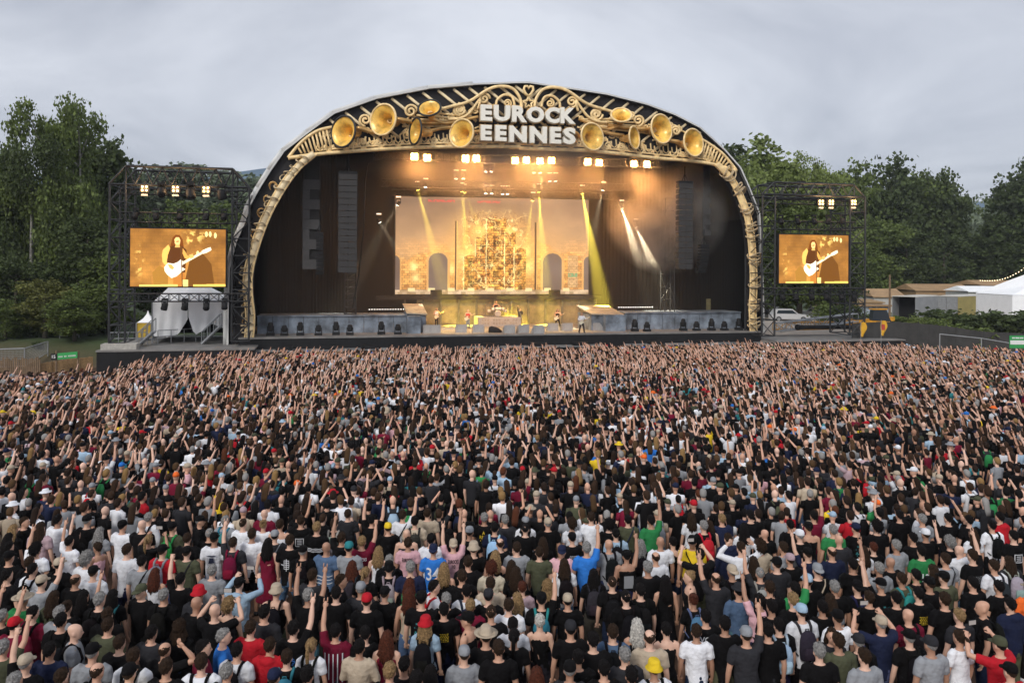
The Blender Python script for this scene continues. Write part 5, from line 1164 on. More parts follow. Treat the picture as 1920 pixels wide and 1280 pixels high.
def wire_fence(pts, label, mesh=True):
    base = pts[0][0]; t = thing('wire_fence', label, 'fence', base)
    for i, (p, h_) in enumerate(pts):
        part('post', MB().bar(p-base, p-base+Vector((0, 0, h_)), .045, 6), M_alu, t)
        if i:
            a, ha = pts[i-1]; mb = MB().bar(a-base+Vector((0, 0, ha)), p-base+Vector((0, 0, h_)), .045, 6).bar(a-base+Vector((0, 0, .3)), p-base+Vector((0, 0, .3)), .03, 6)
            part('rail', mb, M_alu, t)
            if mesh:
                mb = MB(); n = 26
                for k in range(1, n): q = (a-base).lerp(p-base, k/n); mb.bar(q+Vector((0, 0, .3)), q+Vector((0, 0, ha+(h_-ha)*k/n)), .009, 3)
                for k in range(1, 10): mb.bar(a-base+Vector((0, 0, .3+(ha-.3)*k/10)), p-base+Vector((0, 0, .3+(h_-.3)*k/10)), .009, 3)
                part('wire_mesh', mb, M_alu, t)
wire_fence([atg(-20, 655, 62), atg(46, 653, 63), atg(90, 640, 66)], 'pale wire site fence in front of the left trees')
wire_fence([atg(112, 630, 70), atg(148, 628, 71)], 'short taller wire fence panel behind the green sign')

# ---------------------------------------------------------------- right side yard
M_tarp = mat('dark_fence_netting', (.042, .04, .038), .9, var=.3, scale=1, bump=.5)
tp = [atg(x, y, D) for x, y, D in ((1598, 606, 76), (1670, 603, 76), (1722, 606, 76), (1774, 611, 76.5), (1845, 622, 77), (1920, 625, 77), (2010, 632, 77), (2100, 640, 77))]
panel_fence('netting_fence', tp, .03, M_tarp, 'long dark netting fence behind the right part of the crowd', 'fence', M_steel)
wire_fence([atg(1762, 626, 73), atg(1840, 634, 73), atg(1905, 645, 73)], 'thin pale barrier rail at the back of the right crowd', False)
p0, h0 = atg(1906, 629, 70.5); t = thing('site_sign', 'white and green sign board at the far right crowd edge', 'sign', p0); zc = at(1906, 629, 70.5).z-p0.z
part('board', MB().bx((-.6, 0, zc-1.1), (.75, .06, zc)), M_green, t); part('white_panel', MB().bx((-.55, -.02, zc-.78), (.7, -.003, zc-.42)), M_sgw, t); part('post', MB().bx((-.5, .063, 0), (-.4, .15, zc)).bx((.5, .063, 0), (.6, .15, zc)), M_wood, t)
part('sign_words', MB().bx((-.4, -.02, zc-.26), (-.15, -.004, zc-.15)).bx((-.1, -.02, zc-.26), (.25, -.004, zc-.15)).bx((.3, -.02, zc-.26), (.6, -.004, zc-.15)), M_sgw, t)
# cars
M_glass = mat('dark_car_glass', (.03, .04, .05), .1, var=0, spec=.8); M_tyre = mat('tyre_rubber', (.02, .02, .02), .9, var=.1); M_lampw = mat('headlight_glass', (.7, .72, .75), .15, var=0)
def car(loc, rz, col, label, L=4.6, H=1.55, van=False):
    mc = mat('car_paint', col, .25, metal=.1, var=.03, spec=.7); t = thing('parked_car', label, 'car', loc, rz); W_ = 1.8
    prof = [(-L/2, .35), (-L/2, .8), (-L/2+.15, .95), (-L/2+.5, H-.08), (-L/2+.9, H), (.2, H), (L/2-1.45, .98), (L/2-.3, .85), (L/2, .65), (L/2, .35)]
    if van: prof = [(-L/2, .35), (-L/2, H-.1), (-L/2+.15, H), (L/2-1.6, H), (L/2-.85, 1.1), (L/2-.1, .95), (L/2, .7), (L/2, .35)]
    part('body', MB().prism(prof, -W_/2, W_/2), mc, t)
    gl = [(-L/2+.6, 1.0), (-L/2+.75, H-.14), (.15, H-.12), (L/2-1.6, 1.0)] if not van else [(L/2-2.1, 1.1), (L/2-2.1, H-.2), (L/2-1.65, H-.2), (L/2-1.0, 1.15)]
    for s in (-1, 1): part('side_window', MB().prism(gl, s*W_/2, s*(W_/2+.012)), M_glass, t)
    for s in (-1, 1): part('headlight', MB().box((L/2+.002, s*.62, .68), (.03, .35, .14)), M_lampw, t)
    part('windscreen', MB().add([((.25 if not van else L/2-1.58), -.75, H-.05), ((.25 if not van else L/2-1.58), .75, H-.05), ((L/2-1.42 if not van else L/2-.86), .8, 1.02 if not van else 1.12), ((L/2-1.42 if not van else L/2-.86), -.8, 1.02 if not van else 1.12)], [(0, 3, 2, 1)]), M_glass, t).location = (.02, 0, .015)
    for x in (-L/2+.85, L/2-.85):
        for s in (-1, 1):
            w_ = part('wheel', MB().tube([(x, s*.7, .33), (x, s*.93, .33)], .33, 16), M_tyre, t); part('rim', MB().tube([(x, s*.931, .33), (x, s*.94, .33)], .2, 12), M_alu, w_)
    return t
def gpos(px, py, D): p = at(px, py, D); return Vector((p.x, D, gz(p.x, D)))
car(gpos(1480, 590, 98), R(-6), (.62, .62, .62), 'white estate car parked just behind the right tower')
car(gpos(1527, 590, 104), R(150), (.42, .44, .46), 'silver car parked nose to the white estate car')
car(gpos(1655, 585, 108), R(10), (.5, .5, .5), 'pale car half hidden behind the bushes left of the open truck')
car(gpos(1435, 570, 118), R(20), (.6, .6, .62), 'white van behind the white estate car', 5.2, 2.4, True)
def truck(loc, rz, label, L, open_, cols):
    t = thing('box_truck', label, 'truck', loc, rz); W_, H = 3.2, 4.0
    M1 = mat('truck_roof_paint', (.62, .60, .54), .5, var=.1); M2 = mat('truck_side_paint', cols, .4, metal=.2, var=.15, scale=.8)
    part('box_side', MB().bx((-L/2, -W_/2, 1.1), (L/2, -W_/2+.06, H-.004)).bx((-L/2, W_/2-.06, 1.1), (L/2, W_/2, H-.004)).bx((L/2-.06, -W_/2+.06, 1.1), (L/2, W_/2-.06, H-.004)), M2, t)
    part('roof', MB().bx((-L/2-.03, -W_/2-.03, H), (L/2+.03, W_/2+.03, H+.1)), M1, t); part('load_floor', MB().bx((-L/2, -W_/2, .95), (L/2, W_/2, 1.096)), M_rubber, t)
    if not open_: part('rear_door', MB().bx((-L/2-.03, -W_/2+.08, 1.1), (-L/2, -.02, H-.05)).bx((-L/2-.03, .02, 1.1), (-L/2, W_/2-.08, H-.05)), M_alu, t)
    else: part('inner_shade_sheet', MB().bx((-L/2+2, -W_/2+.07, 1.1), (-L/2+2.05, W_/2-.07, H-.01)), M_rubber, t)  # black sheet added inside stands for the shade of the open load space
    for x in (-L/2+1.5, -L/2+2.7, L/2-1.2):
        for s in (-1, 1): w_ = part('wheel', MB().tube([(x, s*1.1, .5), (x, s*1.5, .5)], .5, 16), M_tyre, t); part('rim', MB().tube([(x, s*1.501, .5), (x, s*1.51, .5)], .28, 12), M_alu, w_)
    return t
def trk(x0, x1, y, D, z): p = at(x0, y, D); return p
truck(Vector((at(1728, 560, 113).x, 114, gz(57, 113)+.45)), R(40), 'box truck with its dark open rear facing the crowd', 9, True, (.30, .31, .32))
truck(Vector((at(1814, 560, 116).x, 117, gz(65, 116)+.45)), R(38), 'yellow sided box truck parked right of the open one', 11, False, (.42, .33, .10))
# tents and barn-like roofs behind
M_thatch = mat('brown_tent_canvas', (.36, .23, .12), .8, var=.2, scale=.6)
def shed(x0, x1, ytop, yev, D, dep, label, m, wallm, cat='tent', name='canvas_stall'):
    a, b = at(x0, yev, D), at(x1, yev, D); zt_ = at(x0, ytop, D+dep/2).z; g_ = gz(a.x, D); w = b.x-a.x; c = Vector(((a.x+b.x)/2, D, g_)); t = thing(name, label, cat, c); ze = a.z-g_; zr = zt_-g_
    part('roof', MB().add([(-w/2, 0, ze), (w/2, 0, ze), (w/2*.96, dep/2, zr), (-w/2*.96, dep/2, zr), (-w/2, dep, ze), (w/2, dep, ze), (-w/2, 0, ze-.15), (w/2, 0, ze-.15)], [(0, 1, 2, 3), (3, 2, 5, 4), (0, 3, 4), (1, 5, 2), (0, 6, 7, 1)]), m, t)
    part('wall', MB().bx((-w/2+.3, .3, 0), (w/2-.3, dep-.3, ze-.16)), wallm, t); return t
M_wwall = mat('white_stall_wall', (.5, .48, .45), .7, var=.1)
shed(1637, 1700, 541, 556, 135, 7, 'low brown roofed stall behind the open truck', M_thatch, M_wwall)
shed(1716, 1830, 532, 544, 150, 9, 'long brown canvas roof behind the two trucks', M_thatch, M_thatch)
shed(1838, 1925, 525, 534, 150, 10, 'brown canvas roof behind the white marquee', M_thatch, M_thatch)
shed(1815, 1905, 536, 546, 138, 8, 'flat white stall roof between trucks and marquee', M_tent, M_wwall)
shed(1565, 1660, 560, 566, 125, 10, 'tan wooden screen wall behind the bushes', M_reed, M_reed, 'screen', 'wooden_screen')
c = gpos(1990, 585, 100); mq = thing('marquee', 'white marquee with a tall pointed roof at the right edge', 'tent', c); za = at(1960, 500, 103).z-c.z; ze = at(1880, 553, 100).z-c.z; xl = at(1898, 553, 100).x-c.x
part('roof', MB().add([(xl, 0, ze), (-xl*1.2, 0, ze), (-xl*1.2, 8, ze), (xl, 8, ze), (0, 3, za), (xl*.35, 2.4, ze+(za-ze)*.35), (-xl*.3, 2.4, ze+(za-ze)*.4)], [(0, 1, 6, 4, 5), (1, 2, 4, 6), (2, 3, 4), (3, 0, 5, 4)]), M_tent, mq)
part('wall', MB().bx((xl+.05, .05, 0), (-xl*1.2-.05, 7.9, ze-.01)), M_tent, mq)
pp_ = gpos(1668, 600, 90); solo('wooden_pole', MB().tube([(0, 0, 0), (0, 0, at(1668, 515, 90).z-pp_.z)], [.14, .1], 8), M_wood, 'bare wooden pole standing left of the open truck', 'pole', pp_)
lt = thing('string_lights', 'string of small warm bulbs rising to the right edge', 'string lights', at(1838, 525, 120)); b0_ = at(1838, 525, 120); b1_ = at(1960, 468, 104); cpts = [b0_.lerp(b1_, i/24)+Vector((0, 0, -1.4*math.sin(math.pi*i/24))) for i in range(25)]
part('cable', MB().tube([p-b0_ for p in cpts], .02, 4), M_rubber, lt)
M_tiny = mat('tiny_bulb', (1, .8, .5), .3, emit=5, ecol=(1, .78, .45), var=0); bme = MB().ell((0, 0, -.06), (.05, .05, .06), 6, 4).mesh('bulb', [M_tiny])
for p in cpts: part('bulb', bme, None, lt).location = p-b0_
# yellow loader and stacked stage truss
M_yel = mat('machine_yellow', (.60, .28, .015), .5, var=.3)
c = gpos(1634, 606, 84); c.z = at(1634, 621, 84).z; ld = thing('telescopic_loader', 'yellow loader with a dark cab beside the netting fence', 'loader', c, R(8))
part('boom', MB().box((.2, 0, 1.15), (4.6, .45, .4), M=Matrix.Rotation(R(-4), 3, 'Y')), M_yel, ld); part('chassis', MB().prism([(-2.0, .4), (-2.1, .95), (-1.5, 1.25), (1.6, 1.05), (1.8, .45)], -.8, .8), M_yel, ld)
part('cab', MB().prism([(-.4, 1.1), (-.25, 2.25), (1.2, 2.3), (1.7, 1.1)], -.78, -.1), M_glass, ld); part('cab_roof', MB().bx((-.35, -.82, 2.3), (1.3, -.06, 2.42)), M_yel, ld)
part('counterweight', MB().tube([(-2.1, -.7, .9), (-2.1, .7, .9)], .5, 14), M_yel, ld, True)
for x in (-1.3, 1.3):
    for s in (-1, 1): w_ = part('wheel', MB().tube([(x, s*.8, .48), (x, s*1.15, .48)], .48, 16), M_tyre, ld); part('rim', MB().tube([(x, s*1.151, .48), (x, s*1.16, .48)], .25, 10), M_yel, w_)
c = st(*P3(1531, 622, 1.5)); c.z = at(1531, 622, c.y).z
tk = solo('truss_section', MB().truss((-4.2, 0, .5), (4.6, .4, 1.35), .8, 8, .06), M_alu, 'pale truss section lying aslant behind the right tower foot', 'truss', c, TH)
solo('truss_section', MB().truss((-3.6, 0, .45), (2.8, 0, .5), .7, 6, .06), M_yel, 'yellow truss section lying beside the pale slanting one', 'truss', c+VH*1.6, TH)
solo('rolled_cable_cover', MB().tube([(-2.6, 0, .3), (3.8, 0, .25)], .2, 8).ell((-2.6, 0, .3), (.3, .3, .3)), M_rubber, 'black roll with a round end lying before the truss sections', 'roll', c-VH*.9+Vector((0, 0, .25)), TH)
rail([st(SP(x, 634, -.4)[0], -.4, SP(1620, 630, -.4)[1]-.9) for x in (1597, 1617, 1638)], 1.3, 'grey tube frame at the corner by the yellow flags', .05, 'tube_frame', 'frame')
a = SP(1432, 632, -1)[0]; b = SP(1665, 632, -1)[0]; pr_ = thing('side_platform', 'low platform edge running under the right tower', 'platform', st((a+b)/2, -3.4, 0), TH); w = b-a; zr_ = SP(1520, 639, -3.4)[1]
part('skirt', MB().bx((-w/2, 0, -.3), (w/2, .1, zr_-.1)), M_rubber, pr_); part('deck', MB().bx((-w/2, -.05, zr_-.097), (w/2, 6.4, zr_)), M_deck, pr_)
for (x, y0, y1, lb, sw) in ((1614, 605, 632, 'yellow flag on a pole nearest the right tower foot', 1), (1652, 602, 630, 'yellow flag with a red patch, right of the other flag', -1)):
    D = 69; b_ = at(x, y1+8, D); t = thing('flag', lb, 'flag', (b_.x, D, 1.2)); ztop = at(x, y0-2, D).z-1.2
    part('pole', MB().tube([(0, 0, 0), (0, 0, ztop)], .02, 6), M_alu, t); mb = MB(); H = at(x, y0, D).z-at(x, y1, D).z
    for i in range(9):
        for j in range(7): s = j/6; f_ = i/8; mb.v.append((s*(.38+.1*f_)*(1-.25*f_)+.1*math.sin(f_*5)*s, .14*math.sin(f_*4+s*3), ztop-.05-H*f_))
    for i in range(8):
        for j in range(6): mb.f.append((i*7+j, i*7+7+j, i*7+8+j, i*7+j+1)); mb.m.append(1 if (sw < 0 and 2 <= i <= 4 and 1 <= j <= 3) else 0)
    part('flag_cloth', mb, [mat('yellow_flag_cloth', (.62, .33, .02), .8, var=.1), mat('red_flag_patch', (.4, .05, .03), .8)], t, True)
sgn = gpos(1522, 560, 112); t = thing('food_stall', 'colourful small stall seen under the right screen', 'stall', gpos(1622, 565, 118)); M_cz = mat('bright_stall_front', (.3, .35, .4), .6, var=.9, scale=1.4)
part('front', MB().bx((-3.5, 0, 0), (3.5, 2.5, 2.6)), M_cz, t); part('roof', MB().bx((-3.8, -.4, 2.603), (3.8, 2.8, 2.85)), M_thatch, t)
# ---------------------------------------------------------------- trees, bushes
nr = np.random.default_rng(11)
def leaf_mat(name, col, var=.35): return mat(name, col, .6, var=.25, scale=.35, island=var, trans=.3, spec=.25)
M_leafs = {'dark': leaf_mat('dark_leaves', (.072, .098, .034)), 'mid': leaf_mat('mid_green_leaves', (.125, .165, .045)), 'light': leaf_mat('light_green_leaves', (.20, .25, .075)), 'olive': leaf_mat('olive_leaves', (.17, .18, .055)), 'far': leaf_mat('haze_tinted_far_leaves', (.19, .23, .15), .25)}  # far leaves are paler, with distance haze put into their colour
M_bark = mat('grey_brown_bark', (.10, .085, .065), .9, var=.4, scale=3, bump=.6); M_birch = mat('pale_birch_bark', (.20, .19, .17), .8, var=.6, scale=4)
def crown_np(lobes, ncl, per, cr_, ls, droop=0.0, airy=0.0):
    """leaf quads in clumps that sit on and inside the lobes (cx, cy, cz, rx, ry, rz)"""
    lobes = np.array(lobes, float); wt = (lobes[:, 3]*lobes[:, 4]*lobes[:, 5])**(2/3); wt /= wt.sum()
    li = nr.choice(len(lobes), ncl, p=wt); d = nr.normal(size=(ncl, 3)); d /= np.linalg.norm(d, axis=1)[:, None]
    rad = 1-(nr.random(ncl)**1.6)*.55; C = lobes[li, :3]+d*lobes[li, 3:]*rad[:, None]*(1+.18*nr.normal(size=ncl)[:, None])
    keep = C[:, 2] > .3; C = C[keep]; ncl = len(C)
    sz = cr_*(.55+.9*nr.random(ncl))
    P = np.repeat(C, per, 0); o = nr.normal(size=P.shape)*np.repeat(sz, per)[:, None]*np.array([.55, .55, .38]); 
    if droop: o[:, 2] = -np.abs(nr.normal(size=len(P)))*np.repeat(sz, per)*droop*1.0; o[:, :2] *= .5
    P = P+o; n = len(P); a = nr.normal(size=(n, 3)); a[:, 2] += .3; a /= np.linalg.norm(a, axis=1)[:, None]; b = np.cross(a, nr.normal(size=(n, 3))); b /= np.linalg.norm(b, axis=1)[:, None]; c = np.cross(a, b)
    s = ls*(.6+.8*nr.random(n))[:, None]
    if droop: c = c*.4+np.array([0, 0, -1.0]); b[:, 2] = 0
    V = np.stack([P-b*s*.5, P+c*s*.6, P+b*s*.5, P-c*s*.6], 1).reshape(-1, 3); return V
def quads_mesh(name, V, m):
    n = len(V)//4; me = bpy.data.meshes.new(name); me.vertices.add(len(V)); me.vertices.foreach_set('co', V.ravel()); me.loops.add(n*4); me.loops.foreach_set('vertex_index', np.arange(n*4)); me.polygons.add(n); me.polygons.foreach_set('loop_start', np.arange(n)*4)
    me.update(calc_edges=True); me.materials.append(m); return me
def trunk_mb(h, r, lobes, n=9, lean=0):
    mb = MB(); top = h*.8; mb.tube([(0, 0, -.3), (lean*.2, 0, h*.2), (lean*.6, .1, h*.5), (lean, 0, top)], [r*1.25, r, r*.7, r*.2], 8)
    for (cx, cy, cz, rx, ry, rz_) in lobes[:n]:
        s = min(top*.9, max(h*.12, cz-rz_*.9-1)); k = s/top; b = Vector((lean*k, 0, s)); e = Vector((cx, cy, cz+rz_*.5)); mid = b.lerp(e, .5)+Vector((0, 0, -.3))
        mb.tube([b, mid, e], [r*.38, r*.22, r*.06], 5)
    return mb
def lobeset(kind, rs):
    r = random.Random(rs); L = []
    if kind == 'broad':
        H = 20
        for i in range(20): a = r.uniform(0, 6.28); z = r.uniform(4, 17); q = 5.4*math.sqrt(max(.12, 1-((z-10)/9)**2)); d = q*r.uniform(.45, .85); s = r.uniform(1.6, 2.9); L.append((d*math.cos(a), d*math.sin(a), z, s, s, s*.8))
        L += [(0, 0, 17.6, 2.4, 2.4, 1.9), (0, 0, 10, 4, 4, 6)]
    elif kind == 'tall':
        H = 20
        for i in range(18): a = r.uniform(0, 6.28); z = r.uniform(3, 18); q = 3.4*(1-.5*(z/20)); d = q*r.uniform(.4, .9); s = r.uniform(1.2, 2.1); L.append((d*math.cos(a), d*math.sin(a), z, s, s, s*1.15))
        L += [(0, 0, 18.4, 1.3, 1.3, 1.6), (0, 0, 9, 2.4, 2.4, 6.5)]
    elif kind == 'birch':
        H = 20
        for i in range(22): a = r.uniform(0, 6.28); z = r.uniform(5, 19.5); q = 5.0*(1.12-.7*(z/20)**1.6); d = q*r.uniform(.25, 1); s = r.uniform(.55, 1.15); L.append((d*math.cos(a), d*math.sin(a), z, s, s, s*1.3))
    elif kind == 'bush':
        H = 3
        for i in range(12): a = r.uniform(0, 6.28); d = r.uniform(.2, 1.5); s = r.uniform(.6, 1.0); L.append((d*math.cos(a), d*math.sin(a), r.uniform(.7, 2.3), s, s, s*.9))
    return L, H
TP = {}
def tree_proto(kind, rs, tint):
    key = (kind, rs, tint)
    if key in TP: return TP[key]
    k2 = (kind, rs)
    if k2 not in TP:
        L, H = lobeset(kind, rs)
        if kind == 'broad': V = crown_np(L, 900, 13, .75, .44)
        elif kind == 'tall': V = crown_np(L, 700, 12, .62, .36)
        elif kind == 'birch': V = crown_np(L, 620, 26, 1.0, .22, droop=1.1)
        else: V = crown_np(L, 260, 10, .32, .22)
        TP[k2] = (L, H, V)
    L, H, V = TP[k2]; cm = quads_mesh('crown', V, M_leafs[tint]); tm = trunk_mb(H, {'broad': .42, 'tall': .3, 'birch': .2, 'bush': .06}[kind], L).mesh('trunk', [M_birch if kind == 'birch' else M_bark], True)
    TP[key] = (cm, tm, H); return TP[key]
def tree(kind, rs, tint, px, ytop, D, wfac=1, label='', group='trees round the field', name=None, zb=None):
    cm, tm, H = tree_proto(kind, rs, tint); p = at(px, ytop, D); g = gz(p.x, D)-.05 if zb is None else zb; h = p.z-g; s = h/H
    t = thing(name or {'broad': 'broadleaf_tree', 'tall': 'slender_tree', 'birch': 'birch_tree', 'bush': 'bush'}[kind], label, 'bush' if kind == 'bush' else 'tree', (p.x, D, g), rnd.uniform(0, 6.28), group); t.scale = (s*wfac, s*wfac, s)
    part('crown', cm, None, t); part('trunk', tm, None, t); return t
TREES = [
 ('birch', 1, 'mid', 92, 176, 80, 1.0, 'tall airy birch rising highest over the left wood, left one of its two tops'), ('birch', 2, 'mid', 150, 178, 82, .95, 'tall airy birch with drooping sprays, right one of the two highest tops'),
 ('birch', 3, 'dark', 60, 262, 78, 1.1, 'drooping birch before the foot of the tallest birches'), ('broad', 1, 'dark', 15, 290, 84, .95, 'dark broad tree at the left edge of the picture'), ('broad', 2, 'dark', -50, 300, 80, 1, 'dark broad tree cut by the left edge'),
 ('broad', 3, 'dark', 190, 250, 92, .8, 'dark dense tree right behind the left tower top'), ('broad', 1, 'dark', 225, 292, 96, .8, 'dark rounded tree whose crown touches the left tower corner'), ('broad', 2, 'dark', 110, 320, 88, 1.0, 'dark broad tree filling the middle of the left wood'),
 ('broad', 3, 'dark', 165, 400, 76, 1.1, 'dark low spreading tree in the shade left of the tower'), ('broad', 1, 'mid', 205, 470, 74, 1.3, 'bright fresh green young tree beside the left tower leg'), ('broad', 2, 'dark', 30, 480, 72, 1.5, 'low dark tree at the left edge over the wire fence'),
 ('broad', 3, 'olive', 85, 520, 70, 1.6, 'yellowish low tree before the dark left wood'), ('broad', 1, 'mid', 140, 545, 69, 1.7, 'low green tree behind the green sign'), ('broad', 2, 'mid', 10, 560, 69, 1.7, 'low green thicket tree at the left end of the wire fence'),
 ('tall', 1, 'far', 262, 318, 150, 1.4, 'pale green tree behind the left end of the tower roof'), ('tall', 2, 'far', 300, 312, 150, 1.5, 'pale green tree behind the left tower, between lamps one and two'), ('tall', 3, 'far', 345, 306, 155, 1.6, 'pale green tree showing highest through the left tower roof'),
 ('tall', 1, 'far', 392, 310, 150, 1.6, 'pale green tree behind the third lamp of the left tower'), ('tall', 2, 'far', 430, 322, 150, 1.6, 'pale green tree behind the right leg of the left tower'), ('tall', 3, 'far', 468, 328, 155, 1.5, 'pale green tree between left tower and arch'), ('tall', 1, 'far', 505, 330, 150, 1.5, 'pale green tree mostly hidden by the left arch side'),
 ('broad', 2, 'mid', 275, 395, 110, 1.2, 'bushy mid green tree behind the left side screen'), ('broad', 3, 'mid', 345, 372, 115, 1.3, 'bushy green tree above the centre of the left side screen'), ('broad', 1, 'mid', 420, 380, 112, 1.2, 'bushy green tree above the right corner of the left side screen'),
 ('broad', 1, 'dark', 290, 470, 95, 1.4, 'shaded tree behind the pagoda tent'), ('broad', 3, 'dark', 440, 450, 100, 1.2, 'shaded tree behind the white tent, next to the arch'),
 ('tall', 2, 'dark', 1366, 273, 125, 1.2, 'dark small topped tree peeping over the right arch shoulder'), ('tall', 1, 'light', 1436, 252, 112, 1.25, 'light green airy tree, highest right of the arch'), ('broad', 2, 'light', 1405, 300, 108, 1.0, 'light green tree hugging the right arch side'),
 ('broad', 3, 'light', 1470, 312, 110, 1.05, 'light green rounded tree behind the right tower roof'), ('birch', 2, 'light', 1522, 284, 112, 1.15, 'light green birch with hanging twigs behind the right tower'), ('birch', 3, 'light', 1556, 318, 112, .9, 'light green birch at the right corner of the tower roof'),
 ('broad', 1, 'mid', 1500, 375, 104, 1.1, 'green tree lit by the lamps above the right side screen'), ('broad', 2, 'dark', 1560, 420, 100, 1.0, 'shaded tree behind the right leg of the right tower'), ('broad', 3, 'dark', 1450, 420, 104, 1.1, 'shaded tree behind the left leg of the right tower'),
 ('broad', 2, 'mid', 1612, 298, 177, .8, 'dark broad tree first in the large right group'), ('broad', 1, 'dark', 1672, 288, 174, .85, 'dark broad tree, highest of the large right group'), ('broad', 3, 'mid', 1722, 312, 178, .8, 'dark broad tree between the highest and the leaning one'),
 ('broad', 2, 'dark', 1764, 314, 174, .72, 'dark broad tree with crown overhanging the sky gap'), ('broad', 1, 'dark', 1778, 362, 176, .45, 'dark lower tree at the very edge of the sky gap'), ('broad', 3, 'mid', 1640, 400, 162, 1.1, 'dark low tree over the brown roofed stall'),
 ('broad', 1, 'dark', 1700, 420, 164, 1.2, 'dark low tree behind the open truck'), ('broad', 2, 'dark', 1770, 430, 166, 1.2, 'dark low tree over the long brown roof'), ('broad', 3, 'mid', 1620, 450, 157, 1.1, 'yellowish green tree beside the right tower leg'),
 ('broad', 1, 'dark', 1928, 298, 170, .85, 'dark broad tree at the right edge, nearest the sky gap'), ('broad', 2, 'dark', 1945, 312, 168, 1, 'dark broad tree cut by the right edge'), ('broad', 3, 'dark', 1870, 400, 168, 1.1, 'dark low tree under the string lights'), ('broad', 1, 'dark', 1920, 430, 164, 1.2, 'dark low tree above the marquee'), ('broad', 2, 'dark', 1825, 440, 176, 1.1, 'dark low tree in the dip of the sky gap'),
]
for a in TREES: tree(*a)
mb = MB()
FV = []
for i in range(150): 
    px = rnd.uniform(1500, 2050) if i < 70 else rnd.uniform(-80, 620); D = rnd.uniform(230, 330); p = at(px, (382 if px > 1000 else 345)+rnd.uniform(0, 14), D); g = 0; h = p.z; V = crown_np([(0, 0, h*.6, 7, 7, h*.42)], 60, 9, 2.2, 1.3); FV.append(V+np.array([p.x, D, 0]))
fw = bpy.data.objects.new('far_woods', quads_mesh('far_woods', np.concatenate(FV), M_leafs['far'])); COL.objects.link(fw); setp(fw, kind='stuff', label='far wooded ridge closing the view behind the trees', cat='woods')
for i, (px, y, D, w_, tint, lb) in enumerate([(1560, 565, 92, 1.3, 'mid', 'round green bush behind the right tower leg'), (1590, 572, 90, 1.2, 'dark', 'dark bush left of the yellow loader'), (1650, 584, 93, 1.5, 'mid', 'green bush over the yellow loader boom'), (1690, 590, 92, 1.7, 'mid', 'green bush in front of the open truck'), (1722, 594, 90, 1.6, 'light', 'light green bush before the truck side'),
        (1790, 578, 90, 1.9, 'dark', 'large dark bush before the yellow truck, left half'), (1828, 580, 90, 1.9, 'dark', 'large dark bush before the yellow truck, right half'), (1862, 590, 90, 1.5, 'dark', 'dark bush left of the marquee wall'), (1900, 580, 88, 1.8, 'dark', 'dark bush before the marquee wall'), (1940, 584, 88, 1.8, 'dark', 'dark bush cut by the right edge'), (1815, 611, 80, 1.7, 'mid', 'pale flecked bush right in front of the netting fence'), (1760, 596, 84, 1.4, 'mid', 'low green bush above the netting fence top'),
        (-12, 622, 68, 1.5, 'dark', 'dark undergrowth bush at the far left behind the wire fence'), (22, 615, 70, 1.6, 'mid', 'green bush behind the first panel of the wire fence'), (56, 600, 71, 1.7, 'dark', 'tall dark bush behind the bend of the wire fence'), (92, 612, 72, 1.6, 'mid', 'green bush above the left end of the reed fence'), (126, 606, 73, 1.7, 'dark', 'dark bush right behind the green sign'), (160, 600, 73, 1.6, 'dark', 'dark bush between sign and left platform'), (190, 596, 75, 1.6, 'dark', 'dark bush behind the left end of the black platform'), (72, 640, 67, 1.3, 'dark', 'low dark bush touching the left end of the reed fence')]):
    tree('bush', 1+i % 3, tint, px, y, D, w_, lb, 'bushes along the yard')
# ---------------------------------------------------------------- the nearest people, one by one (positions read off the photo quadrants, x y in quarter pixels)
# x y  top  hair/hat  pose  extras
QA = """180 70 K sb - R|300 115 m lb -|430 55 W sk -|520 215 W sk o w|95 130 K ly -w|60 195 K lk -w|650 60 K Hck -|600 165 K lk o w|800 150 G lg - w|735 262 Pv sb - w L|870 105 W Hck -|1020 92 K xx -|1112 38 Ws sg - pK|1112 205 K py h w|950 280 W sb -|1062 365 G sk - sK|1290 112 O Hck - pE|1240 285 R Hck - pG|1375 298 O Hck - sD|1410 192 K sb -|1495 62 Kj Hck - R|1562 160 K zg -|1612 195 W Hck - #eagle|1688 62 G sg - pt|1755 222 D sb l pM|1840 80 W zb -|1890 165 W sb -|1590 435 G sg -|1488 605 D Hbr - #camo|1790 535 Lj Hck h|1470 680 K xx -|1608 735 K xx h|1715 695 Dv cy - w|1845 872 R sb e|1678 962 B sg - R|1590 990 M sk e R|1875 1002 W sk - pK|1612 1175 D sg -|1445 1132 W sb - pK|1325 1150 K sb -|1232 1030 K ub x|1172 885 D sk - #big|1280 885 K Cb - w|1178 615 K sg - pK|1052 595 K HcO - F|1160 462 Wv lr - w|1352 500 K sk j|895 625 K lk - pt w|745 650 K sg - pK|802 765 K sb -|800 845 O sb -|925 965 K sb -|1000 1090 W sb - pK|1032 1175 Y Hck -|690 1045 G Hck - sK|700 1190 K ub -|560 885 G xx - pK R|450 795 K sk - pK|235 765 M sk - pK|120 830 M HcR -|222 1105 K HcT j|335 1050 N sk -|20 1010 O sg k|195 650 E HsT -|308 520 G HcT i|440 385 K HcT - pK|270 425 W sk - pK|203 372 K sb - pK|80 335 K Hck -|268 278 W ck l|60 262 K sk -|390 640 O lb - w|430 765 G sg -|520 695 K nb - w|588 650 K lk r w|570 500 K ub -|622 350 W cg -|690 450 W Hck -|15 780 K sg b|105 1265 K sg -|48 470 K sk -|490 1230 K sb -"""
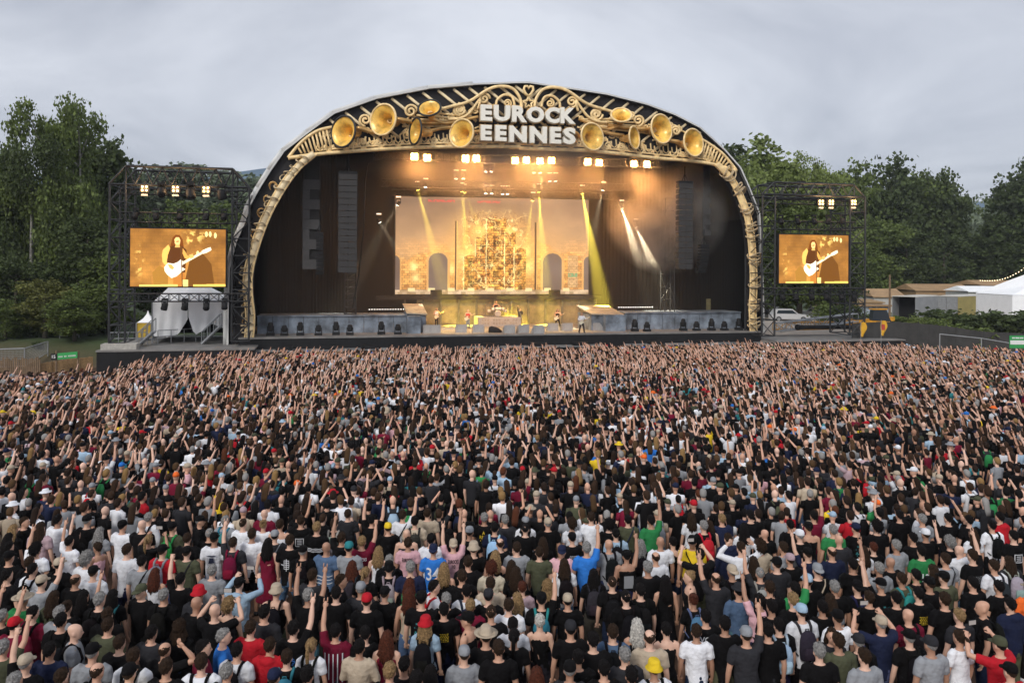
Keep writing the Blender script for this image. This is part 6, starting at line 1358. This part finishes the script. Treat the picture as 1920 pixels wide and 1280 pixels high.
QB = """35 95 W ny - w|62 10 M xx -|190 88 Wv sb -|125 175 D HcG - sG|88 235 Md lk - w|270 215 K sb - #cross|365 285 K Hck - pK|325 62 K sb - #frame|455 110 K sy - #bars|585 82 K sb - pG|510 262 J xx - #waves|680 262 G Hct -|640 190 K sb l|800 220 M sy k #eur|868 55 K sk b|688 12 D sb -|910 292 Wv ly - w|990 115 K HcY -|1130 162 Dv xx -|1140 228 P sb - #pink1|1158 410 N sg -|1000 360 K sg - sD|740 415 K lr - pD w|862 440 K py - w|930 425 K HbK - pG|1100 20 W sb k sK|1190 65 T sk - pD|1285 5 T sb -|1312 200 W sk -|1330 280 B Hrn - #b34|1440 418 Kv ly - w|1455 165 K Hck - w|1480 240 P HrT b #pink10|1595 145 K HcG l|1640 270 K HbT -|1572 372 K sb -|1712 40 K sg - #live|1790 115 N sk - pL|1880 55 D sg -|1886 245 K ub -|1805 335 Kv ly - w|1757 415 C cr -|1745 540 T sb -|1900 405 K lb - w|1552 500 K sb -|1560 570 W sk - pN|1340 575 W sk - pR R|1418 630 K sg -|1240 640 K Hck - #blue|1172 615 Tv lr - w|1150 545 K lr - pE w|800 570 D HcG -|938 600 K Hck -|830 660 K HcR -|650 515 K sb - R|600 605 K sk -|420 470 D sb -|390 620 K sg b|150 590 Kv HbT - pK|50 755 D sk - |250 885 K sk r #sky|655 890 M sk l #stripe|762 905 K sk - w|782 1005 Ts sk f|970 945 Mv lr - w|1270 835 L HbR - pK w|1412 720 K sk - #gold|1600 700 M sy -|1592 800 Kv Hck - L|1562 1060 G HcG -|1742 620 K HcD -|1830 755 K mb -|1885 700 W sb -|1795 905 K HsT -|1868 920 K pk - w|1820 1015 K sb -|1032 1190 K sy -|1110 1145 K sk - w|1292 1215 K lk - w|400 1000 W py - pK w|222 1075 K sb - pt|132 1235 N HcN -|382 1215 K sk -|12 1000 Rj sb -|1185 1230 K sk -"""
QC = """90 70 W HcG - w|100 122 K zk -|270 80 K HcT -|22 252 G sb -|232 225 K lb - w|236 295 O sb -|302 290 P HcN - F|450 85 W cb - w|452 190 K Hck - #list|560 265 B sg r|622 40 W sb -|700 85 K ck -|780 158 L sk - pK|728 240 G xg - pK|870 55 O sk -  sN|985 245 K lg - pK w|860 325 Kv Hck i #patch|1045 60 E sk i|1135 208 W xx -|1080 335 W ub -|1030 415 K sg -|1215 240 Kv nk - w|1160 515 Kd lk - w|1305 205 Y Hck - F sK #jersey|1412 315 K sk h|1440 100 K sg - pR|1345 35 W lb - w|1490 95 Kv lb - w|1568 50 N sy -|1622 195 Nj sb -|1740 125 W lk - w|1735 270 Ws sb z sK|1790 20 K sk - |1898 162 K xx -|1885 255 T cb -|1652 440 K HrT - pK|1800 365 K lb - w|1870 455 D zg o pG|1482 490 D ub l|1366 485 Kv my - L|1362 655 K nr - pJ w|1730 600 J HfD -|1842 655 P sk l pK|1515 815 K sk - #void|1745 870 D HcG r|1302 885 W sb -|1240 880 Kv sk - w|1032 935 T ub -|950 850 Kv lw - w|872 625 K mk - pK|950 590 K sk - pK|752 525 K zb - pK|612 470 K lk - pD w|392 392 W lb - pK w|265 555 K Cy - w|235 650 K HcK r pt|405 660 K HcT -|30 660 W ly - pK w|80 560 m sr - w|22 440 K lb - w|192 815 Kv sw - w|440 870 K HcD -|430 1130 D Hck -|512 1090 K nk -|757 895 J sb - pK|855 1070 D sg -|722 1180 K sk -|852 1200 K sk -|1060 1165 W HbY - pK|240 1215 K lr - w|-25 840 W sk -|1890 870 K sk -|1600 830 K sk -|560 1000 K sk -"""
QD = """240 170 K HcW -|305 112 Kv Hck -|345 25 M sk k|490 130 E sg -|168 92 K sk -|110 262 G sb e|60 385 D Hck -|168 352 K Hcm -|392 325 N Hck l|372 430 K HrG - sT|302 515 K HcL -|535 205 D xx -|470 298 N ub -|662 118 K Hcn - #blue|560 385 Tv ny - w|735 285 W lb e w|812 275 K sr - w|652 385 K sk r|818 105 K ck -|932 240 G sg -|988 20 K sk -|1160 50 G sg -|1190 175 K HcW -|1128 185 K sk -|1320 215 K cg l w|1150 290 E sk - #tri|1440 285 Wj xx -|1335 350 G sb - sD|1540 160 W lb - w|1545 325 K sb r #rows|1665 95 W sk - pK|1742 35 Rj sk -|1845 175 K sk - #skull|1690 395 W sb - pD|1812 370 D lb - pG|1885 555 A HcT -|1382 45 K sk -|1282 460 O lb - w|1362 480 O Hck -|1188 525 K Hck e|1022 500 O sb - pt|1180 625 K sk - #gold|830 420 G sg -|922 375 K xw -|850 540 K Hck l #blue|662 580 K HrK r pN|530 565 K sg -|472 650 G lb - w|520 800 W Hck -|500 905 D lb - F w|215 720 W HcL - pD|262 670 K sy -|165 570 E sk i|435 1025 K sg -|562 990 O sb -|672 1050 G sb -|866 835 N HcT h|1055 770 M xx - pK|1060 935 K HcK - pK|1212 980 G HcD -|1432 765 D sy -|1440 935 W pb - w +J|1612 710 K xx - pK L|1822 690 Nj sk -|1742 990 R HcO h|1822 1190 R Hck -|50 865 K sk - pL|642 970 K HcD -|1500 60 K sk -|760 620 K sb -|340 700 K sk -|1120 470 K sk -|1290 640 K sb -|930 640 K sk -|60 700 K sk -|1560 520 K sk -|1700 560 K sk -|60 560 K sb -"""
PR = {'eagle': ('an eagle print', 'N', lambda: MB().add([(-.12, -.158, 1.36), (.12, -.158, 1.36), (.02, -.158, 1.33), (-.02, -.158, 1.33)], [(0, 1, 2, 3)]).add([(-.04, -.158, 1.31), (.04, -.158, 1.31), (.06, -.16, 1.2), (-.06, -.16, 1.2)], [(0, 1, 2, 3)])),
 'camo': ('a dark camouflage pattern', 'T', lambda: blotch(1)), 'big': ('faint dark marks', 'D', lambda: blotch(0)), 'cross': ('a white angular emblem', 'W', lambda: frames(2)), 'frame': ('a white framed print', 'W', lambda: frames(1)), 'bars': ('white hoops', 'W', lambda: hoops([1.24, 1.21, 1.18])),
 'waves': ('three white wavy lines', 'W', lambda: hoops([1.12, 1.05, .98])), 'eur': ('EUROCKS across the back', 'W', lambda: glued_text(['EUROCKS', '1'], 1.3, .07, .24)), 'pink1': ('EUROCKS 1 on the back', 'K', lambda: glued_text(['EUROCKS', '1'], 1.3, .09, .22)), 'b34': ('the number 34', 'W', lambda: glued_text(['34'], 1.1, .28)),
 'pink10': ('EUROCKS 10 on the back', 'K', lambda: glued_text(['EUROCKS', '10'], 1.3, .09, .22)), 'live': ('yellow words A REAL LIVE ONE', 'Y', lambda: glued_text(['A', 'REAL', 'LIVE', 'ONE'], 1.32, .085)), 'blue': ('a blue print', 't', lambda: blotch(2)), 'sky': ('a bright blue patch', 'B', lambda: blotch(3)),
 'stripe': ('white upright stripes', 'W', lambda: vstripes()), 'gold': ('a small gold print', 'Y', lambda: rowsof(6, .09)), 'list': ('white tour date lines', 'W', lambda: rowsof(10, .1)), 'patch': ('a white back patch', 'G', lambda: MB().add([(-.1, -.163, 1.3), (.1, -.163, 1.3), (.1, -.163, 1.05), (-.1, -.163, 1.05)], [(3, 2, 1, 0)])),
 'jersey': ('blue chest bands', 'N', lambda: mirror(hoops([1.22, 1.14], .035))), 'void': ('white words VOID on the back', 'W', lambda: glued_text(['VOID'], 1.3, .1, .28)), 'tri': ('white and red stripes and the number 12', 'W', lambda: glued_text(['12'], 1.1, .18)), 'rows': ('rows of grey letters', 'G', lambda: rowsof(6, .12)), 'skull': ('a white skull like print', 'W', lambda: frames(3))}
def yb(x): return .01-math.sqrt(max(.04, 1-(x/.2)**2))*.156
def pq(mb, x0, x1, z0, z1): mb.add([(x0, yb(x0), z0), (x1, yb(x1), z0), (x1, yb(x1), z1), (x0, yb(x0), z1)], [(0, 1, 2, 3)])
def blotch(k):
    r = random.Random(k+3); mb = MB()
    for i in range(22): x = r.uniform(-.09, .07); z = r.uniform(1.08, 1.3); pq(mb, x, x+r.uniform(.01, .04), z, z+r.uniform(.008, .03))
    return mb
def frames(k):
    mb = MB(); s = .09
    for a, b, c, d in ((-s, s, 1.3, 1.312), (-s, s, 1.14, 1.152), (-s, -s+.012, 1.14, 1.3), (s-.012, s, 1.14, 1.3)):
        if k == 2: a, b = (a*.6, b*.6)
        x = a
        while x < b-1e-6: pq(mb, x, min(b, x+.03), c, d); x += .03
    for z in (1.18, 1.22, 1.26): pq(mb, -.05, .05, z, z+.012)
    if k == 2: pq(mb, -.12, -.06, 1.21, 1.225); pq(mb, .06, .12, 1.21, 1.225); pq(mb, -.006, .006, 1.1, 1.34)
    return mb
def hoops(zs, w=.014):
    mb = MB()
    for z in zs:
        for i in range(-8, 8): pq(mb, i*.021, (i+1)*.021, z+.006*math.sin(i), z+w+.006*math.sin(i))
    return mb
def vstripes():
    mb = MB()
    for x in (-.14, -.07, 0, .07, .14): pq(mb, x-.008, x+.008, .9, 1.36)
    return mb
def rowsof(n, w):
    r = random.Random(n); mb = MB()
    for i in range(n):
        x = -w*r.uniform(.5, 1)
        while x < w*.8: l = r.uniform(.008, .035); pq(mb, x, x+l, 1.3-i*.025, 1.312-i*.025); x += l+.012
    return mb
def mirror(mb): mb.v = [(x, -y, z) for x, y, z in mb.v]; return mb
POSE = {'-': ('D', 'D'), 'r': ('D', 'U'), 'l': ('U', 'D'), 'b': ('U', 'U'), 'h': ('P', 'P'), 'f': ('F', 'F'), 'k': ('D', 'K'), 'j': ('K', 'D'), 'x': ('D', 'X'), 'z': ('X', 'X'), 'e': ('D', 'E'), 'i': ('D', 'I'), 'o': ('I', 'D')}
PTXT = {'r': 'right arm raised', 'l': 'left arm raised', 'b': 'both arms raised', 'h': 'both hands lifted before the face', 'f': 'arms folded', 'k': 'right fist raised', 'j': 'left fist raised', 'x': 'one hand at the head', 'z': 'both hands at the head', 'e': 'one forearm held forward', 'i': 'right hand pointing up', 'o': 'left hand pointing up'}
HK = {'s': 'short', 'z': 'buzz', 'u': 'bald', 'l': 'long', 'c': 'curly', 'C': 'longcurly', 'p': 'pony', 'n': 'bun', 'm': 'mohawk', 'x': 'x'}
HT = {'c': 'cap', 'r': 'capback', 'b': 'bucket', 's': 'straw', 'f': 'fedora'}; HTN = {'c': 'cap', 'r': 'backward cap', 'b': 'bucket hat', 's': 'straw hat', 'f': 'felt hat'}
DIRS = st(0, 4, 0); PPL = []; ACC = []
def headpos(px, py, hh):
    a, b = ray(px, py); D = 20
    for _ in range(12): D = (gz(a*D, D)+hh-CZ)/b
    return Vector((a*D, D, gz(a*D, D)))
rows = []
for (ox, q) in ((0, QA), (480, QB), (960, QC), (1440, QD)):
    for ln in q.split('|'):
        w = ln.split(); x, y, tp, hr_ = float(w[0]), float(w[1]), w[2], w[3]; rest = ''.join(w[4:]); rows.append((ox+x/4, 960+y/4, tp, hr_, rest))
pos = []
for r in rows:
    fem = 'w' in r[4].split('#')[0]; s = rnd.uniform(.94, 1.0) if fem else rnd.uniform(.98, 1.06); pos.append([headpos(r[0], r[1], 1.66*s), s, fem])
for _ in range(25):                                  # keep shoulders from running into one another
    for i in range(len(pos)):
        for j in range(i+1, len(pos)):
            d = pos[j][0]-pos[i][0]; d.z = 0; l = d.length
            if l < .47: p_ = (d.normalized() if l > .01 else Vector((1, 0, 0)))*(.47-l)*.25; pos[i][0] -= p_; pos[j][0] += p_
for r, (p, s, fem) in zip(rows, pos):
    px, py, tp, hr_, rest = r; pid = None
    if '#' in rest: rest, pid = rest.split('#')
    pose = rest[0]; e = rest[1:]; bot = 'N'; bk = 'jeans'
    top = ({'v': 'vest', 's': 'long', 'j': 'hood', 'd': 'dress'}.get(tp[1:] or '', 'tee'), tp[0])
    pc = e[e.index('p')+1] if 'p' in e else None; scl = e[e.index('s')+1] if 's' in e else None
    if '+' in e: bk = 'skirt'; bot = e[e.index('+')+1]
    else: bk = rnd.choice(['jeans', 'jeans', 'shorts']); bot = rnd.choice('KKNNJDO')
    if top[0] == 'dress': bk = 'skirt'; bot = top[1]
    hat = None; hair = None
    if hr_[0] == 'H': hc = hr_[2].upper() if hr_[2] in 'kn' else hr_[2] if hr_[2] in CL else hr_[2].upper(); hat = (HT[hr_[1]], hc); hair = ('long', rnd.choice('bky')) if fem else ('buzz', rnd.choice('bkg'))
    else: hair = (HK[hr_[0]], {'x': 'b', 'h': 'k'}.get(hr_[1], hr_[1]))
    fd = DIRS-p; rz = math.atan2(fd.y, fd.x)-math.pi/2+rnd.uniform(-.16, .16)
    turn = 'F' if 'F' in e else 'L' if 'L' in e.replace('pL', '') else 'R' if 'R' in e.replace('pR', '') else ''
    rz += {'': 0, 'F': math.pi*.92, 'L': 1.2, 'R': -1.2}[turn]; p = Vector((p.x, p.y, gz(p.x, p.y)))
    o = make_person(p, rz, *POSE[pose], fem, s, top, (bk, bot), hair, hat, None, 'n' if rnd.random() < .6 else 'w' if rnd.random() < .5 and bk != 'skirt' else 'n', scl, (pid, PR[pid][1], PR[pid][2]) if pid else None, 'nearest people of the crowd')
    gn = {'tee': 't-shirt', 'vest': 'sleeveless top', 'long': 'long sleeved top', 'hood': 'jacket', 'dress': 'dress'}[top[0]]
    short = f'person in {CN[top[1]]} {gn}'
    if pid: short = f'person in {CN[top[1]]} {gn} with {PR[pid][0]}'
    elif hat: short = f'person in {CN[hat[1]]} {HTN[hr_[1]]} and {CN[top[1]]} {gn}'
    if hat and pid and len((short+'x x x x').split()) < 13: short += f' and {CN[hat[1]]} {HTN[hr_[1]]}'
    full = short; bits = []
    if pid == 'gold' and px > 1400: full = full.replace('a small gold print', 'a square gold print')
    if pid == 'blue' and px > 1000 and py > 1080: full = full.replace('a blue print', 'a large blue glowing print')
    if turn: bits.append({'F': 'facing the camera', 'L': 'turned to the left', 'R': 'turned to the right'}[turn])
    if pose in PTXT and len(full.split()) < 12: bits.append(PTXT[pose])
    if pc: bits.append(f'{CN[pc]} backpack on')
    elif scl: bits.append(f'{CN[scl]} bag strap')
    for b_ in bits:
        if len((full+' '+b_).split()) <= 13: full += ', '+b_
    PPL.append(dict(o=o, px=px, py=py, short=short, full=full))
    if pc:
        b0, p0, s0 = pack_meshes(); t = thing('backpack', f'{CN[pc]} backpack worn over a {CN[top[1]]} {gn}', 'backpack', p, rz, 'backpacks worn in the near crowd'); t.scale = (s,)*3
        for nm_, me_ in (('bag', b0), ('front_pocket', p0), ('shoulder_strap', s0)): part(nm_, me_, None, t).color = (*tuple(c*rnd.uniform(.85, 1.3) for c in CL[pc]), 1)
        ACC.append(dict(o=t, px=px, py=py, short=None, full=t['label']))
    if pose == 'h':
        Rz = Matrix.Rotation(rz, 3, 'Z'); ph = solo('phone', MB().box((0, 0, 0), (.15, .012, .075)).box((0, -.008, 0), (.135, .004, .065), 1), [M_rubber, mat('phone_screen', (.2, .2, .22), .2, emit=.25, ecol=(.6, .5, .4), var=0)], 'black', 'phone', p+(Rz @ Vector((0, .5, 1.77)))*s, rz)
        ACC.append(dict(o=ph, px=px, py=py, short=None, full=f'phone held up over a {CN[top[1]]} {gn}'))
def relabel(items, anchors):
    by = {}
    for it in items: by.setdefault(it['full'], []).append(it)
    used = {k for k, v in by.items() if len(v) == 1}
    for it in items:
        if len(by[it['full']]) == 1: it['o']['label'] = it['full']; continue
        done = False
        for maxw in (16,):
            for a in sorted(anchors, key=lambda a: (a['px']-it['px'])**2+(a['py']-it['py'])**2*1.3):
                if a['px'] == it['px'] and a['py'] == it['py']: continue
                dx_, dy_ = it['px']-a['px'], it['py']-a['py']; rel = []
                ax_ = abs(dx_) > .4*abs(dy_); ay_ = abs(dy_) > .4*abs(dx_)
                v_ = 'behind' if dy_ < 0 else 'before'; h_ = 'left of' if dx_ < 0 else 'right of'
                rel = f'{v_} and {h_}' if ax_ and ay_ else (v_ if ay_ else h_)
                for base in (it['full'], it['full'].split(',')[0]):
                    lb = f'{base}, {rel} the one {a["tag"]}'
                    if len(lb.replace('-', ' ').split()) <= 16 and lb not in used: used.add(lb); it['o']['label'] = lb; done = True; break
                if done: break
            if done: break
        if not done: it['o']['label'] = it['full']
cnt = {}
for it in PPL: cnt[it['short']] = cnt.get(it['short'], 0)+1
anch = []
for it in PPL:
    if cnt[it['short']] == 1 and it['full'] != 'person in black t-shirt':
        s = it['short'].replace('person in ', ''); wp_ = 'with' if ' with ' in s else 'in'; s = s.split(' with ')[1] if ' with ' in s else s; s = s.split(' and ')[0] if (' and ' in s and sum(s.split(' and ')[0] in q['short'] for q in PPL) == 1) else s
        if len(s.split()) <= 6 and 'shoulders' not in s: it['tag'] = wp_+' '+s; anch.append(it)
relabel(PPL, anch); relabel(ACC, anch)

# people outside the packed near rows
def extra(px, py, hh, z, top, hair, hat, pose, label, turn=0, bottom=('jeans', 'K'), stance='n', fem=False, s=1.02):
    b = ray(px, py)[1]; D = (z+hh-CZ)/b; p = at(px, py, D); p.z = z
    fd = DIRS-p; o = make_person(p, math.atan2(fd.y, fd.x)-math.pi/2+turn, *POSE[pose], fem, s, top, bottom, hair, hat, None, stance); o['label'] = label; return o
extra(920, 668, 1.66, 1.05, ('tee', 'K'), ('buzz', 'k'), ('cap', 'K'), 'k', 'person in black t-shirt and red shorts sitting high above the heads before the stage', bottom=('shorts', 'R'))
extra(1664, 611, 1.66, 1.6, ('tee', 'K'), ('short', 'b'), None, '-', 'crew member in black standing right of the yellow flags, before the netting fence', math.pi)
extra(1700, 621, 1.66, 1.2, ('tee', 'K'), ('short', 'b'), None, 'f', 'crew member in black farther right along the netting fence', 1.2)
extra(1826, 628, 1.66, 1.0, ('tee', 'L'), ('short', 'g'), None, 'e', 'person in pale blue shirt standing above the crowd at the barrier rail', math.pi)
extra(1771, 633, 1.66, .6, ('tee', 'R'), ('short', 'b'), None, '-', 'person in red at the back of the right crowd, left one of two', math.pi)
extra(1800, 637, 1.66, .5, ('tee', 'R'), ('short', 'k'), None, 'l', 'person in red at the back of the right crowd, right one of two', .4)
extra(801, 640, 1.66, .9, ('tee', 'K'), ('short', 'b'), None, 'h', 'camera operator in black standing against the stage front', math.pi)

# ---------------------------------------------------------------- the rest of the crowd as one mass
def lowp(L, Rr, fem, lod, head, bp):
    n = 8 if lod else 6; mb = MB(); tr = torso_rings(fem, .018); idx = (0, 2, 3, 5, 6, 7, 8) if lod else (3, 5, 7, 8)
    mb.rings([tr[i] for i in idx], n, 1); mb.rings([(0, -.01, 1.44, .055, .055), (0, .01, 1.58, .05, .055)], n, 0)
    hr = [(0, .045, 1.53, .03, .045), (0, .03, 1.57, .06, .08), (0, .015, 1.65, .077, .1), (0, .01, 1.71, .07, .092), (0, 0, 1.765, .02, .03)]
    mb.rings(hr, n+1, 0)
    if head == 'cap': mb.rings([(0, .008, 1.668, .086, .108), (0, .008, 1.72, .082, .104), (0, .006, 1.765, .06, .08), (0, .0, 1.79, .01, .01)], n+1, 3); mb.box((0, .14, 1.685), (.13, .11, .014), 3)
    elif head == 'hat': mb.rings([(0, .008, 1.70, .155, .175), (0, .008, 1.715, .15, .17), (0, .008, 1.72, .085, .11), (0, .006, 1.79, .07, .09), (0, .006, 1.80, .02, .03)], n+2, 3)
    elif head == 'long': mb.rings([(0, -.12, 1.34, .07, .02), (0, -.1, 1.46, .09, .035), (0, -.06, 1.58, .085, .06), (0, -.025, 1.68, .085, .09), (0, -.01, 1.74, .074, .085), (0, 0, 1.785, .02, .03)], n+1, 3)
    elif head == 'hair': mb.rings([(0, -.06, 1.575, .055, .035), (0, -.035, 1.62, .084, .078), (0, -.012, 1.69, .088, .1), (0, -.005, 1.745, .072, .085), (0, 0, 1.782, .02, .03)], n+1, 3)
    for sx, cd in ((-1, L), (1, Rr)):
        sh, e, w, B, hk = arm_pts(cd, sx, fem); m = 5 if lod else 4; q = sh.lerp(e, .6)
        mb.tube([sh+Vector((-sx*.05, 0, 0)), sh, q], [.05, .074, .062], m+1, 1); mb.tube([sh.lerp(e, .5), e, w, w+B*.09], [.046, .042, .03, .032], m, 0)
        if hk == 'horn' or hk == 'point':
            side = Vector((sx, 0, 0)); side = (side-B*side.dot(B)).normalized(); p = w+B*.08
            mb.tube([p-side*.025, p+B*.085-side*.045], [.014, .009], 3, 0)
            if hk == 'horn': mb.tube([p+side*.025, p+B*.07+side*.05], [.013, .008], 3, 0)
        elif lod: mb.tube([w+B*.06, w+B*.13], [.036, .018], 4, 0)
    if lod and bp: mb.rings([(0, -.2, 1.0, .11, .05), (0, -.22, 1.05, .14, .08), (0, -.22, 1.28, .14, .085), (0, -.19, 1.4, .08, .04)], 7, 4); mb.tube([(-.1, -.13, 1.42), (-.11, 0, 1.5)], .025, 4, 4); mb.tube([(.1, -.13, 1.42), (.11, 0, 1.5)], .025, 4, 4)
    if lod:
        mb.rings([(0, 0, .8, .15, .125), (0, 0, .95, .165, .128)], n, 2)
        for sx in (-1, 1): mb.tube([(sx*.085, 0, .88), (sx*.1, .01, .5), (sx*.105, 0, .03)], [.095, .07, .055], 5, 2)
    V = np.array(mb.v, np.float32); slot = np.zeros(len(V), int); T = []
    for f, m in zip(mb.f, mb.m):
        for i in f: slot[i] = m
        for k in range(1, len(f)-1): T.append((f[0], f[k], f[k+1]))
    return V, np.array(T), slot
PR_ = random.Random(5); pts = []
EX = (0, 180, 260, 330, 480, 700, 960, 1200, 1430, 1700, 1920); EY = (705, 700, 684, 673, 664, 656, 650, 644, 638, 640, 650)
near = np.array([(p.x, p.y) for p, _, _ in pos])
D = 10.6
while D < 74:
    sp = .60-.07*min(1, D/60); x0 = -(960/FPX)*D-1.5; n = int((-2*x0)/sp); off = PR_.random()*sp
    for i in range(n):
        x = x0+off+i*sp+PR_.uniform(-.13, .13); y = D+PR_.uniform(-.14, .14)
        u_, v_ = uv_of((x, y, 0)); px = 960+x/y*FPX; hy = YH+(CZ-gz(x, y)-1.66)/y*FPX
        if v_ > -3.5 or (px < 185 and y > 54+px*.03) or (v_ > -4.3 and abs(u_) > 26): continue
        if mnoise.noise(Vector((x*.33, y*.28, 3))) < -.36 and PR_.random() < .8: continue
        if hy > 964 or hy < np.interp(px, EX, EY)+PR_.uniform(-2, 2): continue
        if px > 1650 and y > 66 and PR_.random() < .45: continue
        if np.min((near[:, 0]-x)**2+(near[:, 1]-y)**2) < .2: continue
        pts.append((x, y))
    D += sp*.98
def pick(r, opts):
    t = r.random()*sum(o[1] for o in opts)
    for o in opts:
        t -= o[1]
        if t <= 0: return o[0]
    return opts[-1][0]
SH = [('K', 56), ('D', 9), ('G', 6), ('W', 9), ('N', 6), ('M', 3), ('R', 1.2), ('O', 3), ('B', .9), ('L', 2), ('T', 2.5), ('P', 1.2), ('Y', .5), ('E', .4), ('t', .8), ('m', 1)]
groups = {}
for (x, y) in pts:
    fem = PR_.random() < .3; pr_up = .15+.52*smooth(20, 55, y)*max(.25, 1-(abs((960+x/y*FPX)-880)/1150)**2); t = PR_.random()
    pr_up *= 1+1.1*mnoise.noise(Vector((x*.22, y*.16, 9)))
    if t < pr_up: L, Rr = pick(PR_, [(('D', 'U'), 4), (('U', 'D'), 3), (('U', 'U'), 1.2), (('D', 'A'), 2), (('A', 'D'), 1.5), (('D', 'B'), 2), (('B', 'D'), 1.5), (('D', 'C'), 2), (('C', 'D'), 1.5), (('J', 'J'), .5), (('A', 'B'), .7), (('D', 'W'), 3 if y > 30 else .5), (('W', 'D'), 2.5 if y > 30 else .3), (('W', 'W'), 1.2 if y > 45 else 0), (('V', 'D'), 1), (('D', 'V'), 1), (('D', 'K'), 1)])
    else: L, Rr = pick(PR_, [(('D', 'D'), 8), (('P', 'P'), .5), (('E', 'D'), 1)])
    head = pick(PR_, [('hair', 6), ('long', 2 if not fem else 9), ('cap', 1.5), ('hat', .25), ('none', 1.0 if not fem else 0)]) if True else 0
    lod = 1 if y < 36 else 0
    groups.setdefault((L, Rr, fem, lod, head, lod and PR_.random() < .2), []).append((x, y))
VV, TT, CC = [], [], []; base = 0
skl = np.array([(.64, .37, .265), (.56, .31, .21), (.70, .44, .33), (.38, .205, .135), (.75, .49, .38)]); hcl = np.array([(.036, .02, .012), (.022, .013, .009), (.007, .006, .006), (.25, .15, .06), (.27, .26, .25), (.09, .03, .015), (.08, .045, .022)])
hatc = [CL[k] for k in 'KKKKKDDDGGGGWWTTTTNNOOOmRRBYLA']
for key, P in groups.items():
    V, T, slot = lowp(*key); K = len(P); s = nr.uniform(.93, 1.06, K)*(.95 if key[2] else 1); P = np.array(P)
    ang = np.arctan2(DIRS.y-P[:, 1], DIRS.x-P[:, 0])-math.pi/2+nr.normal(size=K)*.3; c, sn = np.cos(ang), np.sin(ang)
    lean = nr.normal(size=(K, 2))*.03; X = V[None, :, 0]*s[:, None]+lean[:, :1]*V[None, :, 2]; Y = V[None, :, 1]*s[:, None]+lean[:, 1:]*V[None, :, 2]; Z = V[None, :, 2]*s[:, None]
    g = np.array([gz(a, b) for a, b in P]); out = np.stack([X*c[:, None]-Y*sn[:, None]+P[:, :1], X*sn[:, None]+Y*c[:, None]+P[:, 1:], Z+g[:, None]], -1)
    col = np.zeros((K, 5, 3)); col[:, 4] = [CL[PR_.choice('KKKKDDDGNRtLOE')] for _ in range(K)]; col[:, 0] = skl[nr.choice(5, K, p=[.3, .2, .25, .07, .18])]*nr.uniform(.9, 1.15, (K, 1)); col[:, 1] = [CL[pick(PR_, SH)] for _ in range(K)]; col[:, 1] *= nr.uniform(.8, 1.25, (K, 1)); col[:, 2] = [CL[PR_.choice('KNNDJTO')] for _ in range(K)]
    col[:, 3] = [PR_.choice(hatc) for _ in range(K)] if key[4] in ('cap', 'hat') else hcl[nr.choice(7, K, p=[.28, .2, .18, .05, .11, .04, .14] if key[4] != 'long' else [.34, .24, .18, .07, .01, .04, .12])]
    VV.append(out.reshape(-1, 3)); TT.append((T[None]+(np.arange(K)*len(V))[:, None, None]).reshape(-1, 3)+base); CC.append(col[:, slot].reshape(-1, 3)); base += K*len(V)
VV = np.concatenate(VV).astype(np.float32); TT = np.concatenate(TT).astype(np.int32); CC = np.concatenate(CC)
me = bpy.data.meshes.new('crowd'); me.vertices.add(len(VV)); me.vertices.foreach_set('co', VV.ravel()); me.loops.add(len(TT)*3); me.loops.foreach_set('vertex_index', TT.ravel()); me.polygons.add(len(TT)); me.polygons.foreach_set('loop_start', np.arange(len(TT), dtype=np.int32)*3)
me.polygons.foreach_set('use_smooth', np.ones(len(TT), bool)); me.update(calc_edges=True)
ca = me.color_attributes.new('Col', 'FLOAT_COLOR', 'POINT'); d4 = np.ones((len(CC), 4), np.float32); d4[:, :3] = CC; ca.data.foreach_set('color', d4.ravel())
me.materials.append(mat('crowd_cloth_and_skin', (.1, .1, .1), .85, var=.12, scale=5, attr='Col', spec=.12)); co_ = bpy.data.objects.new('crowd', me); COL.objects.link(co_); setp(co_, 'packed festival crowd with raised arms filling the field up to the stage', 'crowd', kind='stuff')
print('CROWD', len(pts), 'verts', len(VV), 'tris', len(TT), 'near', len(rows))

# ---------------------------------------------------------------- evening haze over the whole site
hz = solo('haze', MB().bx((-520, -70, -2), (520, 420, 60)), volume_mat('evening_haze', .0002, (.86, .92, 1.0), 0), 'thin evening haze over the whole site', 'haze'); hz['kind'] = 'stuff'
